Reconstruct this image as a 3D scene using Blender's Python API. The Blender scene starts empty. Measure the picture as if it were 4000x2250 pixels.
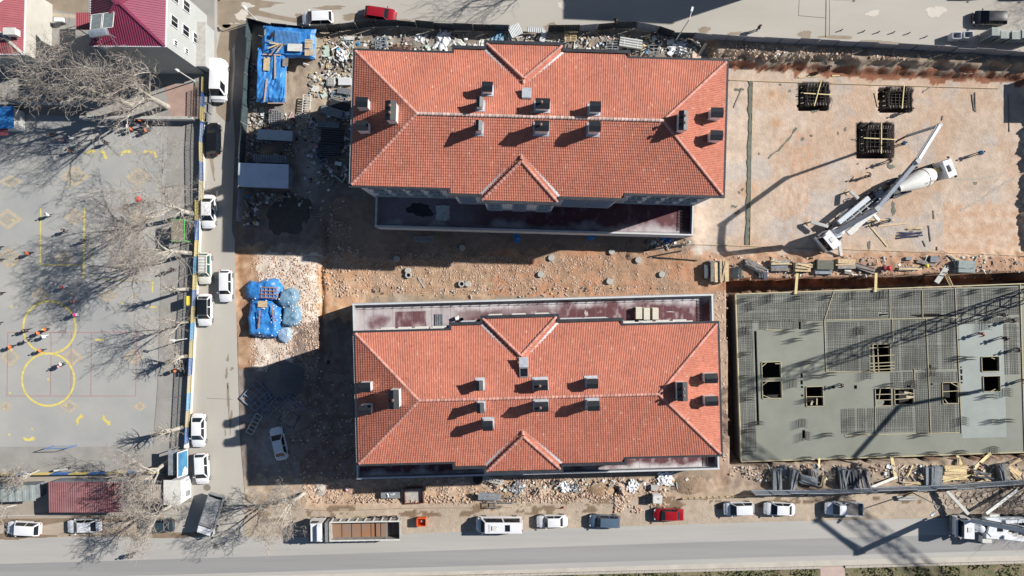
import bpy, math, random
import numpy as np
from mathutils import Vector, Matrix
R = math.radians
rnd = random.Random(7)
scene = bpy.context.scene
COL = scene.collection
# ------------------------------------------------------------------ camera, sky, sun, exposure
FPX, HC = 2778.0, 96.0          # focal length in photo pixels (4000 wide), drone height in metres
cam = bpy.data.cameras.new('camera'); cam.sensor_width = 36; cam.lens = 36*FPX/4000
cam.clip_start = 1; cam.clip_end = 3000
camo = bpy.data.objects.new('camera', cam); camo.location = (0, 0, HC); COL.objects.link(camo)
scene.camera = camo
world = bpy.data.worlds.new('World'); scene.world = world; world.use_nodes = True
wn = world.node_tree.nodes; wl = world.node_tree.links; wn.clear()
sky = wn.new('ShaderNodeTexSky'); sky.sky_type = 'NISHITA'; sky.sun_disc = False
SUN_EL, SUN_AZ = 33.7, 18.2     # azimuth counted from +X towards +Y
sky.sun_elevation = R(SUN_EL); sky.sun_rotation = R(90-SUN_AZ)
bg = wn.new('ShaderNodeBackground'); bg.inputs[1].default_value = 0.05; sky.ozone_density = 2.5; sky.dust_density = .4
wo = wn.new('ShaderNodeOutputWorld'); wl.new(sky.outputs[0], bg.inputs[0]); wl.new(bg.outputs[0], wo.inputs[0])
sl = bpy.data.lights.new('sun', 'SUN'); sl.energy = 5.0; sl.angle = R(0.55); sl.color = (1, .96, .9)
slo = bpy.data.objects.new('sun', sl); COL.objects.link(slo)
sdir = Vector((math.cos(R(SUN_EL))*math.cos(R(SUN_AZ)), math.cos(R(SUN_EL))*math.sin(R(SUN_AZ)), math.sin(R(SUN_EL))))
slo.rotation_euler = sdir.to_track_quat('Z', 'Y').to_euler(); slo.location = sdir*200
vs = scene.view_settings; vs.view_transform = 'Standard'; vs.look = 'None'; vs.gamma = 1; vs.exposure = 0.42
vs.use_curve_mapping = False
scene.cycles.max_bounces = 6; scene.cycles.diffuse_bounces = 1; scene.cycles.glossy_bounces = 3

def W(px, py, z=0.0):
    """place of a photo point that stands at height z"""
    return Vector(((px-2000)/FPX*(HC-z), -(py-1125)/FPX*(HC-z), z))
# ------------------------------------------------------------------ materials
MATS = {}
def mat(name, col=(.5, .5, .5), rough=.8, var=.0, scale=1.0, col2=None, metal=0, bump=0, bscale=None, coat=0, stretch=None, attr=None, rand=0, spec=None):
    if name in MATS: return MATS[name]
    m = bpy.data.materials.new(name); m.use_nodes = True; MATS[name] = m
    N = m.node_tree.nodes; L = m.node_tree.links; p = N['Principled BSDF']
    p.inputs['Roughness'].default_value = rough; p.inputs['Metallic'].default_value = metal
    if coat: p.inputs['Coat Weight'].default_value = coat; p.inputs['Coat Roughness'].default_value = .05
    if spec is not None: p.inputs['Specular IOR Level'].default_value = spec
    m.diffuse_color = (*col, 1)
    tc = N.new('ShaderNodeTexCoord'); vec = tc.outputs['Object']
    if stretch:
        mp = N.new('ShaderNodeMapping'); L.new(vec, mp.inputs[0]); mp.inputs['Scale'].default_value = stretch; vec = mp.outputs[0]
    base = None
    if attr:
        a = N.new('ShaderNodeAttribute'); a.attribute_name = attr; base = a.outputs['Color']
    if col2 or var:
        n = N.new('ShaderNodeTexNoise'); n.inputs['Scale'].default_value = scale; n.inputs['Detail'].default_value = 8
        n.inputs['Roughness'].default_value = .62; L.new(vec, n.inputs['Vector'])
        rp = N.new('ShaderNodeMapRange'); rp.inputs[1].default_value = .32; rp.inputs[2].default_value = .68
        L.new(n.outputs[0], rp.inputs[0])
        if base is None:
            mx = N.new('ShaderNodeMix'); mx.data_type = 'RGBA'; L.new(rp.outputs[0], mx.inputs[0])
            c2 = col2 or tuple(c*(1-var) for c in col); c1 = col if col2 else tuple(min(1, c*(1+var)) for c in col)
            mx.inputs[6].default_value = (*c1, 1); mx.inputs[7].default_value = (*c2, 1); base = mx.outputs[2]
        else:
            mr = N.new('ShaderNodeMapRange'); mr.inputs[3].default_value = 1-var; mr.inputs[4].default_value = 1+var; L.new(rp.outputs[0], mr.inputs[0])
            vm = N.new('ShaderNodeVectorMath'); vm.operation = 'SCALE'; L.new(base, vm.inputs[0]); L.new(mr.outputs[0], vm.inputs['Scale']); base = vm.outputs[0]
    if rand:
        oi = N.new('ShaderNodeObjectInfo'); mr = N.new('ShaderNodeMapRange'); mr.inputs[3].default_value = 1-rand; mr.inputs[4].default_value = 1+rand
        L.new(oi.outputs['Random'], mr.inputs[0]); vm = N.new('ShaderNodeVectorMath'); vm.operation = 'SCALE'
        if base is None: vm.inputs[0].default_value = col
        else: L.new(base, vm.inputs[0])
        L.new(mr.outputs[0], vm.inputs['Scale']); base = vm.outputs[0]
    if base is None: p.inputs['Base Color'].default_value = (*col, 1)
    else: L.new(base, p.inputs['Base Color'])
    if bump:
        n2 = N.new('ShaderNodeTexNoise'); n2.inputs['Scale'].default_value = bscale or scale*3; n2.inputs['Detail'].default_value = 6
        L.new(vec, n2.inputs['Vector']); b = N.new('ShaderNodeBump'); b.inputs['Strength'].default_value = 1; b.inputs['Distance'].default_value = bump
        L.new(n2.outputs[0], b.inputs['Height']); L.new(b.outputs[0], p.inputs['Normal'])
    return m
def paint(name, col, rough=.28): return mat('paint_'+name, col, rough, var=.03, scale=2, coat=.6)
M = dict(
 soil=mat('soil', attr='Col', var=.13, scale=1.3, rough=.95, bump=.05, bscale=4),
 glass=mat('dark_glass', (.012, .016, .022), .06, var=.1, scale=1),
 rubber=mat('rubber', (.02, .02, .02), .8, var=.2, scale=6),
 steel=mat('grey_steel', (.3, .31, .32), .45, var=.2, scale=3, metal=.3),
 darksteel=mat('dark_steel', (.045, .045, .05), .5, var=.3, scale=3),
 white=mat('white_paint', (.78, .79, .8), .35, var=.06, scale=1.5),
 offwhite=mat('off_white', (.62, .61, .57), .6, var=.12, scale=2),
 black=mat('black_paint', (.012, .013, .017), .3, var=.2, scale=2),
 lampred=mat('red_lens', (.45, .02, .02), .2, var=.1, scale=3),
 lens=mat('clear_lens', (.6, .62, .65), .1, var=.1, scale=3),
 wood=mat('raw_timber', (.58, .44, .26), .8, var=.25, scale=4, rand=.12),
 oldwood=mat('weathered_timber', (.27, .24, .21), .85, var=.35, scale=3, rand=.25),
 greywood=mat('grey_formwork_panel', (.2, .22, .24), .8, var=.3, scale=2, rand=.25),
 darkwood=mat('dark_formwork_panel', (.06, .065, .08), .8, var=.4, scale=2, rand=.25),
 rebar=mat('rebar_steel', (.06, .05, .045), .7, var=.3, scale=4),
 concrete=mat('concrete', (.42, .41, .38), .85, var=.15, scale=2, bump=.01),
 stone=mat('stone', (.6, .48, .38), .9, var=.25, scale=2.5, col2=(.42, .3, .22)),
 rubble=mat('rubble_grey', (.5, .47, .43), .9, col2=(.3, .26, .22), scale=1.5),
 tarp=mat('blue_tarp', (.025, .16, .5), .4, col2=(.06, .29, .64), scale=.9, bump=.15, bscale=1.6),
 tarpgrey=mat('faded_tarp', (.12, .24, .36), .45, col2=(.2, .32, .42), scale=.8, bump=.15, bscale=1.6),
 tile=mat('clay_tile', attr='Col', var=.12, scale=.25, rough=.75),
 tilep=mat('clay_tile_piece', (.49, .18, .125), .75, var=.12, scale=3, rand=.14),
 cap=mat('clay_ridge_tile', (.5, .24, .19), .75, var=.25, scale=3, rand=.22),
 cappale=mat('mortared_ridge_tile', (.5, .36, .32), .8, var=.35, scale=3, rand=.3),
 gutter=mat('dark_gutter', (.035, .038, .045), .5, var=.3, scale=1.5),
 wallb=mat('pale_render', (.62, .64, .68), .85, var=.08, scale=1),
 membrane=mat('maroon_membrane', (.16, .055, .06), .6, col2=(.5, .44, .44), scale=.22, stretch=(1, 3, 1)),
 barkw=mat('pale_bark', (.55, .52, .46), .85, col2=(.32, .28, .23), scale=2.5),
 twig=mat('twig_bark', (.37, .32, .275), .85, var=.3, scale=1),
 skin=mat('skin', (.5, .3, .22), .6, var=.05, scale=5),
 hair=mat('hair', (.02, .015, .012), .6, var=.2, scale=9),
 yellow=mat('yellow_road_paint', (.66, .55, .16), .8, var=.2, scale=2.2),
 yline=mat('worn_yellow_paint', (.5, .44, .2), .8, col2=(.36, .34, .27), scale=1.1),
 redline=mat('worn_red_paint', (.42, .2, .2), .8, var=.15, scale=3),
 beige=mat('beige_paver', (.48, .40, .29), .85, var=.15, scale=3),
 beiged=mat('brown_paver', (.38, .34, .27), .85, var=.15, scale=3),
)
# ------------------------------------------------------------------ mesh helpers
class MB:
    def __init__(s): s.v = []; s.f = []; s.m = []
    def add(s, vs, fs, mi=0):
        o = len(s.v); s.v += [tuple(p) for p in vs]; s.f += [tuple(o+i for i in f) for f in fs]; s.m += [mi]*len(fs); return s
    def box(s, c, d, rz=0, mi=0, top=1.0, ry=0, M4=None):
        x, y, z = d[0]/2, d[1]/2, d[2]/2; vs = []
        for sz in (-1, 1):
            t = top if sz > 0 else 1
            for sx, sy in ((-1, -1), (1, -1), (1, 1), (-1, 1)): vs.append(Vector((sx*x*t, sy*y*t, sz*z)))
        m = Matrix.Rotation(rz, 3, 'Z') @ Matrix.Rotation(ry, 3, 'Y') if M4 is None else M4
        vs = [m @ p + Vector(c) for p in vs]
        return s.add(vs, [(3, 2, 1, 0), (4, 5, 6, 7), (0, 1, 5, 4), (1, 2, 6, 5), (2, 3, 7, 6), (3, 0, 4, 7)], mi)
    def beam(s, a, b, w, h, mi=0):
        a = Vector(a); b = Vector(b); d = b-a; L = d.length
        if L < 1e-5: return s
        x = d/L; up = Vector((0, 0, 1)) if abs(x.z) < .95 else Vector((0, 1, 0)); y = up.cross(x).normalized(); z = x.cross(y)
        m = Matrix((x, y, z)).transposed(); return s.box((a+b)/2, (L, w, h), mi=mi, M4=m)
    def tube(s, a, b, r0, r1=None, n=8, mi=0, caps=True):
        r1 = r0 if r1 is None else r1; a = Vector(a); b = Vector(b); d = (b-a)
        if d.length < 1e-6: return s
        x = d.normalized(); up = Vector((0, 0, 1)) if abs(x.z) < .9 else Vector((1, 0, 0)); y = up.cross(x).normalized(); z = x.cross(y)
        vs = []
        for c, r in ((a, r0), (b, r1)):
            for i in range(n):
                t = 2*math.pi*i/n; vs.append(c+y*math.cos(t)*r+z*math.sin(t)*r)
        fs = [(i, (i+1) % n, n+(i+1) % n, n+i) for i in range(n)]
        if caps: fs += [tuple(range(n-1, -1, -1)), tuple(range(n, 2*n))]
        return s.add(vs, fs, mi)
    def prism(s, poly, z0, z1, mi=0, bottom=True):
        A = sum(poly[i][0]*poly[(i+1) % len(poly)][1]-poly[(i+1) % len(poly)][0]*poly[i][1] for i in range(len(poly)))
        if A < 0: poly = poly[::-1]
        n = len(poly); vs = [(p[0], p[1], z0) for p in poly]+[(p[0], p[1], z1) for p in poly]
        fs = [(i, (i+1) % n, n+(i+1) % n, n+i) for i in range(n)]+[tuple(range(n, 2*n))]
        if bottom: fs.append(tuple(range(n-1, -1, -1)))
        return s.add(vs, fs, mi)
    def lathe(s, prof, n=16, c=(0, 0, 0), axis='Z', mi=0):
        vs = []; k = len(prof)
        for r, h in prof:
            for i in range(n):
                t = 2*math.pi*i/n; a, b = r*math.cos(t), r*math.sin(t)
                p = (a, b, h) if axis == 'Z' else ((h, a, b) if axis == 'X' else (a, h, b)); vs.append((p[0]+c[0], p[1]+c[1], p[2]+c[2]))
        fs = [(j*n+i, j*n+(i+1) % n, (j+1)*n+(i+1) % n, (j+1)*n+i) for j in range(k-1) for i in range(n)]
        fs += [tuple(range(n-1, -1, -1)), tuple(range((k-1)*n, k*n))]
        return s.add(vs, fs, mi)
    def poly(s, pts, mi=0): return s.add(pts, [tuple(range(len(pts)))], mi)
    def mesh(s, name, mats, smooth=None):
        me = bpy.data.meshes.new(name); me.from_pydata(s.v, [], s.f)
        for m in (mats if isinstance(mats, (list, tuple)) else [mats]): me.materials.append(m)
        if any(s.m): me.polygons.foreach_set('material_index', s.m)
        if smooth:
            me.polygons.foreach_set('use_smooth', [True]*len(s.f))
            me.set_sharp_from_angle(angle=R(smooth))
        me.update(); return me
def link(name, me, parent=None, loc=None, rz=0):
    o = bpy.data.objects.new(name, me); COL.objects.link(o)
    if parent is not None: o.parent = parent
    if loc is not None: o.location = loc
    if rz: o.rotation_euler = (0, 0, rz)
    return o
def obj(name, mb, mats, parent=None, loc=None, rz=0, smooth=None, label=None, kind=None):
    o = link(name, mb.mesh(name, mats, smooth), parent, loc, rz)
    if label: o['label'] = label
    if kind: o['kind'] = kind
    return o
def tag(o, label=None, cat=None, group=None, kind=None):
    for k, v in (('label', label), ('category', cat), ('group', group), ('kind', kind)):
        if v: o[k] = v
    return o
def thing(name, label, cat, loc=(0, 0, 0), rz=0, group=None):
    o = bpy.data.objects.new(name, None); o.empty_display_size = .3; COL.objects.link(o); o.location = loc; o.rotation_euler = (0, 0, rz)
    return tag(o, label, cat, group)
def struct(name, mb, mats, label=None, smooth=None): return obj(name, mb, mats, kind='structure', label=label, smooth=smooth)
def dup(root, loc, rz=0, label=None, group=None, recol=None):
    mp = {}
    def cp(o, par):
        c = o.copy(); COL.objects.link(c)
        if par is not None: c.parent = par
        if recol and c.type == 'MESH':
            for i, s in enumerate(c.material_slots):
                if s.material and s.material.name in recol:
                    s.link = 'OBJECT'; s.material = recol[s.material.name]
        for ch in o.children: cp(ch, c)
        return c
    r = cp(root, None); r.location = loc; r.rotation_euler = (0, 0, rz)
    if label: r['label'] = label
    if group: r['group'] = group
    return r
# ------------------------------------------------------------------ numpy noise
_rs = np.random.RandomState(3); _G = _rs.rand(256, 256)
def vnoise(x, y):
    xi = np.floor(x).astype(int); yi = np.floor(y).astype(int); fx = x-xi; fy = y-yi
    fx = fx*fx*(3-2*fx); fy = fy*fy*(3-2*fy)
    a = _G[xi % 256, yi % 256]; b = _G[(xi+1) % 256, yi % 256]; c = _G[xi % 256, (yi+1) % 256]; d = _G[(xi+1) % 256, (yi+1) % 256]
    return (a*(1-fx)+b*fx)*(1-fy)+(c*(1-fx)+d*fx)*fy
def fbm(x, y, o=4):
    s = 0; a = .5
    for i in range(o): s = s+a*vnoise(x*2**i+17*i, y*2**i+31*i); a *= .5
    return s/(1-.5**o)
def inpoly(x, y, poly):
    r = np.zeros(x.shape, bool); n = len(poly); j = n-1
    for i in range(n):
        xi, yi = poly[i]; xj, yj = poly[j]
        c = ((yi > y) != (yj > y)) & (x < (xj-xi)*(y-yi)/((yj-yi) if yj != yi else 1e-9)+xi); r ^= c; j = i
    return r
ZR = 1.0    # level of the streets and the schoolyard
# ------------------------------------------------------------------ ground: one sheet of soil under everything
def smooth(e0, e1, x): t = np.clip((x-e0)/(e1-e0), 0, 1); return t*t*(3-2*t)
def fence_n(px): return np.interp(px, [900, 985, 1250, 1550, 2000, 2420, 2640, 2760, 4000, 4600], [92, 94, 118, 105, 125, 112, 138, 150, 218, 255])
PITS = [(3130, 3245, 319, 423), (3447, 3571, 338, 431), (3359, 3499, 478, 612)]
def ground_z(px, py):
    """ground height in metres at photo point px, py (numpy arrays)"""
    jx = (fbm(px/40, py/40, 3)-.5)*26; jy = (fbm(px/40+50, py/40+9, 3)-.5)*26
    X = px+jx; Y = py+jy
    road_s = np.interp(px, [0, 1000, 2850, 4000], [1965, 1975, 1925, 1895])
    z = np.zeros_like(px)
    z = z+.55*(smooth(1300, 1180, X))                       # west yard stands a little higher
    z = np.where(Y > 1150, z+.4*smooth(2840, 2700, px)*smooth(1150, 1250, Y), z)
    z += .8*smooth(300, 200, Y)*smooth(2800, 2700, X)
    ne = smooth(2680, 2790, X)*smooth(1010, 985, Y)
    z = z*(1-ne)-.8*ne
    # strip of stacked timber between the two excavations
    mid = smooth(2760, 2840, X)*smooth(975, 1015, Y)*smooth(1135, 1100, Y); z = z*(1-mid)+(-.1)*mid
    # bank under the north fence
    edge = 232+ (px-2760)*.045
    fj = (fbm(px/14+3, py/14, 3)-.5)*14+(fbm(px/47+13, py/90, 4)-.5)*40; bk = smooth(2740, 2790, px+fj)*(.55*smooth(edge-6, edge-26, py+fj)+.45*smooth(edge+26, edge-2, py+fj*.6)); z = z*(1-bk)+1.25*bk
    # trench round the new slab
    xl = np.interp(py, [1150, 1800], [2838, 2852]); xr = np.interp(py, [1150, 1800], [2876, 2898])
    inner = (px > xl+jx*.25) & (py > 1096+jy*.3-(px-2850)*.03) & (py < 1822-(px-2890)*.035+jy*.2)
    z = np.where(inner, -4.2+(fbm(px/20, py/20, 3)-.5), z)
    # cliff ramp on east rim of north pit
    er = smooth(4015, 4060, X+(fbm(px/20, py/20+7, 3)-.5)*60)*(py < 1100); z = z*(1-er)+.6*er
    # trench line in the west yard
    tl = np.exp(-((px-1252-(py-900)*.02)/9)**2)*smooth(960, 1000, py)*smooth(1480, 1400, py); z = z-.45*tl
    tr2 = np.exp(-((px-1268-(py-900)*.02)/14)**2)*smooth(820, 880, py)*smooth(1060, 1010, py); z = z-.7*tr2
    # dug pits by the south road
    for cx, cy, r, d in ((2400, 1920, 17, .9), (2425, 1960, 18, .8), (1180, 560, 20, .3), (2065, 1935, 24, .5)):
        z = z-d*np.exp(-(((px-cx)**2+(py-cy)**2)/(r*r))**1.5)
        z = z+.45*d*np.exp(-((np.sqrt((px-cx)**2+(py-cy)**2)-r*1.9)/(r*.5))**2)
    rough = np.where((px > 2760) & (py < 1000) & (py > 240), .035, .14)
    rough = np.where((py > 1860) | (py < 230) | ((py > 1000) & (px > 2850)), .26, rough)
    z = z+(fbm(px/28, py/28, 5)-.5)*rough*2
    for x0, x1, y0, y1 in PITS:
        fj = (fbm(px/9+3, py/9, 3)-.5)*9; m = (px > x0+fj) & (px < x1+fj) & (py > y0-fj) & (py < y1+fj); z = np.where(m, -3.4, z)
    # levels of the streets around
    w = np.interp(py, [0, 80, 560, 950, 1300, 1700, 1975, 2400], [985, 985, 950, 912, 920, 932, 955, 955])
    out = np.maximum(np.maximum(smooth(w+26, w+2, px), smooth(fence_n(px)+16, fence_n(px), py)), smooth(road_s-24, road_s+6, py))
    return z*(1-out)+(ZR-.06+ (fbm(px/60, py/60, 4)-.5)*.05)*out
def ground_col(px, py):
    n1 = fbm(px/70, py/70, 5); n2 = fbm(px/22+40, py/22+7, 5); n3 = fbm(px/160+3, py/160+70, 4)
    jx = (fbm(px/30+5, py/30, 4)-.5)*60; jy = (fbm(px/30+80, py/30+9, 4)-.5)*60; X = px+jx; Y = py+jy
    C = np.zeros(px.shape+(3,)); C[:] = (.30, .23, .165)
    def put(mask, a, b=None, t=None):
        b = a if b is None else b; t = n2 if t is None else t; t = np.clip((t-.3)/.4, 0, 1)[..., None]
        c = np.array(a)*(1-t)+np.array(b)*t; w = np.clip(mask.astype(float), 0, 1)[..., None]; C[:] = C*(1-w)+c*w
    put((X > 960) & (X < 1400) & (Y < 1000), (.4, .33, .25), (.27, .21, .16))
    put((X > 960) & (X < 1420) & (Y > 520) & (Y < 960), (.27, .22, .19), (.17, .135, .11))  # soil darkened where the upper building's shade lies on the west yard
    for cx, cy, rx, ry, c in ((1215, 660, 45, 120, (.42, .38, .34)), (1050, 590, 30, 26, (.5, .36, .22)), (1225, 560, 60, 50, (.4, .34, .28)), (1330, 900, 40, 60, (.36, .29, .26)), (1090, 900, 50, 30, (.34, .25, .21))): put(np.exp(-(((X-cx)/rx)**2+((Y-cy)/ry)**2)**1.5)*.85, c)
    put((X < 1280) & (X > 930) & (Y > 985) & (Y < 1460), (.78, .69, .6), (.6, .49, .39))
    put((X < 1010) & (Y > 960) & (Y < 1950), (.36, .2, .11), (.5, .34, .22))
    put((X > 1262) & (X < 2700) & (Y > 780) & (Y < 1010), (.33, .235, .175), (.24, .175, .13), n1)  # soil tone lowered to deepen the upper building's cast shade
    put((X > 1262) & (X < 2900) & (Y > 1005) & (Y < 1160), (.5, .34, .23), (.34, .225, .14))
    put((X > 1920) & (X < 2860) & (Y > 975) & (Y < 1160), (.46, .23, .13), (.38, .25, .16), n1)
    for yy in (1040, 1062, 1120, 1138): put(np.exp(-((py-yy+(px-2000)*.008-jy*.25)/4)**2)*(px > 1290)*(px < 2750)*.5, (.3, .17, .1))
    put((X > 1240) & (X < 1440) & (Y > 1000) & (Y < 1250), (.5, .27, .14), (.56, .38, .25))
    put(np.exp(-((X-1268-(py-900)*.02)/14)**2)*(py > 950)*(py < 1480)*.85, (.48, .24, .11))
    put((X > 1150) & (X < 1400) & (Y > 1250) & (Y < 1900), (.2, .135, .105), (.27, .215, .185))  # shade of the lower west yard put into the soil colour
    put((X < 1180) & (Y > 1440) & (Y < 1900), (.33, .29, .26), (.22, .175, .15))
    put(np.exp(-(((X-1075)/60)**2+((Y-1745)/75)**2)**2)*.85, (.42, .39, .36))
    put((Y > 1865) & (X > 1180) & (X < 2900), (.56, .42, .31), (.42, .28, .18))
    put((Y > 1865) & (X > 2000) & (X < 2900), (.5, .37, .27), (.33, .25, .18))
    put((Y > 1862) & (X < 1200), (.42, .3, .2), (.45, .38, .3))
    put((px > 1380) & (Y < 230) & (px < 2790), (.34, .31, .27), (.22, .175, .13))
    # pale floor of the north excavation
    fl = smooth(2690, 2720, X)*smooth(1000, 975, Y)*(Y > 215)
    put(fl, (.565, .445, .35), (.5, .39, .3), n1)
    put(fl*np.clip((n3-.55)*8, 0, 1)*.55, (.5, .33, .22))
    st = vnoise(px/2.2+py/26, py/95)
    put(fl*smooth(3010, 3060, px)*smooth(3230, 3170, px)*(py > 500)*(py < 900)*np.clip((st-.45)*4, 0, 1)*.55, (.5, .27, .16))
    put(fl*np.clip((fbm(px/110+9, py/110+90, 4)-.56)*9, 0, 1)*.5, (.44, .42, .4))
    for x0, x1, y0, y1 in PITS: put((px > x0-3) & (px < x1+3) & (py > y0-3) & (py < y1+3), (.1, .085, .07), (.06, .05, .045))  # pit soil painted near black to stand in for the shade inside
    for cx, cy, rr in ((3025, 360, 13), (3040, 475, 20), (2930, 735, 34)): put(np.exp(-((px-cx)**2+(py-cy)**2)/(rr*rr))*.8, (.48, .26, .13))
    bk = (px > 2760) & (Y < 246+(px-2760)*.045); put(bk, (.4, .32, .24), (.25, .18, .13))
    put((px > 2780) & (Y > 238+(px-2760)*.045) & (Y < 262+(px-2760)*.05), (.3, .13, .07), (.22, .09, .05))
    put((X > 2740) & (Y > 990) & (Y < 1110), (.5, .3, .19), (.38, .24, .16))
    put((X > 2820) & (py > 1085) & (py < 1135-(px-2850)*.03), (.36, .16, .085), (.26, .11, .06))
    put((px > 3700) & (Y > 800) & (Y < 1000), (.55, .36, .24), (.6, .46, .35))
    xl = np.interp(py, [1150, 1800], [2838, 2852]); put((px > xl) & (py > 1120) & (py < 1800), (.2, .12, .08), (.15, .09, .06))
    put((px > 2790) & (px < xl) & (py > 1140) & (py < 1900), (.42, .3, .22), (.3, .2, .14))
    put((px > 2850) & (Y > 1790) & (Y < 1930), (.42, .33, .25), (.25, .185, .14))
    for cx, cy, rr in ((2113, 1072, 30), (2152, 1010, 24), (2491, 1020, 20), (2583, 1074, 24), (1565, 1165, 30), (2385, 1100, 20), (1597, 1066, 22)): put(np.exp(-(((px-cx+jx*.2)/rr)**2+((py-cy+jy*.2)/rr/.8)**2)**1.5)*.8, (.4, .34, .28))
    # dirt shoulder and mud
    rs = np.interp(px, [0, 1000, 2850, 4000], [1965, 1975, 1925, 1895])
    put(py > rs+6+jy*.25, (.48, .39, .3), (.42, .34, .26), n1)
    put((py > rs) & (np.clip((fbm(px/55+3, py/25+8, 4)-.57)*12, 0, 1) > .4) & (py < rs+55), (.22, .155, .1))
    put((px > 3650) & (py > rs) & (py < 2010), (.3, .24, .19), (.38, .32, .26))
    return np.clip(C*(.93+.22*(n2[..., None]-.4)), .01, .9)
def grid_mesh(name, x0, x1, y0, y1, step, zf, cf, m):
    xs = np.arange(x0, x1+step/2, step); ys = np.arange(y0, y1+step/2, step); nx, ny = len(xs), len(ys)
    Xw, Yw = np.meshgrid(xs, ys); px = Xw/HC*FPX+2000; py = 1125-Yw/HC*FPX
    Z = zf(px, py); co = np.stack([Xw, Yw, Z], -1).reshape(-1, 3)
    idx = np.arange(nx*ny).reshape(ny, nx); q = np.stack([idx[:-1, :-1], idx[:-1, 1:], idx[1:, 1:], idx[1:, :-1]], -1).reshape(-1, 4)
    me = bpy.data.meshes.new(name); me.vertices.add(len(co)); me.vertices.foreach_set('co', co.ravel())
    me.loops.add(q.size); me.loops.foreach_set('vertex_index', q.ravel()); me.polygons.add(len(q))
    me.polygons.foreach_set('loop_start', np.arange(0, q.size, 4)); me.polygons.foreach_set('loop_total', np.full(len(q), 4))
    me.update(calc_edges=True); me.validate()
    at = me.color_attributes.new('Col', 'FLOAT_COLOR', 'POINT'); c = cf(px, py).reshape(-1, 3)
    at.data.foreach_set('color', np.concatenate([c, np.ones((len(c), 1))], 1).ravel()); me.materials.append(m)
    return me
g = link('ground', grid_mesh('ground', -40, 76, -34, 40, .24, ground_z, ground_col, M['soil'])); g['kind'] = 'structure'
mb = MB(); mb.poly([(-600, -600, -6), (600, -600, -6), (600, 600, -6), (-600, 600, -6)])
def gz(px, py): return float(ground_z(np.array([float(px)]), np.array([float(py)]))[0])
far = mat('far_soil', (.4, .34, .27), .95, var=.2, scale=.05)
mb = MB()
for x0, x1, y0, y1 in ((-600, -40, -600, 600), (76, 600, -600, 600), (-40, 76, 40, 600), (-40, 76, -600, -34)):
    mb.poly([(x0, y0, ZR-.08), (x1, y0, ZR-.08), (x1, y1, ZR-.08), (x0, y1, ZR-.08)])
struct('outer_ground', mb, far)

def sheet(name, pts, z, m, label=None, parent=None, th=None):
    w = [W(x, y, z) for x, y in pts]; A = sum(w[i].x*w[(i+1) % len(w)].y-w[(i+1) % len(w)].x*w[i].y for i in range(len(w)))
    if A < 0: w = w[::-1]
    mb = MB()
    if th: mb.prism([(p.x, p.y) for p in w], z-th, z)
    else: mb.poly(w)
    o = obj(name, mb, m, parent, label=label)
    if parent is None: o['kind'] = 'structure'
    return o
def blob(px, py, rx, ry, seed, n=28, rot=0, amp=.35):
    r = random.Random(seed); ph = [r.uniform(0, 6.28) for _ in range(5)]; pts = []
    for i in range(n):
        t = 2*math.pi*i/n; k = 1+amp*(.5*math.sin(2*t+ph[0])+.35*math.sin(3*t+ph[1])+.3*math.sin(5*t+ph[2])+.25*math.sin(9*t+ph[3])+.15*math.sin(13*t+ph[4]))
        x, y = rx*k*math.cos(t), ry*k*math.sin(t); pts.append((px+x*math.cos(rot)-y*math.sin(rot), py+x*math.sin(rot)+y*math.cos(rot)))
    return pts
# ------------------------------------------------------------------ streets
roadN = mat('dusty_north_road', (.46, .435, .385), .9, col2=(.405, .375, .33), scale=.12, stretch=(.35, 1.6, 1), bump=.006, bscale=8)
roadW = mat('dusty_west_road', (.46, .435, .385), .9, col2=(.40, .375, .33), scale=.15, stretch=(1.4, .4, 1), bump=.006, bscale=8)
roadS = mat('pale_south_road', (.375, .365, .345), .9, col2=(.445, .425, .39), scale=.22, stretch=(.15, 2, 1), bump=.006, bscale=8)
roadD = mat('dark_asphalt_lane', (.255, .252, .25), .9, col2=(.33, .325, .315), scale=.2, stretch=(.08, 3, 1), bump=.006, bscale=8)
roadG = mat('pale_gutter_strip', (.5, .46, .4), .9, var=.1, scale=.6)
mud = mat('wet_mud', (.2, .145, .095), .7, col2=(.27, .2, .14), scale=.8)
mudd = mat('damp_asphalt', (.25, .2, .145), .75, col2=(.31, .25, .19), scale=.8)
lightp = mat('pale_dust', (.58, .53, .46), .9, var=.05, scale=1)
crack = mat('joint_dark', (.16, .13, .11), .9, var=.2, scale=2)
fn = [(x, float(fence_n(np.array(float(x))))) for x in range(985, 4500, 110)]
north = sheet('north_road', [(836, -900), (5200, -900), (5200, 290)]+fn[::-1]+[(985, 92), (905, 95), (830, 95)], ZR, roadN)
west = sheet('west_road', [(790, 95.1), (985, 95.1), (966, 330), (950, 560), (930, 760), (917, 950), (920, 1150), (925, 1300), (934, 1600), (938, 1700), (955, 1930), (955, 2096), (640.2, 2096), (640.2, 1985), (748.2, 1960), (735.2, 1860), (740.2, 1750), (778.2, 940), (795.2, 800), (800.2, 470), (806, 300)], ZR, roadW)
south = sheet('south_road', [(-700, 2112), (0, 2106), (272, 2097), (640, 2096.1), (955, 2096.1), (1200, 2098), (2000, 2070), (3000, 2038), (3600, 2025), (4700, 2000), (4700, 2150), (4000, 2169), (3000, 2194), (2000, 2226), (1000, 2248), (0, 2290), (-700, 2310)], ZR, roadS)
sheet('dark_lane', [(-700, 2222), (0, 2203), (1000, 2174), (2000, 2142), (2900, 2112), (4700, 2060), (4700, 2128), (3600, 2160), (3000, 2176), (2000, 2206), (1000, 2236), (0, 2262), (-700, 2280)], ZR+.004, roadD, 'darker worn asphalt lane along the south road', parent=south)
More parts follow.
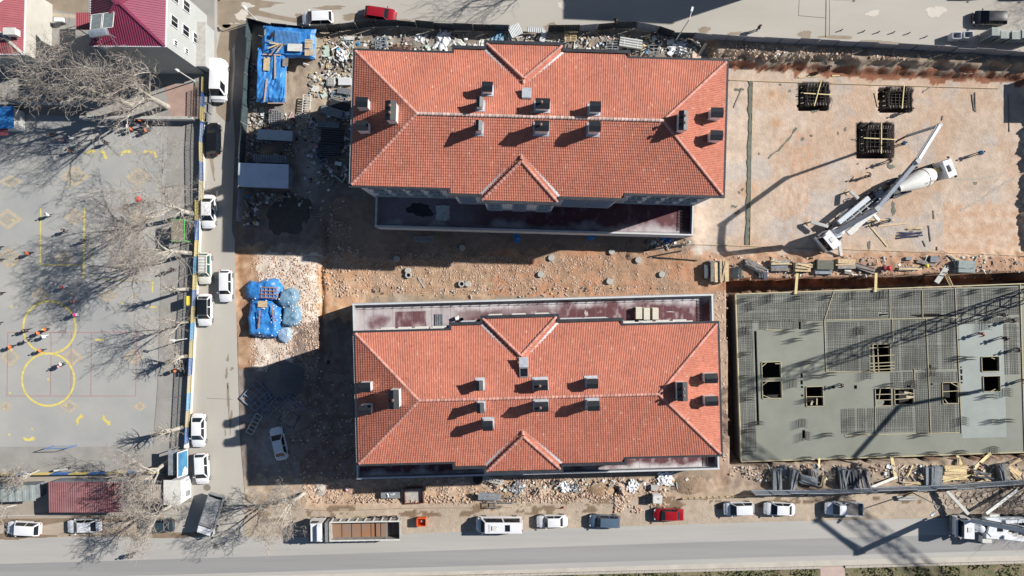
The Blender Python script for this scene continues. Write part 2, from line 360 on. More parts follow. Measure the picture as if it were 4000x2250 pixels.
sheet('road_gutter', [(-700, 2310.1), (0, 2290.1), (1000, 2248.1), (2000, 2226.1), (3000, 2194.1), (4000, 2169.1), (4700, 2150.1), (4700, 2178), (4000, 2190), (3000, 2216), (2000, 2240), (1000, 2262), (0, 2310), (-700, 2330)], ZR, roadG, parent=south)
kerbm = mat('kerb_stone', (.42, .38, .33), .9, var=.2, scale=1)
kerb = thing('kerb', 'long pale stone kerb along the south road beside the grass', 'kerb', W(2500, 2240, ZR))
del kerb['category']; kerb['kind'] = 'structure'
kme = MB().box((0, 0, 0), (1.0, .3, .24)).mesh('kerb_stone', kerbm)
kp = [(1500, 2258), (3205, 2216)], [(3300, 2214), (4200, 2190)]
for (a, b) in kp:
    A = W(*a, ZR); B = W(*b, ZR); n = int((B-A).length/1.02); ang = math.atan2(B.y-A.y, B.x-A.x)
    for i in range(n):
        p = A.lerp(B, (i+.5)/n); o = link('kerb_stone', kme, kerb, p-kerb.location, ang)
grassm = mat('rough_grass', (.09, .11, .04), .95, col2=(.26, .2, .13), scale=.9, bump=.1, bscale=4)
sheet('verge', [(1500, 2264), (3205, 2221), (3205, 2600), (1500, 2600)], ZR-.02, grassm); sheet('verge', [(3300, 2219), (4600, 2180), (4600, 2600), (3300, 2600)], ZR-.02, grassm)
sheet('driveway', [(3205, 2216.5), (3300, 2214), (3300, 2600), (3205, 2600)], ZR-.01, mat('driveway_pavers', (.5, .38, .33), .9, var=.12, scale=1.2))
# stains, patches, joints and one painted shade strip on the streets
k = 0
def stain_or_shade(par, pts, m, z=.006, name='stain_or_shade'):
    global k; k += 1; sheet(name, pts, ZR+z+(k % 4)*.0012, m, parent=par)
stain_or_shade(north, blob(900, 50, 60, 46, 1), mudd); stain_or_shade(north, blob(985, 15, 75, 16, 2), mudd); stain_or_shade(north, blob(870, 85, 30, 25, 21), mudd)
stain_or_shade(north, [(840, 0), (1010, 0), (1120, 12), (1020, 20), (1010, 40), (1090, 60), (1190, 76), (1170, 92), (1000, 60), (960, 70), (940, 88), (850, 90)], mudd)
for a in ((1170, 62, 14, 12, 3), (1385, 66, 42, 16, 4), (1290, 30, 60, 8, 5), (2155, 108, 32, 16, 6), (2200, 110, 14, 12, 7), (2340, 105, 18, 10, 8), (1570, 82, 30, 8, 9), (2750, 118, 24, 14, 10), (2870, 132, 26, 8, 11), (3145, 135, 22, 18, 13), (3270, 145, 60, 8, 14), (3420, 165, 90, 7, 15), (1450, 95, 60, 8, 20)): stain_or_shade(north, blob(*a), mudd)
for a in ((3655, 45, 34, 24, 16), (3410, 52, 26, 12, 17), (2195, 20, 14, 16, 18), (945, 60, 28, 18, 19), (965, 20, 26, 10, 22)): stain_or_shade(north, blob(*a), lightp, .012)
wetp = [(870, 95.2), (928, 95.2), (925, 140), (905, 200), (912, 260), (905, 330), (902, 420), (898, 470), (886, 480), (846, 440), (842, 400), (862, 300), (846, 200), (858, 140)]
stain_or_shade(west, wetp, mudd); stain_or_shade(west, [(916, 96), (984, 96), (965, 330), (949, 560), (929, 760), (917, 940), (905, 900), (912, 700), (918, 560), (908, 400), (918, 250)], mat('fence_shade_asphalt', (.14, .13, .125), .7, col2=(.2, .185, .17), scale=.7))  # second, darker strip paints the hoarding's shade onto the road
stain_or_shade(west, [(822, 600), (830, 615), (838, 660), (836, 690), (842, 705), (836, 708), (828, 670), (818, 620)], mudd)
for i, a in enumerate(((890, 1400, 4, 14), (906, 1440, 5, 8), (885, 1460, 6, 18), (892, 1560, 5, 60), (900, 1650, 4, 45), (905, 1620, 3, 20), (880, 1690, 3, 12), (889, 1505, 3, 15), (868, 1940, 9, 9))): stain_or_shade(west, blob(a[0], a[1], a[2], a[3], 40+i, amp=.5), mudd)
stain_or_shade(north, [(3225, 0), (3229, 0), (3227, 145), (3223, 145)], crack); stain_or_shade(north, [(3240, 0), (3242, 0), (3241, 140), (3238, 140)], crack)
stain_or_shade(north, [(3121, 0), (3123, 0), (3120, 60), (3118, 60)], crack, name='joint'); stain_or_shade(north, [(3118, 60), (3223, 69), (3223, 71), (3118, 62)], crack, name='joint')
stain_or_shade(west, [(808, 1555), (908, 1559), (908, 1560.5), (808, 1556.5)], crack, name='joint')
stain_or_shade(west, [(926, 1300), (928, 1300), (938, 1700), (957, 1925), (955, 1925), (936, 1700)], crack, name='joint')
for i, (x, y, r) in enumerate(((810, 1904, 13), (843, 2134, 10))):
    t = thing('manhole_cover', ['round manhole cover on the west road near the dump truck', 'round manhole cover in the south road at the junction'][i], 'manhole cover', W(x, y, ZR+.02))
    obj('frame', MB().lathe([(r/29*1.15, 0), (r/29*1.15, .02), (r/29, .02)], 20), M['concrete'], t); obj('lid', MB().lathe([(r/29, 0), (r/29, .03), (r/29*.5, .035)], 20), mat('iron_lid', (.2, .17, .14), .7, var=.2, scale=5), t)
stain_or_shade(south, blob(660, 2090, 170, 10, 33, n=40), mud, .016); 
for a in ((90, 2092, 120, 9, 31), (30, 2098, 60, 12, 32)): stain_or_shade(south, blob(*a), mud, .016)
# ------------------------------------------------------------------ schoolyard
pav = mat('grey_concrete_pavers', (.325, .33, .325), .9, col2=(.41, .40, .37), scale=.14, bump=.01, bscale=9)
pavb = mat('brown_grey_pavers', (.34, .325, .30), .9, col2=(.27, .26, .24), scale=.5, bump=.01, bscale=9)
pavr = mat('red_brown_pavers', (.36, .25, .21), .9, var=.12, scale=.8, bump=.01, bscale=9)
yard = sheet('schoolyard_paving', [(-900, 400), (-900, 1860), (600, 1860), (597, 1745), (615, 1500), (627, 1100), (640, 900), (655, 500), (655, 470)], ZR, pav)
strip = sheet('edge_paving', [(655.1, 470), (800, 470), (795, 800), (778, 940), (740, 1750), (735, 1860), (600.1, 1860), (597.1, 1745), (615.1, 1500), (627.1, 1100), (640.1, 900), (655.1, 500)], ZR, pavb)
sheet('lower_paving', [(-900, 1745), (597, 1745), (597, 1860), (-900, 1860)], ZR+.004, pavb, parent=yard)
fr = sheet('front_ground', [(-900, 1860.1), (735, 1860.1), (748, 1960), (640, 1985), (640, 2020), (0, 2024), (-900, 2040)], ZR, mat('front_pavers', (.38, .335, .28), .9, col2=(.3, .26, .21), scale=.4, bump=.01, bscale=6))
sheet('dirt_parking_strip', [(-900, 2040.1), (0, 2024.1), (640, 2020.1), (640, 2096), (272, 2097), (0, 2106), (-900, 2112)], ZR-.004, mat('parking_dirt', (.46, .4, .33), .9, col2=(.36, .28, .2), scale=.35, stretch=(.4, 1.5, 1)))
stain_or_shade(fr, [(0, 2026), (640, 2021), (640, 2035), (420, 2040), (250, 2038), (170, 2052), (0, 2050)], mud, .01)
for (a, b) in (((0, 2015), (690, 1995)), ): 
    A = W(*a, ZR); B = W(*b, ZR); kk = thing('sidewalk_kerb', 'low concrete kerb between front paving and parked cars', 'kerb', A); del kk['category']; kk['kind'] = 'structure'
    n = 24; me = MB().box((0, 0, .06), (.98, .18, .14)).mesh('kerb_stone', kerbm)
    for i in range(n): link('kerb_stone', me, kk, (B-A)*((i+.5)/n), math.atan2(B.y-A.y, B.x-A.x))
ZU = 1.95
up = struct('upper_terrace', MB().prism([W(x, y, ZU)[:2] for x, y in [(-900, -900), (835, -900), (838, 140), (812, 300), (806, 464), (335, 464), (330, 412), (-900, 408)]], ZR-.3, ZU), pavb)
sheet('red_paving', [(640, 330), (775, 330), (775, 458), (662, 458), (655, 395)], ZU+.004, pavr, parent=up)
sheet('muddy_lane', [(-900, -900), (345, -900), (345, 62), (215, 40), (150, 22), (-900, 10)], ZU+.004, mudd, parent=up)
sheet('path', [(165, 46), (345, 62), (345, 76), (165, 60)], ZU+.008, mat('tan_path', (.45, .38, .3), .9, var=.1, scale=1), parent=up)
wallc = mat('rendered_wall', (.62, .6, .56), .85, var=.1, scale=.8)
def wallrun(name, pts, z0, z1, th, m, label, cap=None):
    t = thing(name, label, 'wall', W(*pts[0], z0))
    a = MB(); c = MB(); o = t.location
    for p, q in zip(pts[:-1], pts[1:]):
        A = W(*p, z0)-o; B = W(*q, z0)-o; A.z = B.z = (z1-z0)/2; a.beam(A, B, th, z1-z0)
        if cap: A.z = B.z = z1-z0+.04; c.beam(A, B, th+.08, .08)
    obj('wall', a, m, t)
    if cap: obj('coping', c, cap, t)
    return t
wallrun('retaining_wall', [(335, 467), (770, 470)], ZR, ZU+.35, .3, wallc, 'long low retaining wall along the top edge of the schoolyard', M['concrete'])
wallrun('low_wall', [(-60, 412), (330, 414)], ZR, ZU+.3, .25, wallc, 'low wall behind the blue roofed kiosk under the bare trees', M['concrete'])
wallrun('boundary_wall', [(806, 300), (800, 480), (795, 780), (782, 940), (765, 1260), (747, 1600), (738, 1745)], ZR-.1, ZR+.75, .42, wallc, 'long white boundary wall between the schoolyard and the west road', mat('white_coping', (.8, .78, .72), .7, var=.05, scale=1))
# painted lines
def strip_px(pts, w, z, m, name, par, closed=False):
    mb = MB(); w = w/29/2
    for p, q in zip(pts[:-1], pts[1:]):
        A = W(*p, z); B = W(*q, z); d = (B-A).normalized(); n = Vector((-d.y, d.x, 0))*w; mb.poly([A-n, B-n, B+n, A+n])
    return obj(name, mb, m, par)
marks = thing('court_markings', 'painted court lines and circles on the grey schoolyard paving', 'markings', W(188, 1400, ZR)); del marks['category']; marks['kind'] = 'structure'
def ring(px, py, r, w, z, name):
    c = W(px, py, z); mb = MB(); n = 72; r /= 28.9; w /= 28.9
    for i in range(n):
        a, b = 2*math.pi*i/n, 2*math.pi*(i+1)/n
        mb.poly([(c.x+(r-w/2)*math.cos(a), c.y+(r-w/2)*math.sin(a), z), (c.x+(r+w/2)*math.cos(a), c.y+(r+w/2)*math.sin(a), z), (c.x+(r+w/2)*math.cos(b), c.y+(r+w/2)*math.sin(b), z), (c.x+(r-w/2)*math.cos(b), c.y+(r-w/2)*math.sin(b), z)])
    obj(name, mb, M['yellow'], None)['kind'] = 'structure'
ring(193, 1279, 101, 8, ZR+.016, 'yellow_circle'); ring(188, 1483, 101, 8, ZR+.0165, 'yellow_circle')
def flat(pts, w, z, m, name): o = strip_px(pts, w, z, m, name, None); o['kind'] = 'structure'; return o
bpy.data.objects.remove(marks)
flat([(31, 1298), (533, 1298)], 2.6, ZR+.008, M['redline'], 'red_court_line'); flat([(27, 1547), (530, 1547)], 2.6, ZR+.008, M['redline'], 'red_court_line')
for x0, x1 in ((31, 27), (200, 198), (278, 277), (357, 355), (533, 530)): flat([(x0, 1298), (x1, 1547)], 2.6, ZR+.009, M['redline'], 'red_court_line')
Y = M['yellow']; YL = M['yline']
flat([(330, 813), (326, 1088)], 7, ZR+.012, Y, 'yellow_line'); flat([(159, 813), (157, 1035)], 5, ZR+.012, Y, 'yellow_line'); flat([(157, 1035), (326, 1035)], 4, ZR+.013, Y, 'yellow_line')
flat([(367, 596), (361, 1094)], 3, ZR+.014, YL, 'thin_yellow_line'); flat([(367, 600), (545, 600)], 3, ZR+.015, YL, 'thin_yellow_line'); flat([(361, 1092), (608, 1096)], 3, ZR+.015, YL, 'thin_yellow_line'); flat([(612, 820), (608, 1096)], 3, ZR+.014, YL, 'thin_yellow_line')
flat([(596, 1100), (595, 1142)], 6, ZR+.013, Y, 'yellow_line'); flat([(588, 1199), (613, 1199)], 7, ZR+.013, Y, 'yellow_line'); flat([(369, 1327), (406, 1327)], 7, ZR+.013, Y, 'yellow_line'); flat([(460, 1095), (488, 1095)], 6, ZR+.018, Y, 'yellow_line')
def arrow(px, py, ang, s, flip=1):
    pts = [(-22, 10), (-16, -6), (0, -12), (12, -12), (14, -17), (24, -8), (14, 4), (10, -2), (-4, 0), (-14, 10)]
    a = R(ang); q = [(px+s*(x*math.cos(a)-y*flip*math.sin(a)), py+s*(x*math.sin(a)+y*flip*math.cos(a))) for x, y in pts]
    o = sheet('yellow_arrow', q, ZR+.014, Y)
for a in ((352, 596, 0, .85, 1), (403, 604, 75, .9, 1), (490, 598, 0, .95, 1), (575, 596, 20, .8, 1), (602, 602, 80, .7, 1), (311, 1640, -40, 1, 1), (416, 1640, 30, 1, -1), (112, 1712, -20, 1, -1)): arrow(*a)
for i, (x, y) in enumerate(((266, 731), (476, 1007), (476, 1182), (45, 1198), (188, 1482), (38, 1534), (125, 1676), (36, 1698), (43, 1369), (257, 1585), (427, 1094), (521, 1095), (50, 860), (49, 1034))):
    c = W(x, y, ZR+.02); mb = MB(); mb.poly([(c.x+.15*math.cos(t*.524), c.y+.15*math.sin(t*.524), c.z) for t in range(12)]); obj('yellow_dot', mb, Y, kind='structure')
def diamond(px, py, rx, ry, inner=True):
    for s, m, z in ((1, M['beige'], .0045), (.62, pav, .0065), (.46, M['beiged'], .0085)) if inner else ((1, M['beige'], .0045), (.45, M['beiged'], .0065)):
        sheet('diamond_inlay', [(px-rx*s, py), (px, py-ry*s), (px+rx*s, py), (px, py+ry*s)], ZR+z, m)
for a in ((293, 689, 56, 42), (31, 856, 58, 42), (35, 1008, 54, 42), (540, 691, 50, 38), (159, 1153, 40, 32), (420, 1155, 40, 28), (39, 1394, 40, 42), (282, 1396, 46, 36), (522, 1394, 40, 32), (23, 1588, 24, 22, False), (270, 1588, 40, 28), (546, 1588, 26, 20, False), (544, 848, 44, 30), (42, 709, 46, 26), (290, 847, 40, 36), (250, 1010, 40, 36), (524, 1154, 12, 9, False), (277, 1152, 16, 9, False)): diamond(*a)
for p in ((637, 1100, 625, 1500), ): flat([(p[0], 563), (627.5, 1100), (615.5, 1500), (598, 1740)], 1.6, ZR+.012, crack, 'paving_joint')
def text(name, body, loc, size, rz, m, parent=None, rx=0, z0=0):
    c = bpy.data.curves.new(name, 'FONT'); c.body = body; c.size = size; c.align_x = 'CENTER'; c.align_y = 'CENTER'; c.extrude = .002
    o = bpy.data.objects.new(name, c); COL.objects.link(o); bpy.context.view_layer.update()
    me = bpy.data.meshes.new_from_object(o); bpy.data.objects.remove(o); me.materials.clear(); me.materials.append(m)
    q = link(name, me, parent, loc); q.rotation_euler = (rx, 0, rz); return q
text('painted_word', 'STOP', W(602, 1211, ZR+.01), .55, math.pi, YL)['kind'] = 'structure'
# ------------------------------------------------------------------ the two tiled school blocks
TR = .38
def roof_h(u, v, U, V): return TR*max(0.0, min(V-abs(v), U-abs(u)))
def wind(mbf, mbg, c, n, w, h):
    """window frame and glass centred at c, facing n"""
    t = Vector((-n.y, n.x, 0)); a = math.atan2(t.y, t.x)
    for s in (-1, 1):
        mbf.box(c+t*s*(w/2-.04)+n*.03, (.08, .1, h), a); mbf.box(c+Vector((0, 0, s*(h/2-.04)))+n*.03, (w-.16, .1, .08), a)
    mbf.box(c+n*.03, (.06, .09, h-.16), a); mbg.box(c+n*.015, (w-.16, .04, h-.16), a)
frame_w = mat('window_frame', (.55, .57, .6), .5, var=.05, scale=3)
def school(label, cpx, cpy, Ze, rot, U, V, walls_side):
    t = thing('school_building', label, 'building', W(cpx, cpy, Ze), R(rot)); t.location.z = 0
    ST = ((-10.15, .68), (-6.5, 1.36), (2.7, .68), (10.15, 0))   # steps of the eaves
    def ext(u):
        if -6.5 < u < 2.7: return 1.36
        return .68 if abs(u) < 10.15 else 0.0
    uc, hw = -1.9, 4.6
    # walls
    ins = .45; w = MB()
    w.prism([(-U+ins, -V+ins), (U-ins, -V+ins), (U-ins, V-ins), (-U+ins, V-ins)], -1, Ze-.12)
    body = obj('wall', w, M['wallb'], t)
    for s in (-1, 1):
        w2 = MB(); w2.box((0, s*(V-ins+.335), (Ze-1.12)/2), (20.3-2*ins, .67, Ze+.88)); obj('wall', w2, M['wallb'], t)
        w2 = MB(); w2.box((uc, s*(V-ins+.67+.345), (Ze-1.14)/2), (9.2-2*ins, .68, Ze+.86)); obj('wall', w2, M['wallb'], t)
    # windows, storey by storey
    for s in (-1, 1):
        for zz in (Ze-1.75, Ze-5.05, Ze-8.3):
            if zz < 4.6 and s == walls_side: continue
            for u in [-18.9, -16.7, -14.5, -12.2, 12.2, 14.5, 16.7, 18.9]+[-4.9, -1.9, 1.1]:
                y = s*(V-ins+(1.36 if abs(u) < 6 else 0)); f = MB(); g_ = MB()
                c = Vector((u, y, zz)); wind(f, g_, c, Vector((0, s, 0)), 1.5, 1.6)
                fo = obj('window', f, frame_w, t); obj('pane', g_, M['glass'], fo)
                obj('sill', MB().box((u, y+s*.16, zz-.86), (1.75, .34, .09)), M['offwhite'], fo)
        for (a, b) in ((-9.3, -7.2), (3.3, 9.3)):
            for j in range(7):
                z = Ze-1.2-j*1.15
                if z < 4.5: break
                nn = 1 if b-a < 3 else 2
                for q in range(nn):
                    u0 = a+(b-a)*q/nn+.1; u1 = a+(b-a)*(q+1)/nn-.1
                    obj('louvre_board', MB().box(((u0+u1)/2, s*(V-ins+.67+.16), z), (u1-u0, .3, .12)), frame_w, t)
                    obj('strip_window', MB().box(((u0+u1)/2, s*(V-ins+.67+.02), z-.55), (u1-u0, .03, .8)), M['glass'], t)
    for s in (-1, 1):
        for zz in (Ze-1.75, Ze-5.05):
            for v in (-4.5, 0, 4.5):
                f = MB(); g_ = MB(); c = Vector((s*(U-ins), v, zz)); wind(f, g_, c, Vector((s, 0, 0)), 1.5, 1.6); fo = obj('window', f, frame_w, t); obj('pane', g_, M['glass'], fo)
    # soffit + roof underlay (solid planes under the tiles)
    und = MB(); g0 = .28
    def zt(u, v): return Ze+roof_h(u, v, U, V)
    Ui, Vi = U-g0, V-g0; rl = U-V
    zr = Ze+TR*V-.06
    und.poly([(-Ui, Vi, Ze), (Ui, Vi, Ze), (rl, 0, zr), (-rl, 0, zr)]); und.poly([(Ui, -Vi, Ze), (-Ui, -Vi, Ze), (-rl, 0, zr), (rl, 0, zr)])
    und.poly([(Ui, Vi, Ze), (Ui, -Vi, Ze), (rl, 0, zr)]); und.poly([(-Ui, -Vi, Ze), (-Ui, Vi, Ze), (-rl, 0, zr)])
    for s in (-1, 1): und.box((0, s*(V+.2), Ze-.22), (20.2, .9, .1)); und.box((uc, s*(V+.9), Ze-.24), (9.1, .8, .1))
    und.box((0, 0, Ze-.1), (2*U-.1, 2*V-.1, .08))
    obj('roof_base', und, mat('roof_base', (.3, .1, .06), .9, var=.2, scale=1), t)
    # tiles
    cp, rp = .2, .3
    tv, tf, tc = [], [], []; pieces = []
    def slope(o, au, av, L, D, ok, off, z0, t=TR):
        """tile field: o eave origin, au along eave, av inward (plan), L length, D depth"""
        nc = int(L/cp)+1; nr = int(D/rp)+2
        for r_ in range(nr):
            for c_ in range(nc):
                a = (c_+.5)*cp; d = off+r_*rp
                x = o[0]+au[0]*a+av[0]*(d+rp/2); y = o[1]+au[1]*a+av[1]*(d+rp/2)
                if not ok(x, y): continue
                z = z0+t*d; b = len(tv)
                ca = o[0]+au[0]*a+av[0]*d, o[1]+au[1]*a+av[1]*d
                for dd, zz in ((-.02, .05), (rp-.0, t*rp+.008)):
                    for s_, h_ in ((-.5, 0), (-.16, .04), (.16, .04), (.5, 0)):
                        tv.append((ca[0]+au[0]*cp*s_+av[0]*dd, ca[1]+au[1]*cp*s_+av[1]*dd, z+zz+h_))
                tv.append((ca[0]-au[0]*cp*.5-av[0]*.02, ca[1]-au[1]*cp*.5-av[1]*.02, z-.01)); tv.append((ca[0]+au[0]*cp*.5-av[0]*.02, ca[1]+au[1]*cp*.5-av[1]*.02, z-.01))
                fs = [(b, b+1, b+5, b+4), (b+1, b+2, b+6, b+5), (b+2, b+3, b+7, b+6), (b+8, b+9, b+3, b)]
                if av[0]*au[1]-av[1]*au[0] > 0: fs = [f[::-1] for f in fs]
                tf.extend(fs)
                q = rnd.random(); s = rnd.uniform(.92, 1.08)
                col = (.49*s, .168*s, .108*s)
                if q < .1: col = (.52*s, .2*s, .135*s)
                elif q < .2: col = (.43*s, .142*s, .092*s)
                elif q < .204: col = (.56*s, .3*s, .22*s)
                tc.extend([col]*4)
    mg = .3
    def gab(x, y):      # which gable face, if any
        for s in (-1, 1):
            d = V-s*y; a = hw-abs(x-uc)
            if s*y > 0 and a > 0 and d < a-.9 and d > -1.36: return s
        return 0
    def main_ok(s):
        def f(x, y):
            d = V-s*y
            if s*y < 0.05 or abs(x) > U-mg or d < mg-ext(x): return False
            if abs(x) > U-max(d, 0)-.02: return False
            if -6.5+.0 < x < 2.7:
                a = hw-abs(x-uc)
                if d < a-.62 or d < -.4: return False
            return True
        return f
    def end_ok(s):
        def f(x, y):
            d = U-s*x; return s*x > 0 and d > mg and abs(y) < V-max(d, mg)+.02 and V-abs(y) > d
        return f
    for s in (-1, 1):
        slope((-U*s, s*(V+.68)), (s, 0), (0, -s), 2*U, V+.68, main_ok(s), 0, Ze-TR*.68)
        slope((s*U, s*V), (0, -s), (-s, 0), 2*V, V, end_ok(s), mg, Ze+TR*mg)
        # gable: front face and its two cheeks
        z0 = Ze-.2; yf = s*(V+1.36)
        slope((uc-hw*s, yf), (s, 0), (0, -s), 2*hw, hw+.2, lambda x, y: (lambda d, a: d > .3 and a > d-.02 and a > .2)(s*(yf-y)*1.0, hw-abs(x-uc)), 0, z0)
        for e in (-1, 1):
            slope((uc+e*hw, yf), (0, -s), (-e, 0), hw+1.4, hw, lambda x, y, e=e: (e*(x-uc) > -.02) and (lambda d, a: a < d+.02 and (d-1.36) < a-.42 and a > .2)(s*(yf-y), hw-abs(x-uc)), 0, z0)
    me = bpy.data.meshes.new('roof_tiles'); me.from_pydata(tv, [], tf); at = me.color_attributes.new('Col', 'FLOAT_COLOR', 'CORNER')
    arr = np.repeat(np.array(tc, float), 4, 0); at.data.foreach_set('color', np.concatenate([arr, np.ones((len(arr), 1))], 1).ravel()); me.materials.append(M['tile'])
    ro = link('roof_tiles', me, t); ro['kind'] = 'stuff'
    # ridge and hip tiles, one by one
    cme = bpy.data.meshes.new('ridge_tile'); c = MB(); n = 6; vs = []
    for x, r in ((-.22, .21), (.22, .16)):
        for i in range(n+1): a = math.pi*i/n; vs.append((x, r*math.cos(a), r*math.sin(a)*.8-.03))
    c.add(vs, [(i, i+1, n+2+i, n+1+i) for i in range(n)]+[tuple(range(n, -1, -1)), tuple(range(n+1, 2*n+2))])
    cm1 = c.mesh('ridge_tile', M['cap'], smooth=60); cm2 = c.mesh('ridge_tile', M['cappale'], smooth=60)
    def caps(a, b, m, step=.41):
        a = Vector(a); b = Vector(b); d = b-a; n = int(d.length/step)
        rz = math.atan2(d.y, d.x); ry = -math.atan2(d.z, math.hypot(d.x, d.y))
        for i in range(n):
            o = link('ridge_tile', m, t, a+d*((i+.5)/n)); o.rotation_euler = (0, ry, rz)
    zz = Ze+TR*V+.07
    caps((-rl, 0, zz), (rl, 0, zz), cm2 if walls_side < 0 else cm1)
    for sx in (-1, 1):
        for sy in (-1, 1): caps((sx*(U-.3), sy*(V-.3), Ze+.2), (sx*rl, 0, zz), cm1, .43)
    for s in (-1, 1):
        ap = (uc, s*(V+1.36-hw), Ze-.2+TR*hw+.08)
        for e in (-1, 1):
            caps((uc+e*(hw-.3), s*(V+1.06), Ze+.02), ap, cm1, .45)
            A = Vector((uc+e*(hw-.15), s*(V+.35), Ze-.05)); B = Vector((uc, s*(V-hw+.45), Ze+TR*(hw-.5)+.02))
            vl = MB(); vl.beam(A, B, .28, .05); obj('valley_flashing', vl, mat('galvanised', (.6, .61, .62), .45, var=.12, scale=2, metal=.2), t)
        caps(ap, (uc, s*(V-hw+.55), ap[2]), cm1, .45)
    # gutter boxes round the eaves
    for s in (-1, 1):
        segs = [(-U, -10.15, 0), (-10.15, -6.5, .68), (-6.5, 2.7, 1.36), (2.7, 10.15, .68), (10.15, U, 0)]
        for a, b, e in segs:
            y = s*(V+e-.13); z = Ze-.02
            obj('gutter', MB().box(((a+b)/2, y, z), (b-a, .36, .3)), M['gutter'], t)
        for u, e0, e1, sg in ((-10.15, 0, .68, 1), (-6.5, .68, 1.36, 1), (2.7, .68, 1.36, -1), (10.15, 0, .68, -1)):
            obj('gutter', MB().box((u+sg*.14, s*(V+(e0+e1)/2-.28), Ze-.021), (.28, e1-e0+.001, .3)), M['gutter'], t)
        obj('gutter', MB().box((s*(U-.13), 0, Ze-.022), (.3, 2*V-.6, .3)), mat('grey_gutter', (.4, .39, .37), .6, var=.2, scale=1) if s < 0 else M['gutter'], t)
    return t
def to_local(t, p):
    a = t.rotation_euler.z; d = Vector(p)-t.location; return Vector((d.x*math.cos(a)+d.y*math.sin(a), -d.x*math.sin(a)+d.y*math.cos(a), d.z))
flash = mat('zinc_flashing', (.5, .53, .57), .5, var=.15, scale=3, metal=.2)
capm = mat('black_chimney_cap', (.012, .015, .02), .5, var=.25, scale=2)
def chimneys(t, Ze, U, V, lst):
    for (px, py, wx, wy, pots, ht) in lst:
        z = Ze+4.0
        for _ in range(3):
            q = to_local(t, W(px, py, z)); z = Ze+roof_h(q.x, q.y, U, V)+ht
        zb = Ze+roof_h(q.x, q.y, U, V); base = zb-.45-.2*max(wx, wy)
        c = obj('chimney', MB().box((q.x, q.y, (base+z-.12)/2), (wx-.16, wy-.16, z-.12-base)), M['white'], t)
        cap = MB(); hx, hy = wx/2, wy/2
        ax = wy > wx
        cap.box((q.x, q.y, z-.06), (wx, wy, .12))
        if ax: cap.add([(q.x-hx, q.y-hy, z), (q.x+hx, q.y-hy, z), (q.x+hx, q.y+hy, z), (q.x-hx, q.y+hy, z), (q.x, q.y-hy, z+.22), (q.x, q.y+hy, z+.22)], [(0, 1, 4), (1, 2, 5, 4), (2, 3, 5), (3, 0, 4, 5)])
        else: cap.add([(q.x-hx, q.y-hy, z), (q.x+hx, q.y-hy, z), (q.x+hx, q.y+hy, z), (q.x-hx, q.y+hy, z), (q.x-hx, q.y, z+.2), (q.x+hx, q.y, z+.2)], [(0, 1, 5, 4), (1, 2, 5), (2, 3, 4, 5), (3, 0, 4)])
        obj('chimney_cap', cap, capm, c)
        slx = TR if U-abs(q.x) < V-abs(q.y) else 0; sly = 0 if slx else TR
        fl = MB(); hx = wx/2+.12; hy = wy/2+.14
        def zf(x, y): return Ze+roof_h(x, y, U, V)+.13
        fl.poly([(q.x+a*hx, q.y+b*hy, zf(q.x+a*hx, q.y+b*hy)) for a, b in ((-1, -1), (1, -1), (1, 1), (-1, 1))]); obj('flashing', fl, flash, c)
        for i in range(pots):
            dy = (i-(pots-1)/2)*.75 if ax else 0; dx = 0 if ax else -.15+.4*i
            obj('flue_pipe', MB().lathe([(.1, z), (.1, z+.55), (.17, z+.56), (.17, z+.66), (.03, z+.74)], 10, (q.x+dx, q.y+dy, 0)), mat('rusty_flue', (.2, .12, .09), .6, var=.4, scale=6), c)
def hatch(t, Ze, U, V, px, py, open_):
    q = to_local(t, W(px, py, Ze+2.6)); z = Ze+roof_h(q.x, q.y, U, V)+.15; dz = -TR*math.copysign(1, q.y)
    h = obj('roof_hatch', MB().box((q.x, q.y, z+.1), (1.0, 1.15, .35), ry=0), M['steel'], t)
    if open_:
        obj('opening', MB().box((q.x, q.y-.02, z+.285), (.8, .9, .02)), M['black'], h); obj('lid', MB().box((q.x, q.y+1.15, z+.34), (1.05, 1.15, .06)), flash, h)
    else: obj('lid', MB().box((q.x, q.y+.08, z+.33), (1.06, 1.1, .07)), flash, h)
UU, VV = 21.35, 7.85
Z1, Z2 = 15.1, 13.0
B1 = school('larger looking tiled school building nearest the blue tarped shed, with its terrace in shade below', 2105, 482, Z1, -1.65, UU, VV, -1)
B2 = school('tiled school building by the south road with sunlit maroon terrace on its upper side', 2101, 1537, Z2, 1.55, UU, VV, 1)
chimneys(B1, Z1, UU, VV, [(1903, 338, 1.15, 1.1, 0, 1.7), (1874, 398, .75, 1.1, 0, 1.7), (1870, 490, .75, 1.15, 0, 1.9), (1412, 398, 1.35, 1.1, 0, 2.2), (1414, 490, 1.35, 1.1, 0, 2.2), (1526, 431, 1.15, 2.1, 2, 2.4),
 (2120, 404, 1.55, 1.15, 1, 1.6), (2326, 416, 1.2, 1.15, 0, 1.6), (2117, 491, 1.55, 1.15, 1, 1.9), (2324, 493, 1.25, 1.15, 0, 1.9), (2802, 439, 1.35, 1.1, 0, 2.0), (2800, 528, 1.35, 1.1, 0, 2.0), (2670, 470, 1.0, 2.1, 2, 1.9)])
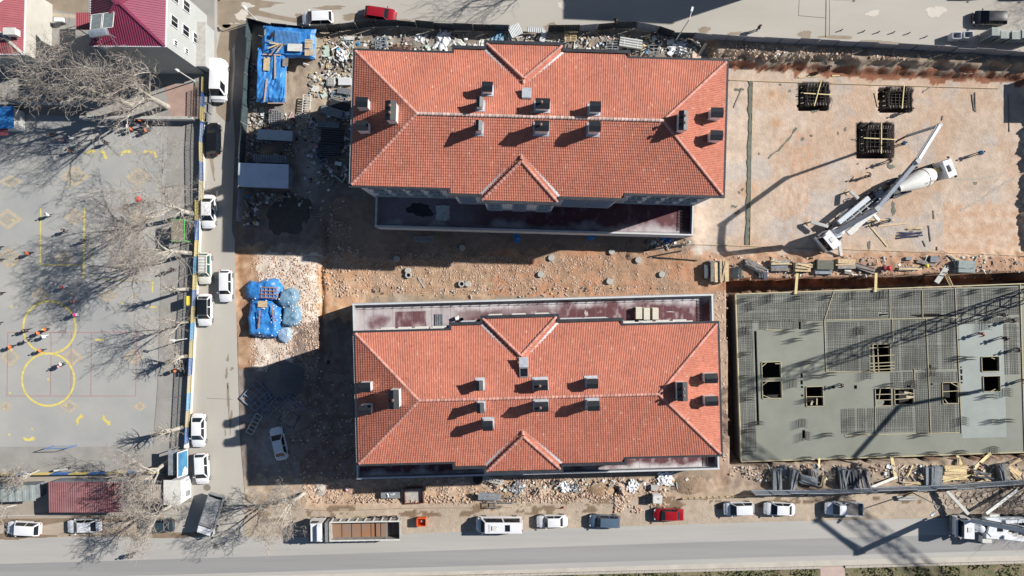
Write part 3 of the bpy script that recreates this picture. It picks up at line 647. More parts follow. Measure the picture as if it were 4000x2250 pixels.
chimneys(B2, Z2, UU, VV, [(1423, 1514, 1.35, 1.1, 0, 2.2), (1425, 1602, 1.35, 1.1, 0, 2.2), (1538, 1561, 1.15, 2.1, 1, 2.4), (1872, 1507, .85, 1.1, 0, 1.7), (1876, 1594, .85, 1.1, 0, 1.9), (1905, 1664, 1.15, 1.1, 0, 2.1),
 (2113, 1505, 1.55, 1.15, 1, 1.6), (2315, 1499, 1.25, 1.1, 0, 1.6), (2115, 1590, 1.55, 1.1, 1, 1.9), (2319, 1586, 1.35, 1.1, 0, 1.9), (2666, 1530, 1.15, 2.1, 2, 1.9), (2779, 1478, 1.45, 1.1, 0, 2.0), (2781, 1567, 1.45, 1.1, 0, 2.0)])
hatch(B1, Z1, UU, VV, 2058, 363, False); hatch(B2, Z2, UU, VV, 2047, 1455, True)
# terraces: (outer corners in photo px at parapet height) and inner edge tucked under the eaves
paraw = mat('grey_parapet', (.33, .34, .35), .8, var=.1, scale=1)
cope = mat('metal_coping', (.62, .63, .64), .5, var=.08, scale=1, metal=.1)
def terrace(t, label, P4, zt, zf, open_side, seams, cwash):
    w = [to_local(t, W(x, y, zt)) for x, y in P4]     # four corners in order
    u0 = (w[0].x+w[3].x)/2; u1 = (w[1].x+w[2].x)/2; v0 = min(w[0].y, w[2].y); v1 = max(w[0].y, w[2].y)
    v0, v1 = sorted(((w[0].y+w[1].y)/2, (w[2].y+w[3].y)/2))
    r = obj('terrace', MB().box(((u0+u1)/2, (v0+v1)/2, (zf-1.5)/2), (u1-u0, v1-v0, zf+1.5)), [M['wallb']], t, label=label)
    fz = zf+.004
    us = np.arange(u0+.27, u1-.2, .15); vv = np.linspace(v0, v1, 40); Ug, Vg = np.meshgrid(us, vv); fu = (Ug-u0); edge = (Vg-v0) if open_side < 0 else (v1-Vg); dm = v1-v0
    n1 = fbm(Ug*.5+zf*7, Vg*.5+3, 5); n2 = fbm(Ug*1.6+11, Vg*.9+5, 5); n3 = fbm(Ug*.16+1, Vg*.3+9, 4)
    dst = np.clip(1.25-edge/(.16*dm+.35)+(n1-.5)*2.6, 0, 1)*cwash[0]; dst = np.maximum(dst, np.clip((n2-.58)*5, 0, .5)*cwash[1])
    if cwash[2] == 'screed':     # bare screed with two maroon coated fields on the left
        f = np.clip((14.2-fu+(n1-.5)*2)/1.6, 0, 1)*.8; a = np.exp(-(((fu-3.0)/1.7)**2+((Vg-(v0+v1)/2)/1.1)**2)**2); b_ = ((fu > 5.3) & (fu < 9.3) & (np.abs(Vg-(v0+v1)/2-.1) < 1.2)).astype(float)
        dst = np.maximum(dst, f)*(1-np.clip(a*1.3-(n2-.4)*1.6, 0, 1)*.9)*(1-b_*np.clip(1.1-(n2-.45)*2, 0, 1)*.95); dst = np.maximum(dst, np.clip(.95-fu*.028+(n3-.5)*1.4-edge/dm*.85, 0, 1)*.8*(1-a)*(1-b_))
    if cwash[2] == 'grey': dst = np.maximum(dst*.9, np.clip((20-fu)/9+(n3-.5)*1.5, 0, 1)*.42)
    d3 = dst[..., None]; cc = np.array([.115, .036, .043])*(1-d3)*(.85+.35*n2[..., None])+np.array([.52, .48, .49])*d3*(.85+.3*n2[..., None])
    ny, nx = Ug.shape; ids = np.arange(nx*ny).reshape(ny, nx); fm_ = MB(); fm_.v = [tuple(p) for p in np.stack([Ug, Vg, np.full_like(Ug, fz)], -1).reshape(-1, 3)]; fm_.f = [tuple(int(q) for q in r_) for r_ in np.stack([ids[:-1, :-1], ids[:-1, 1:], ids[1:, 1:], ids[1:, :-1]], -1).reshape(-1, 4)]; fm_.m = [0]*len(fm_.f)
    fo = obj('terrace_floor', fm_, mat('terrace_membrane', attr='Col', var=.08, scale=2, rough=.7), t); at = fo.data.color_attributes.new('Col', 'FLOAT_COLOR', 'POINT'); at.data.foreach_set('color', np.concatenate([cc.reshape(-1, 3), np.ones((nx*ny, 1))], 1).ravel())
    vo = v0 if open_side < 0 else v1
    obj('parapet', MB().box(((u0+u1)/2, vo-open_side*.13, (zf+zt)/2), (u1-u0, .26, zt-zf)), paraw, t)
    obj('coping', MB().box(((u0+u1)/2, vo-open_side*.13, zt+.03), (u1-u0+.06, .2, .06)), cope, t)
    for uu, s in ((u0, 1), (u1, -1)):
        obj('parapet', MB().box((uu+s*.13, (v0+v1)/2-open_side*-.0, (zf+zt)/2-.001), (.26, v1-v0-.54, zt-zf)), paraw, t)
        obj('coping', MB().box((uu+s*.13, (v0+v1)/2, zt+.028), (.2, v1-v0-.4, .06)), cope, t)
    n = int((u1-u0)/1.25)
    for i in range(1, n):    # railing posts in front of the parapet
        u = u0+(u1-u0)*i/n
        obj('rail_post', MB().box((u, vo-open_side*.36, zt+.02), (.05, .05, .34)), M['darksteel'], t)
        if seams: obj('seam', MB().box((u, (v0+v1)/2, fz+.006), (.03, v1-v0-.6, .012)), mat('seam', (.3, .2, .2), .8, var=.2, scale=2), t)
    obj('rail', MB().box(((u0+u1)/2, vo-open_side*.36, zt+.2), (u1-u0-.8, .04, .04)), M['darksteel'], t)
    # roof ladder rack near the east end
    lad = MB()
    for du in (0, .42): lad.box((u1-1.35-du, (v0+v1)/2, zf+.12), (.05, (v1-v0)*.72, .05))
    for j in range(9): lad.box((u1-1.56, v0+(v1-v0)*(.18+.08*j), zf+.16), (.5, .05, .05))
    obj('cable_tray', lad, M['darksteel'], t)
    return (u0, u1, v0, v1)
mem1 = mat('maroon_membrane_floor', (.12, .035, .042), .65, col2=(.15, .05, .055), scale=.35)
dust = mat('white_dust_on_membrane', (.6, .55, .55), .8, col2=(.4, .32, .33), scale=1.2)
terr1 = terrace(B1, 'maroon flat terrace with pale parapet', [(1466, 735), (2711, 775), (2709, 924), (1466, 884)], 4.2, 3.3, -1, False, (1, .3, 'grey'))
terr2 = terrace(B2, 'maroon flat terrace with pale parapet on the upper side', [(1377, 1190), (2785, 1143), (2790, 1300), (1380, 1340)], 4.3, 3.4, 1, True, (1, .8, 'screed'))
terr3 = terrace(B2, 'narrow maroon terrace on the lower side', [(1392, 1800), (2809, 1760), (2810, 1835), (1393, 1872)], 4.3, 3.5, -1, True, (1.1, .8, ''))
def patchl(t, u, v, ru, rv, z, m, seed, name='dust_patch', amp=.35):
    p = blob(u, v, ru, rv, seed, n=40, amp=amp); obj(name, MB().poly([(x, y, z) for x, y in p]), m, t)
gl0 = mat('dusty_terrace_screed', (.24, .25, .27), .8, col2=(.13, .11, .12), scale=.6)
u0, u1, v0, v1 = terr1; 0 and obj('screed', MB().poly([(u0+.3, v0+.3, 3.306), (u0+19.4, v0+.3, 3.306), (u0+15.2, (v0+v1)/2, 3.306), (u0+11.2, v1, 3.306), (u0+.3, v1, 3.306)]), gl0, B1)
L1 = lambda x, y, z=3.4: to_local(B1, W(x, y, z)); L2 = lambda x, y, z=3.5: to_local(B2, W(x, y, z))
def ragged_band(t, pts, z, m, seed):
    """a band of dust: polygon in local coords with a ragged upper side"""
    obj('dust_patch', MB().poly([(x, y, z) for x, y in pts]), m, t)
def band(t, u0, u1, vedge, depth, s, z, m, seed):
    r = random.Random(seed); n = 60; q = [(u0+(u1-u0)*i/n, vedge+s*depth*(.55+.45*math.sin(i*.7+seed)*.4+r.uniform(-.25, .35))) for i in range(n+1)]
    obj('dust_patch', MB().poly([(u0, vedge, z), (u1, vedge, z)]+[(x, y, z) for x, y in q[::-1]] if s > 0 else [(u1, vedge, z), (u0, vedge, z)]+[(x, y, z) for x, y in q]), m, t)
u0, u1, v0, v1 = terr1; 0 and band(B1, u0+.35, u1-.35, v0+.3, .9, 1, 3.31, dust, 1)
u0, u1, v0, v1 = terr2
0 and band(B2, u0+.35, u1-6, v1-.3, 1.0, -1, 3.411, dust, 2)
gl = mat('grey_terrace_screed', (.5, .46, .44), .8, col2=(.4, .33, .33), scale=.9)
q0 = L2(1385, 1260); 0 and obj('screed', MB().poly([(u0+.3, v0+.3, 3.413), (L2(1810, 1240).x, v0+.3, 3.413), (L2(1822, 1240).x, v1-.3, 3.413), (u0+.3, v1-.3, 3.413)]), gl, B2)
for x, y, a, b, sd in (): p = L2(x, y); patchl(B2, p.x, p.y, a, b, 3.42, mem1, sd, 'bare_patch')
p = L2(1612, 1232); 0 and obj('bare_patch', MB().poly([(p.x-2.1, p.y-1.2, 3.421), (p.x+2.1, p.y-1.25, 3.421), (p.x+2.15, p.y+1.2, 3.421), (p.x+.4, p.y+1.3, 3.421), (p.x-2.0, p.y+1.25, 3.421)]), mem1, B2)
for x, y, a, b, sd in ((2290, 1225, .2, .4, 7), (2620, 1218, .5, .06, 11)): p = L2(x, y); patchl(B2, p.x, p.y, a, b, 3.422, dust, sd, amp=.5)
u0, u1, v0, v1 = terr3; 0 and band(B2, L2(2390, 1800).x, u1-.35, v0+.3, .6, 1, 3.511, dust, 4)
# things standing on the terraces
for i, (x, y) in enumerate(((2493, 1222), (2523, 1224), (2555, 1224))):
    t = thing('panel_stack', ['left', 'middle', 'right'][i]+'most of the three cream stacks of insulation boards on the maroon terrace', 'board stack', W(x, y, 3.42), R(90), 'cream stacks on the terrace')
    r = random.Random(i)
    for j in range(6): obj('board', MB().box((r.uniform(-.05, .05), r.uniform(-.05, .05), .06+j*.13), (1.45+r.uniform(-.08, .05), .8+r.uniform(-.06, .04), .12)), mat('cream_board', (.62, .58, .48), .8, var=.08, scale=2, rand=.08), t)
t = thing('metal_door_sheet', 'dark grey ribbed panel lying on the terrace beside the tiled roof step', 'panel', W(1724, 1253, 3.42))
obj('sheet', MB().box((-.35, 0, .04), (1.05, 1.75, .06)), M['greywood'], t)
for j in range(5): obj('rib', MB().box((-.78+j*.22, 0, .09), (.05, 1.7, .04)), M['darksteel'], t)
t = thing('mixer_bucket', 'white bag and black bucket standing on the terrace near the roof step', 'bucket', W(1785, 1243, 3.42))
obj('bag', MB().box((0, 0, .3), (.5, .6, .6), .3, top=.7), M['white'], t); obj('bucket', MB().lathe([(.2, 0), (.26, .45), (.22, .45), (.18, .1)], 14, (.65, -.15, 0)), M['black'], t)
t = thing('sheet_pile', 'crumpled white plastic sheet on the shaded terrace', 'plastic sheet', W(1730, 830, 3.35))
sm = MB(); r = random.Random(5); n = 7; P_ = [[(-.9+1.8*i/n+r.uniform(-.08, .08), -1.1+2.0*j/n+r.uniform(-.08, .08), .03+.22*r.random()) for i in range(n+1)] for j in range(n+1)]
sm.add([p for row in P_ for p in row], [(j*(n+1)+i, j*(n+1)+i+1, (j+1)*(n+1)+i+1, (j+1)*(n+1)+i) for j in range(n) for i in range(n)]); obj('sheet', sm, M['offwhite'], t)
p = W(1640, 820, 3.32); obj('puddle', MB().poly([(x, y, 3.318) for x, y in blob(p.x, p.y, 1.6, .9, 12, amp=.3)]), mat('wet_patch', (.02, .025, .03), .3, var=.2, scale=1), kind='structure')
# ------------------------------------------------------------------ houses at the upper left
rib_red = mat('crimson_sheet_roof', (.235, .04, .085), .45, var=.1, scale=.6)
rib_red2 = mat('faded_red_sheet_roof', (.34, .1, .115), .5, var=.12, scale=.6)
def ribs_face(poly, dirv, pitch, h=.05):
    """raised ribs over a planar convex polygon, running along dirv"""
    mb = MB(); P_ = [Vector(p) for p in poly]; n = (P_[1]-P_[0]).cross(P_[2]-P_[1]).normalized()
    if n.z < 0: n = -n
    d = Vector(dirv); d = (d-n*d.dot(n)).normalized(); s = n.cross(d)
    vals = [p.dot(s) for p in P_]; a = min(vals)+pitch/2
    while a < max(vals):
        hits = []
        for i in range(len(P_)):
            p, q = P_[i], P_[(i+1) % len(P_)]; e0, e1 = p.dot(s)-a, q.dot(s)-a
            if (e0 < 0) != (e1 < 0): hits.append(p.lerp(q, e0/(e0-e1)))
        if len(hits) == 2 and (hits[0]-hits[1]).length > .1: mb.beam(hits[0]+n*h*.5, hits[1]+n*h*.5, pitch*.34, h)
        a += pitch
    return mb
def hip_house(label, rc, Ze, zg, rise, wallm, roofm, capm_, ridge_px=None, ins=.25, cat='house'):
    """rc: four eave corners (px at Ze) SW, SE, NE, NW"""
    o = W(*rc[0], Ze); o.z = 0; t = thing('house', label, cat, o)
    c = [W(x, y, Ze)-o for x, y in rc]; cen = sum(c, Vector())/4; L = (c[1]-c[0]).length; D = (c[2]-c[1]).length
    m = min(L, D)/2; ex = (c[1]-c[0]).normalized(); ey = (c[3]-c[0]).normalized()
    if L >= D: r0 = cen-ex*(L/2-m); r1 = cen+ex*(L/2-m)
    else: r0 = cen-ey*(D/2-m); r1 = cen+ey*(D/2-m)
    r0.z = r1.z = Ze+rise
    inn = [cen+(p-cen)*(1-ins/(p-cen).length*1.4) for p in c]
    obj('wall', MB().prism([(p.x, p.y) for p in inn], zg-.5, Ze-.12), wallm, t)
    if L >= D: F = [([c[0], c[1], r1, r0], ey), ([c[1], c[2], r1], ex), ([c[2], c[3], r0, r1], ey), ([c[3], c[0], r0], ex)]; hp = [(c[0], r0), (c[3], r0), (c[1], r1), (c[2], r1), (r0, r1)]
    else: F = [([c[0], c[1], r0], ey), ([c[1], c[2], r1, r0], ex), ([c[2], c[3], r1], ey), ([c[3], c[0], r0, r1], ex)]; hp = [(c[0], r0), (c[1], r0), (c[2], r1), (c[3], r1), (r0, r1)]
    ro = MB()
    for p, d in F: ro.poly(p)
    ro.poly([Vector((p.x, p.y, Ze-.1)) for p in c[::-1]])
    rf = obj('roof', ro, roofm, t)
    for p, d in F: obj('sheet_ribs', ribs_face(p, d, .28), roofm, rf, kind='stuff')
    for a, b in hp: obj('ridge_cap', MB().beam(a+Vector((0, 0, .06)), b+Vector((0, 0, .06)), .3, .08), capm_, rf)
    for i in range(4):
        a, b = c[i], c[(i+1) % 4]; obj('fascia', MB().beam(a-Vector((0, 0, .08)), b-Vector((0, 0, .08)), .12, .2), M['white'], rf)
    return t, c, inn, o
greyr = mat('grey_rendered_wall', (.45, .46, .45), .9, col2=(.4, .41, .4), scale=.5)
H1, c1, in1, o1 = hip_house('tall grey house with a crimson hipped sheet roof and solar water heater', [(352, 179), (645, 181), (652, -95), (357, -95)], 13.4, ZU, 2.2, greyr, rib_red, rib_red)
H2, c2, in2, o2 = hip_house('lower house at the left edge with faded red roof and white ridge caps', [(-190, 210), (92, 212), (99, -60), (-185, -60)], 7.6, ZU, 1.6, mat('sandy_render', (.48, .46, .41), .9, var=.08, scale=.6), rib_red2, M['offwhite'])
# windows on the east and south walls of the tall house
def wall_window(t, A, B, f, z, w, h, side):
    d = (B-A).normalized(); n = Vector((d.y, -d.x, 0))*side; c = A.lerp(B, f); c = Vector((c.x, c.y, z)); fr, gl_ = MB(), MB(); wind(fr, gl_, c+n*.02, n, w, h)
    f_ = obj('window', fr, M['white'], t); obj('pane', gl_, M['glass'], f_)
for f, z, w, h in ((.46, 10.9, 1.3, 1.8), (.46, 7.9, 1.3, 1.8), (.46, 5.0, 1.3, 1.8), (.15, 10.4, .65, .9), (.15, 7.5, .65, .9), (.85, 10.9, 1.3, 1.8), (.85, 7.9, 1.3, 1.8)): wall_window(H1, in1[1], in1[2], f, z, w, h, 1)
# banner on the wall
A, B = in1[1], in1[2]; d = (B-A).normalized(); cb = A.lerp(B, .38)+Vector((.09, 0, 0)); bnr = MB().box((cb.x, cb.y, 3.9), (.06, 4.8, .9)); bo = obj('banner', bnr, M['white'], H1)
for j in range(4): obj('print', MB().box((cb.x+.04, cb.y-1.2+j*.75, 3.9), (.01, .5, .55)), mat('banner_print%d' % j, ((.4, .1, .05), (.1, .15, .3), (.35, .2, .1), (.45, .08, .05))[j], .7, var=.3, scale=6), bo)
t = thing('wall_annex', 'grey low annex with fence against the tall house beside the west road', 'annex', W(822, 190, ZU)); obj('body', MB().box((-.6, -.4, 1.4), (2.2, 5.5, 2.9)), greyr, t); obj('slab', MB().box((-.6, -.4, 2.9), (2.4, 5.7, .1)), M['concrete'], t)
# solar water heater
t = thing('solar_water_heater', 'solar water heater with two flat panels and a silver tank on the crimson roof', 'solar heater', W(410, 90, 15.0), R(8))
pm = mat('solar_panel', (.16, .19, .2), .25, var=.2, scale=2)
for s in (-1, 1):
    fr = MB(); 
    for e in (-1, 1): fr.beam((s*.68+e*.6, -1.0, .95), (s*.68+e*.6, 1.05, .15), .06, .08)
    fr.beam((s*.68-.6, -1.0, .95), (s*.68+.6, -1.0, .95), .06, .08); fr.beam((s*.68-.6, 1.05, .15), (s*.68+.6, 1.05, .15), .06, .08)
    p_ = MB(); p_.poly([(s*.68-.6, -1.0, .93), (s*.68+.6, -1.0, .93), (s*.68+.6, 1.05, .13), (s*.68-.6, 1.05, .13)]); q_ = obj('panel', p_, pm, t); obj('panel_frame', fr, M['offwhite'], q_)
obj('tank', MB().lathe([(.1, -1.0), (.42, -.95), (.45, -.8), (.45, .8), (.42, .95), (.1, 1.0)], 16, (-.3, -1.45, 1.1), 'X'), mat('silver_tank', (.5, .55, .6), .3, var=.2, scale=3, metal=.6), t, smooth=40)
fr = MB()
for x in (-1.1, .5): fr.beam((x, -1.45, -.9), (x, -1.45, .8), .06, .06); fr.beam((x, -1.45, .6), (x, 1, -.2), .05, .05); fr.beam((x, -2.3, -1.2), (x, -1.45, .6), .05, .05)
fr.beam((-1.1, -2.3, -1.2), (1.4, -2.3, -1.2), .05, .05); obj('frame', fr, M['steel'], t)
t = thing('lean_to_roof', 'small red sheet lean-to on the left side of the tall house', 'lean-to', W(327, 83, 4.5)); obj('roof', MB().box((0, 0, 0), (1.9, 2.2, .08)), rib_red2, t); obj('sheet_ribs', ribs_face([(-.95, -1.1, .04), (.95, -1.1, .04), (.95, 1.1, .04), (-.95, 1.1, .04)], (0, 1, 0), .25), rib_red2, t, kind='stuff')
po = MB(); [po.box((a*.8, b*.95, -1.3), (.08, .08, 2.5)) for a in (-1, 1) for b in (-1, 1)]; obj('posts', po, M['steel'], t)
t = thing('water_tank_box', 'small white box on legs between the two red roofed houses', 'box', W(232, 78, ZU+.9)); obj('box', MB().box((0, 0, 0), (1.1, .5, .4)), M['white'], t); obj('stand', MB().box((0, 0, -.5), (.9, .4, .7)), M['steel'], t)
t = thing('roof_chimney_box', 'white roof box on the faded red roof at the left edge', 'roof box', W(45, 126, 8.9)); obj('box', MB().box((0, 0, -.1), (1.4, .75, .9)), M['white'], t); obj('lid', MB().box((0, 0, .4), (1.5, .85, .07)), M['offwhite'], t)
# kiosk with blue tarp
t = thing('kiosk', 'small kiosk with a blue roof and white side at the left edge', 'kiosk', W(62, 476, ZR))
obj('wall', MB().box((-.5, 0, 1.2), (3.4, 2.6, 2.4)), M['white'], t); obj('roof', MB().box((-.4, 0, 2.5), (3.7, 2.9, .14)), M['tarp'], t)
obj('awning', MB().box((-.9, -1.85, 2.2), (2.8, .9, .08)), rib_red2, t)
obj('side_panel', MB().box((1.25, 0, 1.3), (.06, 2.2, 2.0)), M['offwhite'], t)
# ------------------------------------------------------------------ off-frame block of flats that shades the north road
t = thing('apartment_block', 'pale apartment block just above the top edge whose shadow falls on the north road', 'building', (0, 0, 0))
A = W(2800, -115, 0); Bx = W(3215, -95, 0); obj('wall', MB().prism([(A.x, A.y), (Bx.x, Bx.y), (Bx.x, Bx.y+12), (A.x, A.y+12)], 0, 15.3), wallc, t)
obj('roof', MB().prism([(A.x-.05, A.y-.1), (Bx.x+.05, Bx.y-.1), (Bx.x+.05, Bx.y+12), (A.x-.05, A.y+12)], 15.3, 15.6), rib_red2, t)
for i in range(5): obj('balcony', MB().box((A.x+2+i*2.6, A.y-.5, 13.4), (1.5, 1.0, 1.0)), wallc, t)
obj('stair_head', MB().box(((A.x+Bx.x)/2+.2, A.y+1.5, 16.1), (1.0, 2.0, 1)), wallc, t)
# ------------------------------------------------------------------ fences
def panel_fence(name, label, pts, zfun, h, m_list, plen=2.3, top=None, gaps=(), seed=1):
    t = thing(name, label, 'fence', W(*pts[0], zfun(*pts[0]))); o = t.location.copy(); r = random.Random(seed)
    cum = []
    for a, b in zip(pts[:-1], pts[1:]):
        A = W(*a, zfun(*a)); B = W(*b, zfun(*b)); n = max(1, round((B-A).length/plen))
        for i in range(n): cum.append((A.lerp(B, i/n), A.lerp(B, (i+1)/n)))
    protos = {}
    for k_, (A, B) in enumerate(cum):
        if k_ in gaps: continue
        L = (B-A).length; key = (round(L, 1), k_ % len(m_list))
        if key not in protos:
            mb = MB(); n = max(4, int(L/.16)); vs = []
            for i in range(n+1):
                x = -L/2+L*i/n; y = .03 if i % 2 else -.03; vs += [(x, y, 0), (x, y, h)]
            mb.add(vs, [(2*i, 2*i+2, 2*i+3, 2*i+1) for i in range(n)]); mb.box((0, .06, h-.15), (L, .05, .06)); mb.box((0, .06, .5), (L, .05, .06))
            protos[key] = mb.mesh('sheet_panel', m_list[k_ % len(m_list)])
        q = link('sheet_panel', protos[key], t, (A+B)/2-o+Vector((0, 0, r.uniform(-.06, .08))), math.atan2(B.y-A.y, B.x-A.x)); q.rotation_euler.x = r.uniform(-.05, .05)
        obj('post', MB().box(A-o+Vector((0, -.06, h/2)), (.08, .08, h+.1)), M['darksteel'] if k_ % 3 else M['oldwood'], t)
    return t
fd = [mat('black_fence_sheet', (.018, .024, .035), .35, var=.4, scale=.8), mat('navy_fence_sheet', (.025, .035, .05), .35, var=.4, scale=.8)]
fg = [mat('grey_blue_fence_sheet', (.17, .19, .24), .5, var=.12, scale=.5)]
fl_ = [mat('galvanised_sheet', (.33, .37, .42), .4, var=.15, scale=.8)]
zz1 = lambda x, y: ZR-.1
panel_fence('hoarding_fence', 'dark wavy corrugated hoarding between the north road and the debris yard', [(985, 92), (1080, 117), (1200, 128), (1290, 127), (1400, 112), (1480, 103), (1560, 102), (1700, 114), (1850, 120), (1990, 124)], zz1, 2.3, fd)
panel_fence('hoarding_fence', 'dark patched corrugated hoarding above the upper tiled roof with a bulge', [(2140, 126), (2260, 124), (2400, 112), (2480, 112), (2560, 128), (2620, 148), (2700, 150), (2760, 158)], zz1, 2.3, fd+fg, seed=4)
panel_fence('hoarding_fence', 'long grey blue metal hoarding along the upper right excavation', [(2762, 156), (3100, 176), (3400, 190), (3700, 208), (4000, 224), (4300, 240)], zz1, 2.3, fg, 2.35, seed=5)
panel_fence('hoarding_fence', 'corrugated hoarding with white edge along the west road beside the blue tarped shed', [(988, 96), (982, 240), (972, 420), (960, 560), (952, 700)], zz1, 2.2, [mat('dark_teal_sheet', (.07, .1, .11), .5, var=.3, scale=.8)], seed=6)
panel_fence('hoarding_fence', 'low broken hoarding run in the shade beside the west road', [(950, 740), (945, 800), (944, 868)], zz1, 1.9, fl_, seed=7)
panel_fence('hoarding_fence', 'grey corrugated hoarding between the lower timber stacks and the parked pickup', [(2930, 1914), (3200, 1913), (3400, 1904), (3700, 1893), (4000, 1872), (4250, 1855)], zz1, 2.2, fl_, seed=8)
for i, (x, y, a, w, l, s) in enumerate(((2012, 120, 25, 1.6, 1.5, 'pale corrugated sheet leaning outward at the middle of the upper hoarding'), (2090, 118, -5, 2.1, .6, 'narrow corrugated sheet on the ground beside the leaning pale sheet'), (2122, 142, 75, 1.5, .7, 'bluish corrugated sheet behind the upper tiled roof'), (2620, 165, 12, 1, .6, 'small grey sheet beside the grey stack above the upper roof'))):
    t = thing('corrugated_sheet', s, 'metal sheet', W(x, y, 1.6 if i < 2 else 1.1), R(a)); n = 16; vs = []
    for j in range(n+1): xx = -w/2+w*j/n; vs += [(xx, -l/2, .04*(j % 2)), (xx, l/2, .04*(j % 2)+.15)]
    obj('sheet', MB().add(vs, [(2*j, 2*j+2, 2*j+3, 2*j+1) for j in range(n)]), mat('pale_corrugated', (.5, .52, .53), .5, var=.15, scale=1), t); obj('edge_rail', MB().box((0, 0, -.05), (w, .05, .05)), M['steel'], t)
# railing of the schoolyard, yellow and blue panels in turn
ry = mat('yellow_railing', (.55, .44, .16), .5, var=.1, scale=2); rb = mat('blue_railing', (.05, .14, .36), .5, var=.15, scale=2); rbl = mat('light_blue_railing', (.12, .35, .6), .5, var=.1, scale=2)
def railing(name, label, pts, zb, h, mats, plen=2.2):
    t = thing(name, label, 'railing', W(*pts[0], zb)); o = t.location.copy(); k_ = 0; cache = {}
    for a, b in zip(pts[:-1], pts[1:]):
        A = W(*a, zb); B = W(*b, zb); n = max(1, round((B-A).length/plen)); rz = math.atan2(B.y-A.y, B.x-A.x); L = (B-A).length/n
        for i in range(n):
            key = (round(L, 2), k_ % len(mats))
            if key not in cache:
                mb = MB(); mb.box((0, 0, h-.05), (L-.05, .07, .07)); mb.box((0, 0, .15), (L-.05, .06, .06)); mb.box((0, 0, h*.55), (L-.05, .05, .05)); nb = int(L/.19)
                for j in range(nb+1): mb.box((-L/2+.06+(L-.12)*j/nb, 0, h/2), (.05, .05, h))
                cache[key] = mb.mesh('railing_panel', mats[k_ % len(mats)])
            link('railing_panel', cache[key], t, A.lerp(B, (i+.5)/n)-o, rz); k_ += 1
    return t
railing('school_railing', 'long railing of yellow and blue panels on the white schoolyard wall', [(805, 310), (799, 480), (794, 560), (797, 785)], ZR+.75, 1.3, [ry, rb])
railing('school_railing', 'lower run of yellow and blue railing down to the gatehouse', [(779, 785), (778, 940), (762, 1260), (744, 1600), (737, 1730)], ZR+.75, 1.3, [ry, rb, ry, rbl])
railing('front_railing', 'yellow and blue railing at the foot of the schoolyard behind the container', [(0, 1848), (715, 1838)], ZR, 1.2, [ry, rb], 2.35)
railing('inner_railing', 'dark steel railing beside the raised red paving', [(772, 345), (770, 455)], ZU, 1.1, [M['darksteel']])
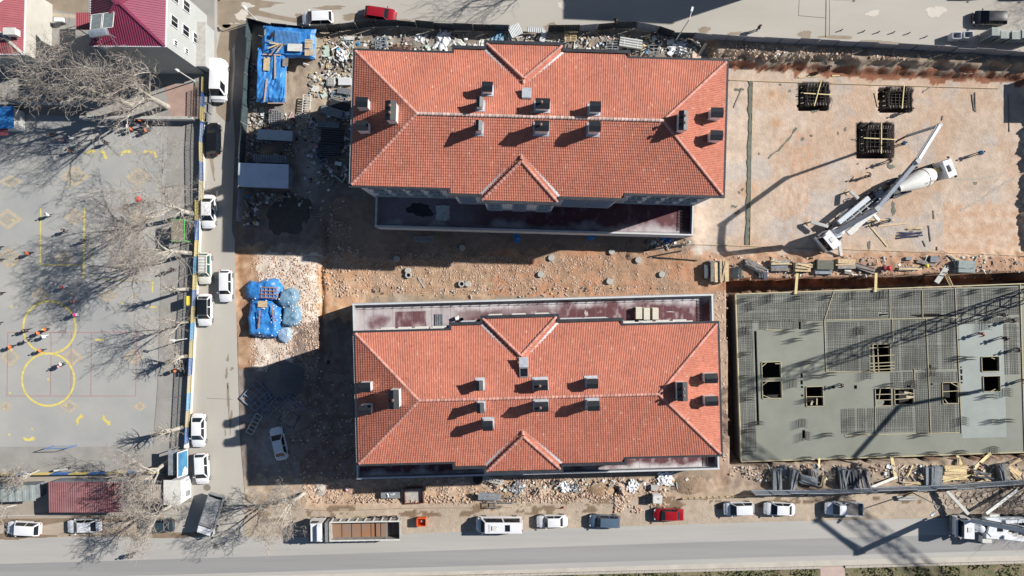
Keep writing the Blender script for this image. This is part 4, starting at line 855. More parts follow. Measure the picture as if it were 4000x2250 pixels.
# ------------------------------------------------------------------ vehicles
def car_mesh(kind, L, Wd, H, paint_m, t, hood=.27, ws=.12, rr=.2, trunk=.12, belt=.92, rack=False, glassroof=False, tint=None):
    hw = Wd/2; xf, xr = L/2, -L/2
    xb0 = xf-hood*L; xr0 = xb0-ws*L; xb1 = xr+trunk*L; xr1 = xb1+rr*L*.5
    # lower body, lofted along x
    st = [(xr, .74, .45, .78 if kind != 'van' else belt), (xr+.12, .9, .3, belt*.97), (xr+.5, .985, .22, belt), (-.0, 1.0, .2, belt), (xb0, 1.0, .2, belt*.98), (xb0+(xf-xb0)*.55, .98, .22, belt*.9), (xf-.28, .92, .26, belt*.82), (xf-.06, .78, .32, belt*.72), (xf, .6, .4, belt*.6)]
    mb = MB(); ring = lambda w, zb, zt: [(-w*.88, zb), (-w, zb+.12), (-w*1.0, zt-.18), (-w*.95, zt-.05), (-w*.8, zt), (-w*.35, zt+.025), (0, zt+.03), (w*.35, zt+.025), (w*.8, zt), (w*.95, zt-.05), (w, zt-.18), (w, zb+.12), (w*.88, zb)]
    n = 13
    for x, wf, zb, zt in st: mb.v += [(x, y, z) for y, z in ring(hw*wf, zb, zt)]
    for i in range(len(st)-1):
        for j in range(n): a = i*n+j; b = i*n+(j+1) % n; mb.f.append((a, b, b+n, a+n)); mb.m.append(0)
    mb.f.append(tuple(range(n))); mb.m.append(0); mb.f.append(tuple(range((len(st)-1)*n+n-1, (len(st)-1)*n-1, -1))); mb.m.append(0)
    obj('body', mb, paint_m, t, smooth=38)
    # cabin
    wb, wt = hw*.95, hw*.7; zb, zt = belt-.04, H
    def cab(dx, dw, dz, z0=zb):
        return [(xb1+dx, -wb+dw, z0), (xb0-dx, -wb+dw, z0), (xb0-dx, wb-dw, z0), (xb1+dx, wb-dw, z0), (xr1+dx, -wt+dw, zt+dz), (xr0-dx, -wt+dw, zt+dz), (xr0-dx, wt-dw, zt+dz), (xr1+dx, wt-dw, zt+dz)]
    v = cab(0, 0, -.03); c = MB().add(v, [(0, 1, 5, 4), (1, 2, 6, 5), (2, 3, 7, 6), (3, 0, 4, 7)])
    obj('cabin', c, paint_m, t)
    # roof, slightly crowned
    rm = MB(); nx, ny = 6, 6
    for i in range(nx+1):
        for j in range(ny+1):
            u, q = i/nx*2-1, j/ny*2-1; x = (xr1+xr0)/2+u*(xr0-xr1)/2*1.0; rm.v.append((x, q*wt, zt-.03+.05*(1-abs(u)**3)*(1-abs(q)**3)))
    rm.f = [(i*(ny+1)+j, (i+1)*(ny+1)+j, (i+1)*(ny+1)+j+1, i*(ny+1)+j+1) for i in range(nx) for j in range(ny)]; rm.m = [0]*len(rm.f)
    obj('roof', rm, M['glass'] if glassroof else paint_m, t, smooth=50)
    P8 = [Vector(p) for p in v]; gm = tint or M['glass']
    def quad(a, b, c_, d, name, k0=.06, k1=.94, l0=.08, l1=.94, off=.015, par=None):
        f = lambda s, q: (P8[a].lerp(P8[b], s)).lerp(P8[d].lerp(P8[c_], s), q)
        n_ = (P8[b]-P8[a]).cross(P8[d]-P8[a]).normalized()*off
        return obj(name, MB().poly([f(k0, l0)+n_, f(k1, l0)+n_, f(k1, l1)+n_, f(k0, l1)+n_]), gm, t if par is None else par)
    quad(1, 2, 6, 5, 'windshield', .05, .95, .06, .97); quad(3, 0, 4, 7, 'rear_window', .08, .92, .15, .93)
    for (a, b, c_, d) in ((0, 1, 5, 4), (2, 3, 7, 6)):
        for s0, s1 in (((.06, .46), (.5, .95)) if kind != 'van' else ((.7, .94),)): quad(a, b, c_, d, 'side_window', *( (s0, s1) if a == 0 else (1-s1, 1-s0)), .06, .93)
    wh = MB(); wh.lathe([(.2, -.11), (.31, -.11), (.33, -.07), (.33, .07), (.31, .11), (.2, .11)], 14, axis='Y'); wme = wh.mesh('wheel', M['rubber']); hm = MB().lathe([(.19, -.12), (.2, .12)], 12, axis='Y').mesh('rim', M['steel'])
    for sx in (xf-.17*L, xr+.18*L):
        for s in (-1, 1): q = link('wheel', wme, t, (sx, s*(hw-.1), .33)); link('rim', hm, q)
    for s in (-1, 1):
        obj('mirror', MB().box((xb0-.22, s*(hw+.09), belt+.04), (.14, .2, .13), top=.8), paint_m, t)
        obj('headlight', MB().box((xf-.2, s*hw*.68, belt*.7), (.26, .32, .13), -s*.4, top=.8), M['lens'], t)
        obj('tail_light', MB().box((xr+.07, s*hw*.72, belt*.8), (.12, .3, .14), s*.25), M['lampred'], t)
    if rack:
        rk = MB()
        for s in (-1, 1): rk.box(((xr1+xr0)/2, s*(wt-.08), zt+.09), (xr0-xr1-.2, .03, .03))
        for i in range(6): rk.box((xr1+.15+(xr0-xr1-.3)*i/5, 0, zt+.1), (.03, 2*wt-.1, .03))
        obj('roof_rack', rk, M['darksteel'], t)
    return xr1, xr0, zt
PW = paint('white', (.78, .79, .81)); PW2 = paint('cream_white', (.7, .69, .64)); PB = paint('black', (.008, .009, .012)); PR = paint('red', (.33, .006, .012)); PG = paint('grey_blue', (.09, .14, .2)); PD = paint('dark_red', (.3, .01, .02))
SED = dict(hood=.22, ws=.16, rr=.28, trunk=.1); HAT = dict(hood=.2, ws=.17, rr=.16, trunk=.02); SUV = dict(hood=.25, ws=.1, rr=.14, trunk=.02); OLD = dict(hood=.25, ws=.11, rr=.22, trunk=.14)
def car(label, px, py, ang, kind, L, Wd, H, pm, z=ZR, cat='car', **k_):
    t = thing('parked_car', label, cat, W(px, py, z), R(ang), k_.pop('group', None)); car_mesh(kind, L, Wd, H, pm, t, **k_); return t
D = -90; Lf = 180
car('black hatchback parked on the west road below the white van', 842, 546, 90, 'car', 4.3, 1.8, 1.45, PB, **HAT)
car('topmost white sedan on the west road beside the railing', 822, 829, D, 'car', 4.5, 1.8, 1.45, PW, **SED)
car('cream old estate car with a black roof rack on the west road', 808, 1049, D, 'car', 4.2, 1.65, 1.45, PW2, rack=True, tint=mat('green_glass', (.02, .08, .06), .08, var=.1, scale=1), hood=.23, ws=.12, rr=.14, trunk=.03)
car('white old estate car driving on the west road next to the blue tarped heap', 889, 1117, D, 'car', 4.3, 1.68, 1.42, PW, hood=.24, ws=.12, rr=.14, trunk=.03)
car('white car with a large dark glass roof on the west road', 808, 1210, D, 'car', 4.3, 1.82, 1.48, PW, glassroof=True, hood=.22, ws=.13, rr=.2, trunk=.07)
car('white sedan on the west road near the lower end of the railing', 784, 1677, D, 'car', 4.5, 1.78, 1.45, PW, **SED)
car('white hatchback parked beside the gatehouse billboard', 797, 1826, D+3, 'car', 4.1, 1.76, 1.5, PW, **HAT)
car('white old off road car at the lower left corner', 108, 2057, Lf-3, 'car', 4.5, 1.75, 1.7, PW, **SUV)
car('white sedan parked below the red container with branch shadows on it', 341, 2048, Lf+2, 'car', 4.5, 1.78, 1.45, PW, **SED)
car('dark car hidden under the bare tree by the lower left corner', 625, 2048, Lf+2, 'car', 4.4, 1.75, 1.45, paint('dark_teal', (.03, .05, .06)), **SED)
car('white boxy sedan on the south road right of the minibus', 2155, 2030, Lf+1, 'car', 4.1, 1.62, 1.4, PW, **OLD)
car('grey blue old hatchback on the south road', 2359, 2030, Lf-2, 'car', 4.1, 1.66, 1.42, PG, hood=.25, ws=.1, rr=.1, trunk=.03)
car('red boxy sedan on the south road', 2607, 2004, Lf, 'car', 3.95, 1.6, 1.4, PR, **OLD)
car('white tall hatchback on the south road right of the red car', 2879, 1981, Lf+2, 'car', 4.0, 1.7, 1.6, PW, **HAT)
car('white rounded sedan on the south road next to the pickup', 3036, 1982, Lf-2, 'car', 4.1, 1.7, 1.45, PW, **SED)
car('white compact crossover on the north road at the upper left', 1246, 78, Lf+2, 'car', 4.1, 1.8, 1.6, PW, **HAT)
car('dark red hatchback on the north road touching the black hoarding', 1490, 62, -8, 'car', 4.2, 1.75, 1.45, PD, hood=.24, ws=.12, rr=.12, trunk=.05)
car('black hatchback on the north road near the stacked cages', 3853, 77, Lf-1, 'car', 4.5, 1.85, 1.5, PB, **HAT)
car('white sedan parked alone in the shade of the gravel yard', 1096, 1728, 103, 'car', 4.4, 1.78, 1.45, PW, z=.75, **SED)
for i, (x, y, s) in enumerate(((865, -40, 'dark car cut by the top edge above the muddy corner'), (3345, -38, 'dark car cut by the top edge at the north road, first from the left'), (3790, -34, 'dark car cut by the top edge above the black hatchback'), (3990, -32, 'dark car cut by the top edge at the upper right corner'))):
    car(s, x, y, 0, 'car', 4.3, 1.8, 1.45, PB, group='cars cut by the top edge', **SED)
# vans
t = thing('parked_van', 'tall white panel van parked at the foot of the tall grey house', 'van', W(866, 325, ZR), R(-92)); car_mesh('van', 5.5, 2.0, 2.35, PW, t, hood=.13, ws=.12, rr=.02, trunk=.01, belt=1.15)
t = thing('minibus', 'white minibus with roof hatch and dark rear sunroof parked on the south road', 'minibus', W(1951, 2041, ZR), R(180)); a, b, zt = car_mesh('bus', 6.2, 2.0, 2.3, PW, t, hood=.1, ws=.1, rr=.02, trunk=.01, belt=1.2)
obj('roof_hatch', MB().box((.6, 0, zt+.05), (.7, .6, .1), top=.9), M['offwhite'], t); obj('sunroof', MB().box((-1.1, 0, zt+.025), (.65, .85, .03)), M['glass'], t)
text('roof_lettering', 'CAYEDI', (1.25, 0, zt+.03), .3, -math.pi/2, mat('faded_grey_lettering', (.5, .53, .56), .6, var=.1, scale=3), t)
t = thing('pickup', 'white pickup with an open grey bed on the south road', 'pickup', W(3284, 1979, ZR), R(180)); car_mesh('van', 4.9, 1.75, 1.75, PW, t, hood=.2, ws=.12, rr=.0, trunk=.5, belt=.95)
bd = MB(); bd.box((-1.2, 0, .97), (2.35, 1.6, .04)); obj('bed_floor', bd, mat('worn_bed', (.18, .17, .16), .7, var=.2, scale=2), t)
for c, d in (((-1.2, .84, 1.15), (2.4, .07, .4)), ((-1.2, -.84, 1.15), (2.4, .07, .4)), ((-2.4, 0, 1.15), (.07, 1.7, .4)), ((.0, 0, 1.2), (.07, 1.7, .5))): obj('bed_side', MB().box(c, d), PW, t)
def wheels(t, xs, y, r=.5, w=.3):
    me = MB().lathe([(r*.55, -w/2), (r*.94, -w/2), (r, -w*.3), (r, w*.3), (r*.94, w/2), (r*.55, w/2)], 16, axis='Y').mesh('wheel', M['rubber']); rm = MB().lathe([(r*.5, -w*.52), (r*.5, w*.52)], 12, axis='Y').mesh('rim', M['steel'])
    for x in xs:
        for s in (-1, 1): q = link('wheel', me, t, (x, s*y, r)); link('rim', rm, q)
def cabin(t, x0, x1, hw, z0, z1, m, slope=.35):
    c = MB().add([(x0, -hw, z0), (x1, -hw, z0), (x1, hw, z0), (x0, hw, z0), (x0, -hw, z1), (x1-slope, -hw*.93, z1), (x1-slope, hw*.93, z1), (x0, hw, z1), (x1, -hw, (z0+z1)/2), (x1, hw, (z0+z1)/2)], [(0, 1, 8, 5, 4), (2, 3, 7, 6, 9), (3, 0, 4, 7), (1, 2, 9, 8), (8, 9, 6, 5), (4, 5, 6, 7)])
    q = obj('cab', c, m, t)
    zm = (z0+z1)/2; obj('windshield', MB().poly([(x1+.01, -hw*.9, zm+.05), (x1+.01, hw*.9, zm+.05), (x1-slope*.9+.02, hw*.84, z1-.08), (x1-slope*.9+.02, -hw*.84, z1-.08)]), M['glass'], q)
    for s in (-1, 1):
        obj('side_window', MB().box(((x0+x1)/2+.1, s*(hw-.01), zm+(z1-zm)*.45), ((x1-x0)*.5, .05, (z1-zm)*.6)), M['glass'], q)
        obj('mirror', MB().box((x1-.05, s*(hw+.18), zm+.35), (.12, .25, .4)), M['black'], q); obj('headlight', MB().box((x1+.01, s*hw*.7, z0+.3), (.06, .3, .2)), M['lens'], q)
    obj('bumper', MB().box((x1+.04, 0, z0+.02), (.2, hw*2, .3)), M['steel'], t)
    return q
# covered light dump truck
t = thing('dump_truck', 'dump truck with a grey dusty bed turning at the junction', 'truck', W(842, 1998, ZR), R(-107.5)); wheels(t, (1.9, -1.5), .85, .42, .28)
cabin(t, 1.6, 2.75, .95, .55, 2.1, PW, .35); obj('chassis', MB().box((0, 0, .65), (5.0, .9, .2)), M['darksteel'], t)
bedm = mat('dusty_bed', (.38, .38, .38), .7, col2=(.26, .26, .26), scale=.7)
obj('bed_floor', MB().box((-.75, 0, 1.3), (4.0, 1.9, .08)), bedm, t)
for c, d in (((-.75, .98, 1.6), (4.05, .08, .75)), ((-.75, -.98, 1.6), (4.05, .08, .75)), ((1.3, 0, 1.7), (.08, 2.0, .95)), ((-2.8, 0, 1.6), (.08, 2.0, .75))): obj('bed_side', MB().box(c, d), M['steel'], t)
obj('load_cover', MB().box((-.6, 0, 1.86), (3.6, 1.86, .05)), bedm, t)
# long tipper truck
t = thing('tipper_truck', 'long tipper truck with an empty rusty open body on the south road', 'truck', W(1395, 2049, ZR), R(181)); wheels(t, (4.6, 3.2, -2.4, -3.7, -5.0), 1.0, .5, .32)
cabin(t, 3.95, 5.75, 1.2, .7, 2.9, PW, .3); obj('sun_visor', MB().box((5.5, 0, 2.98), (.25, 2.1, .06)), M['black'], t); obj('wind_deflector', MB().box((4.25, 0, 3.15), (.5, 2.3, .5), top=.8), PW, t)
obj('chassis', MB().box((-.5, 0, .85), (11, 1.0, .3)), M['darksteel'], t)
rust = mat('rusty_steel_floor', (.33, .14, .05), .7, col2=(.2, .19, .175), scale=.45, stretch=(1, .6, 1))
obj('body_floor', MB().box((-1.55, 0, 1.35), (8.9, 2.3, .08)), rust, t)
gs = mat('dusty_grey_body', (.34, .32, .29), .7, var=.25, scale=1.5)
for s in (-1, 1):
    obj('body_side', MB().box((-1.55, s*1.2, 1.95), (9.0, .1, 1.25)), gs, t); obj('top_rail', MB().box((-1.55, s*1.2, 2.6), (9.1, .17, .1)), M['offwhite'], t)
    for j in range(9): obj('side_rib', MB().box((-5.9+j*1.09, s*1.3, 1.95), (.12, .12, 1.2)), M['offwhite'], t)
obj('body_front', MB().box((2.98, 0, 2.1), (.1, 2.5, 1.6)), gs, t); obj('tailgate', MB().box((-6.08, 0, 1.95), (.1, 2.4, 1.25)), gs, t)
obj('front_guard', MB().box((3.35, 0, 2.1), (.35, 2.5, 1.7)), M['steel'], t)
for j in range(1, 7): obj('floor_rib', MB().box((-6+j*1.28, 0, 1.41), (.06, 2.3, .04)), M['darksteel'], t)
obj('cross_bar', MB().box((-4.35, 0, 2.55), (.09, 2.3, .09)), M['steel'], t); obj('exhaust', MB().tube((3.7, .8, 1), (3.7, .8, 3.1), .09, n=10), M['darksteel'], t)
# concrete mixer truck
t = thing('mixer_truck', 'white concrete mixer truck backed up to the pump truck', 'mixer truck', W(3554, 712, -.8), R(21.5)); wheels(t, (3.8, 2.4, -1.5, -2.8), 1.0, .52, .32)
cabin(t, 3.3, 4.75, 1.2, .7, 3.0, PW, .25); obj('chassis', MB().box((-.4, 0, .95), (8.6, .95, .3)), M['darksteel'], t)
obj('roof_vent', MB().box((3.75, 0, 3.03), (.35, .9, .06)), M['black'], t); obj('roof_hatch', MB().box((4.2, -.1, 3.04), (.5, .5, .06)), M['offwhite'], t)
dr = MB().lathe([(.35, 2.35), (.9, 2.2), (1.2, 1.4), (1.22, .4), (1.15, -.4), (.85, -1.9), (.6, -2.9), (.55, -3.3), (.62, -3.35)], 28, axis='X'); d_ = obj('drum', dr, mat('cream_drum', (.74, .73, .68), .35, var=.06, scale=1), t, smooth=40); d_.location = (-.2, 0, 2.35); d_.rotation_euler = (0, R(10), 0)
te = text('drum_lettering', 'SKYPER', (.6, -.72, 1.05), .48, math.pi, mat('faded_lettering', (.45, .4, .38), .6, var=.1, scale=3), d_); te.rotation_euler = (R(38), 0, 0); te.location = (.75, -.76, .97)
obj('drum_ring', MB().lathe([(1.235, -.06), (1.26, 0), (1.235, .06)], 28, (.8, 0, 0), axis='X'), M['steel'], d_)
obj('water_tank', MB().box((2.75, .25, 1.9), (.55, .8, .9), top=.9), mat('yellow_tank', (.6, .48, .2), .5, var=.15, scale=2), t)
hp_ = MB().lathe([(.62, .0), (.35, -.6)], 14, (-3.9, 0, 3.3)); obj('hopper', hp_, M['darksteel'], t)
fr = MB(); 
for s in (-1, 1): fr.beam((-3.4, s*.7, 1.1), (-3.7, s*.5, 2.9), .1, .1); fr.beam((-4.4, s*.55, 1.1), (-4.3, s*.75, 3.3), .07, .07)
for s in (-1, 1): fr.beam((-4.4, s*.75, 3.3), (-3.5, s*.75, 3.3), .06, .06)
fr.beam((-4.4, -.75, 3.3), (-4.4, .75, 3.3), .06, .06); obj('rear_frame', fr, M['darksteel'], t)
obj('chute', MB().beam((-4.0, 0, 1.9), (-5.0, -.2, 1.4), .5, .12), M['steel'], t)
for s in (-1, 1): obj('mudguard', MB().box((-2.15, s*1.05, 1.1), (2.6, .4, .06)), M['darksteel'], t)
# concrete pump trucks
boomm = mat('boom_grey_white', (.55, .59, .64), .4, var=.1, scale=1)
def pump(label, px, py, zg, ang, boom, feet, bpiv):
    t = thing('concrete_pump_truck', label, 'pump truck', W(px, py, zg), R(ang)); wheels(t, (4.1, 2.6, -2.0, -3.3, -4.5), 1.0, .52, .32)
    cabin(t, 3.7, 5.3, 1.22, .7, 3.0, PW, .3); obj('roof_hatch', MB().box((4.3, 0, 3.04), (.55, .6, .06)), M['offwhite'], t)
    obj('chassis', MB().box((-.5, 0, 1.0), (9.8, 1.0, .35)), M['darksteel'], t)
    obj('turret', MB().lathe([(.75, 1.2), (.75, 1.7), (.5, 1.8), (.45, 2.8), (.3, 2.9)], 18, (2.6, 0, 0)), boomm, t, smooth=40)
    for s in (-1, 1): obj('deck', MB().box((-.9, s*.95, 1.75), (5.2, .62, .5)), M['offwhite'] if s > 0 else boomm, t); obj('tool_box', MB().box((.4+s*.3, s*1.3, 1.2), (1.3, .45, .7)), M['offwhite'], t)
    for j in range(4): obj('deck_step', MB().box((-2.6+j*1.1, 0, 1.7), (.12, 1.1, .08)), M['steel'], t)
    pp = MB()
    for s in (-1, 1): pp.tube((-4.4, s*.25, 1.6), (1.4, s*.25, 1.7), .13, n=10)
    obj('pump_cylinder', pp, M['steel'], t)
    obj('hopper', MB().box((-5.0, 0, 1.35), (1.0, 1.6, .9), top=1.25), M['darksteel'], t); obj('hopper_grate', MB().box((-5.0, 0, 1.83), (1.1, 1.7, .05)), M['steel'], t)
    obj('hydraulic_tank', MB().box((-3.9, .7, 1.9), (.9, .7, .6)), M['greywood'], t)
    for (a, b) in feet:
        A = to_local(t, W(*a, zg+1.5)); B = to_local(t, W(*b, zg+.9)); leg = MB(); leg.beam(A, B, .4, .34); q = obj('outrigger', leg, M['offwhite'], t)
        obj('foot', MB().tube((B.x, B.y, B.z+.1), (B.x, B.y, .05), .12, n=10), M['steel'], q); obj('pad', MB().box((B.x, B.y, .05), (.6, .6, .1)), M['wood'], q)
    pts = [to_local(t, p) for p in boom]; ws_ = [(.5, .6), (.42, .5), (.34, .4), (.24, .3), (.2, .22)]
    for i, (a, b) in enumerate(zip(pts[:-1], pts[1:])):
        w_, h_ = ws_[min(i, 4)]; o2 = Vector((0, .0, 0)); s = obj('boom_section', MB().beam(a, b, w_, h_), boomm, t)
        dirv = (b-a).normalized(); sd = Vector((-dirv.y, dirv.x, 0)); sd = sd.normalized() if sd.length > 1e-3 else Vector((1, 0, 0))
        obj('concrete_pipe', MB().tube(a+sd*(w_*.5+.13), b+sd*(w_*.5+.13), .075, n=8), M['steel'], s)
        k_ = MB()
        for j in range(5): c = a.lerp(b, (j+.5)/5); k_.beam(c, c+sd*(w_*.5+.13), .08, .14)
        obj('pipe_clamp', k_, M['darksteel'], s); obj('hinge', MB().box(b, (w_*1.3, w_*1.3, h_*1.25)), M['steel'], s)
        if i < 3:
            c0 = a.lerp(b, .08)-Vector((0, 0, h_)); c1 = a.lerp(b, .45)-Vector((0, 0, h_*.4)); obj('ram', MB().tube(c0, c1, .09, n=8), M['steel'], s)
    return t, pts
bp = [W(3268, 905, 3.2), W(3425, 815, 10.2), W(3583, 630, 12.5), W(3670, 490, 9.5), W(3545, 530, 2.8)]
t, pts = pump('concrete pump truck with its boom stretched to the square pit, upper right', 3307, 864, -.8, 219.5, bp, [((3235, 885), (3168, 867)), ((3352, 775), (3322, 747)), ((3410, 836), (3432, 861)), ((3276, 940), (3285, 997))], None)
hz = [pts[-1]]; e = to_local(t, W(3500, 556, .5)); hm_ = MB(); prev = pts[-1]
for i in range(1, 9):
    s = i/8; p = pts[-1].lerp(e, s)+Vector((0, 0, -.9*math.sin(s*math.pi))); hm_.tube(prev, p, .12, n=8); prev = p
obj('end_hose', hm_, M['rubber'], t)
bp2 = [W(3796, 2032, 4.2), Vector((65.2, -29.1, 14.2)), Vector((70.8, -21.2, 22)), Vector((77.5, -7.8, 17)), Vector((72.6, -10.9, 6))]
t, pts = pump('white concrete pump truck with spread outriggers on the south road at the right edge', 3858, 2040, ZR, 180, bp2, [((3782, 2008), (3697, 1917)), ((3850, 2005), (3972, 1912)), ((3800, 2065), (3742, 2102)), ((3860, 2066), (4005, 2098))], None)
for a, b, w_, m_ in (((1.7, 1.0, 2.15), (-1.6, 1.15, 2.2), .7, PW), ((1.7, -.9, 2.15), (-1.2, -.6, 2.25), .6, PW), ((-.4, 1.1, 2.5), (-3.0, 1.45, 2.4), .45, PW), ((-.6, -.2, 2.4), (-3.1, -.15, 2.4), .35, PW), ((-.6, -.9, 2.5), (-5.2, -1.25, 2.6), .45, PW)):
    obj('support_arm', MB().beam(a, b, w_, .35), m_, t)
obj('centre_plate', MB().prism([(1.6, .6), (1.1, 1.1), (-.6, 1.1), (-1.2, .2), (-.8, -.8), (1.2, -.8)], 2.1, 2.42), PW, t); obj('opening', MB().box((.0, .15, 2.43), (.75, .55, .03)), M['black'], t)
obj('control_box', MB().box((1.4, 1.65, 1.6), (1.2, .8, .8)), M['offwhite'], t); obj('sun_visor', MB().box((5.55, 0, 2.2), (.28, 2.4, .25)), PW, t)
for x_, y_ in ((-2.3, .4), (-3.2, .6), (-3.9, -.3), (-4.3, .7)): obj('engine_block', MB().box((x_, y_, 1.9), (.7, .6, .5), .2), M['darksteel'], t)
# orange skip
org = mat('orange_paint', (.75, .1, .02), .45, var=.12, scale=3)
t = thing('orange_crate', 'small orange open crate on the dirt shoulder behind the tipper truck', 'crate', W(1649, 2032, ZR))
for c, d in (((0, .5, .45), (1.1, .06, .8)), ((0, -.5, .45), (1.1, .06, .8)), ((.55, 0, .45), (.06, 1.06, .8)), ((-.55, 0, .45), (.06, 1.06, .8))): obj('side', MB().box(c, d), org, t)
obj('base', MB().box((0, 0, .12), (1.1, 1.0, .08)), org, t); obj('rim', MB().box((0, .5, .88), (1.2, .1, .08)).box((0, -.5, .88), (1.2, .1, .08)).box((.58, 0, .88), (.1, .9, .08)).box((-.58, 0, .88), (.1, .9, .08)), org, t)
obj('bags', MB().box((.1, .05, .35), (.5, .4, .4), .4, top=.7), M['offwhite'], t)
# ------------------------------------------------------------------ bare trees
def tree(name, label, base, H, cr, lean, z, seed, depth=5, trunk_r=.28, pollard=False, dens=3, group=None, low=.3, skip=.24):
    t = thing(name, label, 'tree', W(*base, z), 0, group); r = random.Random(seed); tr = MB(); lb = MB(); tw = MB()
    def seg(mb, a, b, r0, r1, n): mb.tube(a, b, r0, r1, n, caps=False)
    def branch(p, d, L, rad, lev):
        steps = 3 if lev < depth-1 else 2; q = p.copy(); dd = d.copy(); r0 = rad
        for i in range(steps):
            dd = (dd+Vector((r.uniform(-.28, .28), r.uniform(-.28, .28), r.uniform(-.12, .2)))).normalized(); nq = q+dd*(L/steps); r1 = max(.013, r0*.8)
            seg(lb if lev <= 3 else tw, q, nq, r0, r1, 6 if lev <= 1 else (4 if lev <= 3 else 3)); q = nq; r0 = r1
            if lev < depth:
                for _ in range(1 if i < steps-1 else dens-1):
                    if lev >= 3 and r.random() < skip: continue
                    ax = Vector((r.uniform(-1, 1), r.uniform(-1, 1), r.uniform(-.5, .9))).normalized(); nd = (dd*.75+ax*.85).normalized()
                    if nd.z < -.15: nd.z = -.1*r.random()
                    branch(q, nd, L*r.uniform(.52, .8), r0*.66, lev+1)
    p = Vector((0, 0, -.2)); d = Vector((lean[0], lean[1], 1)).normalized(); rad = trunk_r; hh = H*low; n = 5; fork = []
    for i in range(n):
        q = p+d*((hh+.2)/n)+Vector((r.uniform(-.08, .08), r.uniform(-.08, .08), 0)); seg(tr, p, q, rad, rad*.93, 10); rad *= .93; p = q
        if i == n-2: fork.append((p.copy(), rad))
    fork.append((p, rad))
    nb = 5 if not pollard else 6
    for i in range(nb):
        a = 2*math.pi*i/nb+r.uniform(-.4, .4); sp = cr/H*r.uniform(.7, 1.35); nd = Vector((math.cos(a)*sp+lean[0], math.sin(a)*sp+lean[1], .75)).normalized()
        f = fork[i % 2]; branch(f[0], nd, H*(.28 if not pollard else .22), f[1]*.62, 1)
    obj('trunk', tr, M['barkw'], t, smooth=60); obj('limbs', lb, M['barkw'], t); obj('crown', tw, M['twig'], t, kind='stuff')
    return t
tree('bare_tree', 'tall bare pale barked tree in the planting square beside the red paving', (653, 418), 16, 6.5, (0, 0), ZU, 11, 6, .42, skip=.38)
tree('bare_tree', 'tall bare tree just left of the one in the planting square, below the crimson roof', (530, 420), 16.5, 7, (-.05, .03), ZU, 12, 6, .42, skip=.38)
tree('bare_tree', 'bare tree rising between the two red roofed houses', (400, 330), 13, 5, (-.02, .05), ZU, 13, 5, .28)
tree('bare_tree', 'bare tree near the kiosk with spreading twigs at the left', (250, 372), 12, 5, (-.05, .05), ZU, 14, 5, .26)
tree('bare_tree', 'wide bare tree over the schoolyard left of the highest white sedan', (757, 838), 16.5, 9, (-.2, .14), ZR, 15, 6, .36, skip=.1)
tree('bare_tree', 'bare tree with whitish trunk left of the car with roof rack', (752, 990), 15.5, 6.5, (-.16, .02), ZR, 16, 6, .33, skip=.15)
tree('bare_tree', 'young bare tree by the railing left of the car with the glass roof', (740, 1260), 10, 4.4, (-.12, .02), ZR, 17, 5, .2)
tree('pollard_tree', 'cut back tree stump by the railing left of the white estate cars', (737, 1130), 5.5, 1.2, (0, 0), ZR, 18, 3, .28, True, low=.75)
tree('pollard_tree', 'pollarded tree by the railing above the motorbike', (733, 1392), 5.5, 2.4, (0, 0), ZR, 19, 4, .3, True, low=.5)
tree('pollard_tree', 'pollarded tree near the lower end of the railing', (716, 1668), 6, 2.6, (-.05, 0), ZR, 20, 4, .32, True, low=.6)
tree('bare_tree', 'crooked bare tree beside the gatehouse shed', (668, 1795), 11, 5, (-.15, -.25), ZR, 21, 6, .3)
tree('bare_tree', 'bare tree over the dark car at the lower left', (672, 1968), 10, 5, (-.15, -.15), ZR, 22, 6, .28)
tree('bare_tree', 'small twiggy tree at the left end of the lower schoolyard railing', (150, 1840), 6.5, 3.0, (-.05, .05), ZR, 23, 5, .16)
tree('bare_tree', 'small bare tree below the grey sheet roof at the left edge', (60, 1975), 6, 2.8, (-.1, .0), ZR, 24, 5, .15)
tree('bare_tree', 'bare tree with white trunk at the corner of the site above the tipper truck', (1190, 1928), 12, 5.0, (-.22, -.05), ZR-.1, 25, 6, .3)
tree('bare_tree', 'bare tree standing just above the top edge, shading the north road', (2235, -120), 15, 6, (0, 0), ZR, 26, 5, .35)
tree('bare_tree', 'bare tree outside the right end of the north road', (4440, -70), 14, 6, (0, 0), ZR, 27, 5, .35)
tree('bare_tree', 'bare tree outside the lower right corner', (4330, 1900), 13, 6, (0, 0), ZR, 28, 5, .35)
tree('bare_tree', 'bare tree behind the hoarding at the right edge of the south road', (4150, 1850), 11, 5, (0, 0), ZR, 29, 5, .3)
tree('shrub', 'small bare shrub against the hoarding behind the pickup', (3300, 1925), 2.6, 1.8, (-.1, 0), ZR-.1, 30, 4, .06, low=.15)
tree('shrub', 'dark green bush squeezed between the lower formwork stacks', (3238, 1852), 1.8, .9, (0, 0), .3, 31, 4, .05, low=.15)
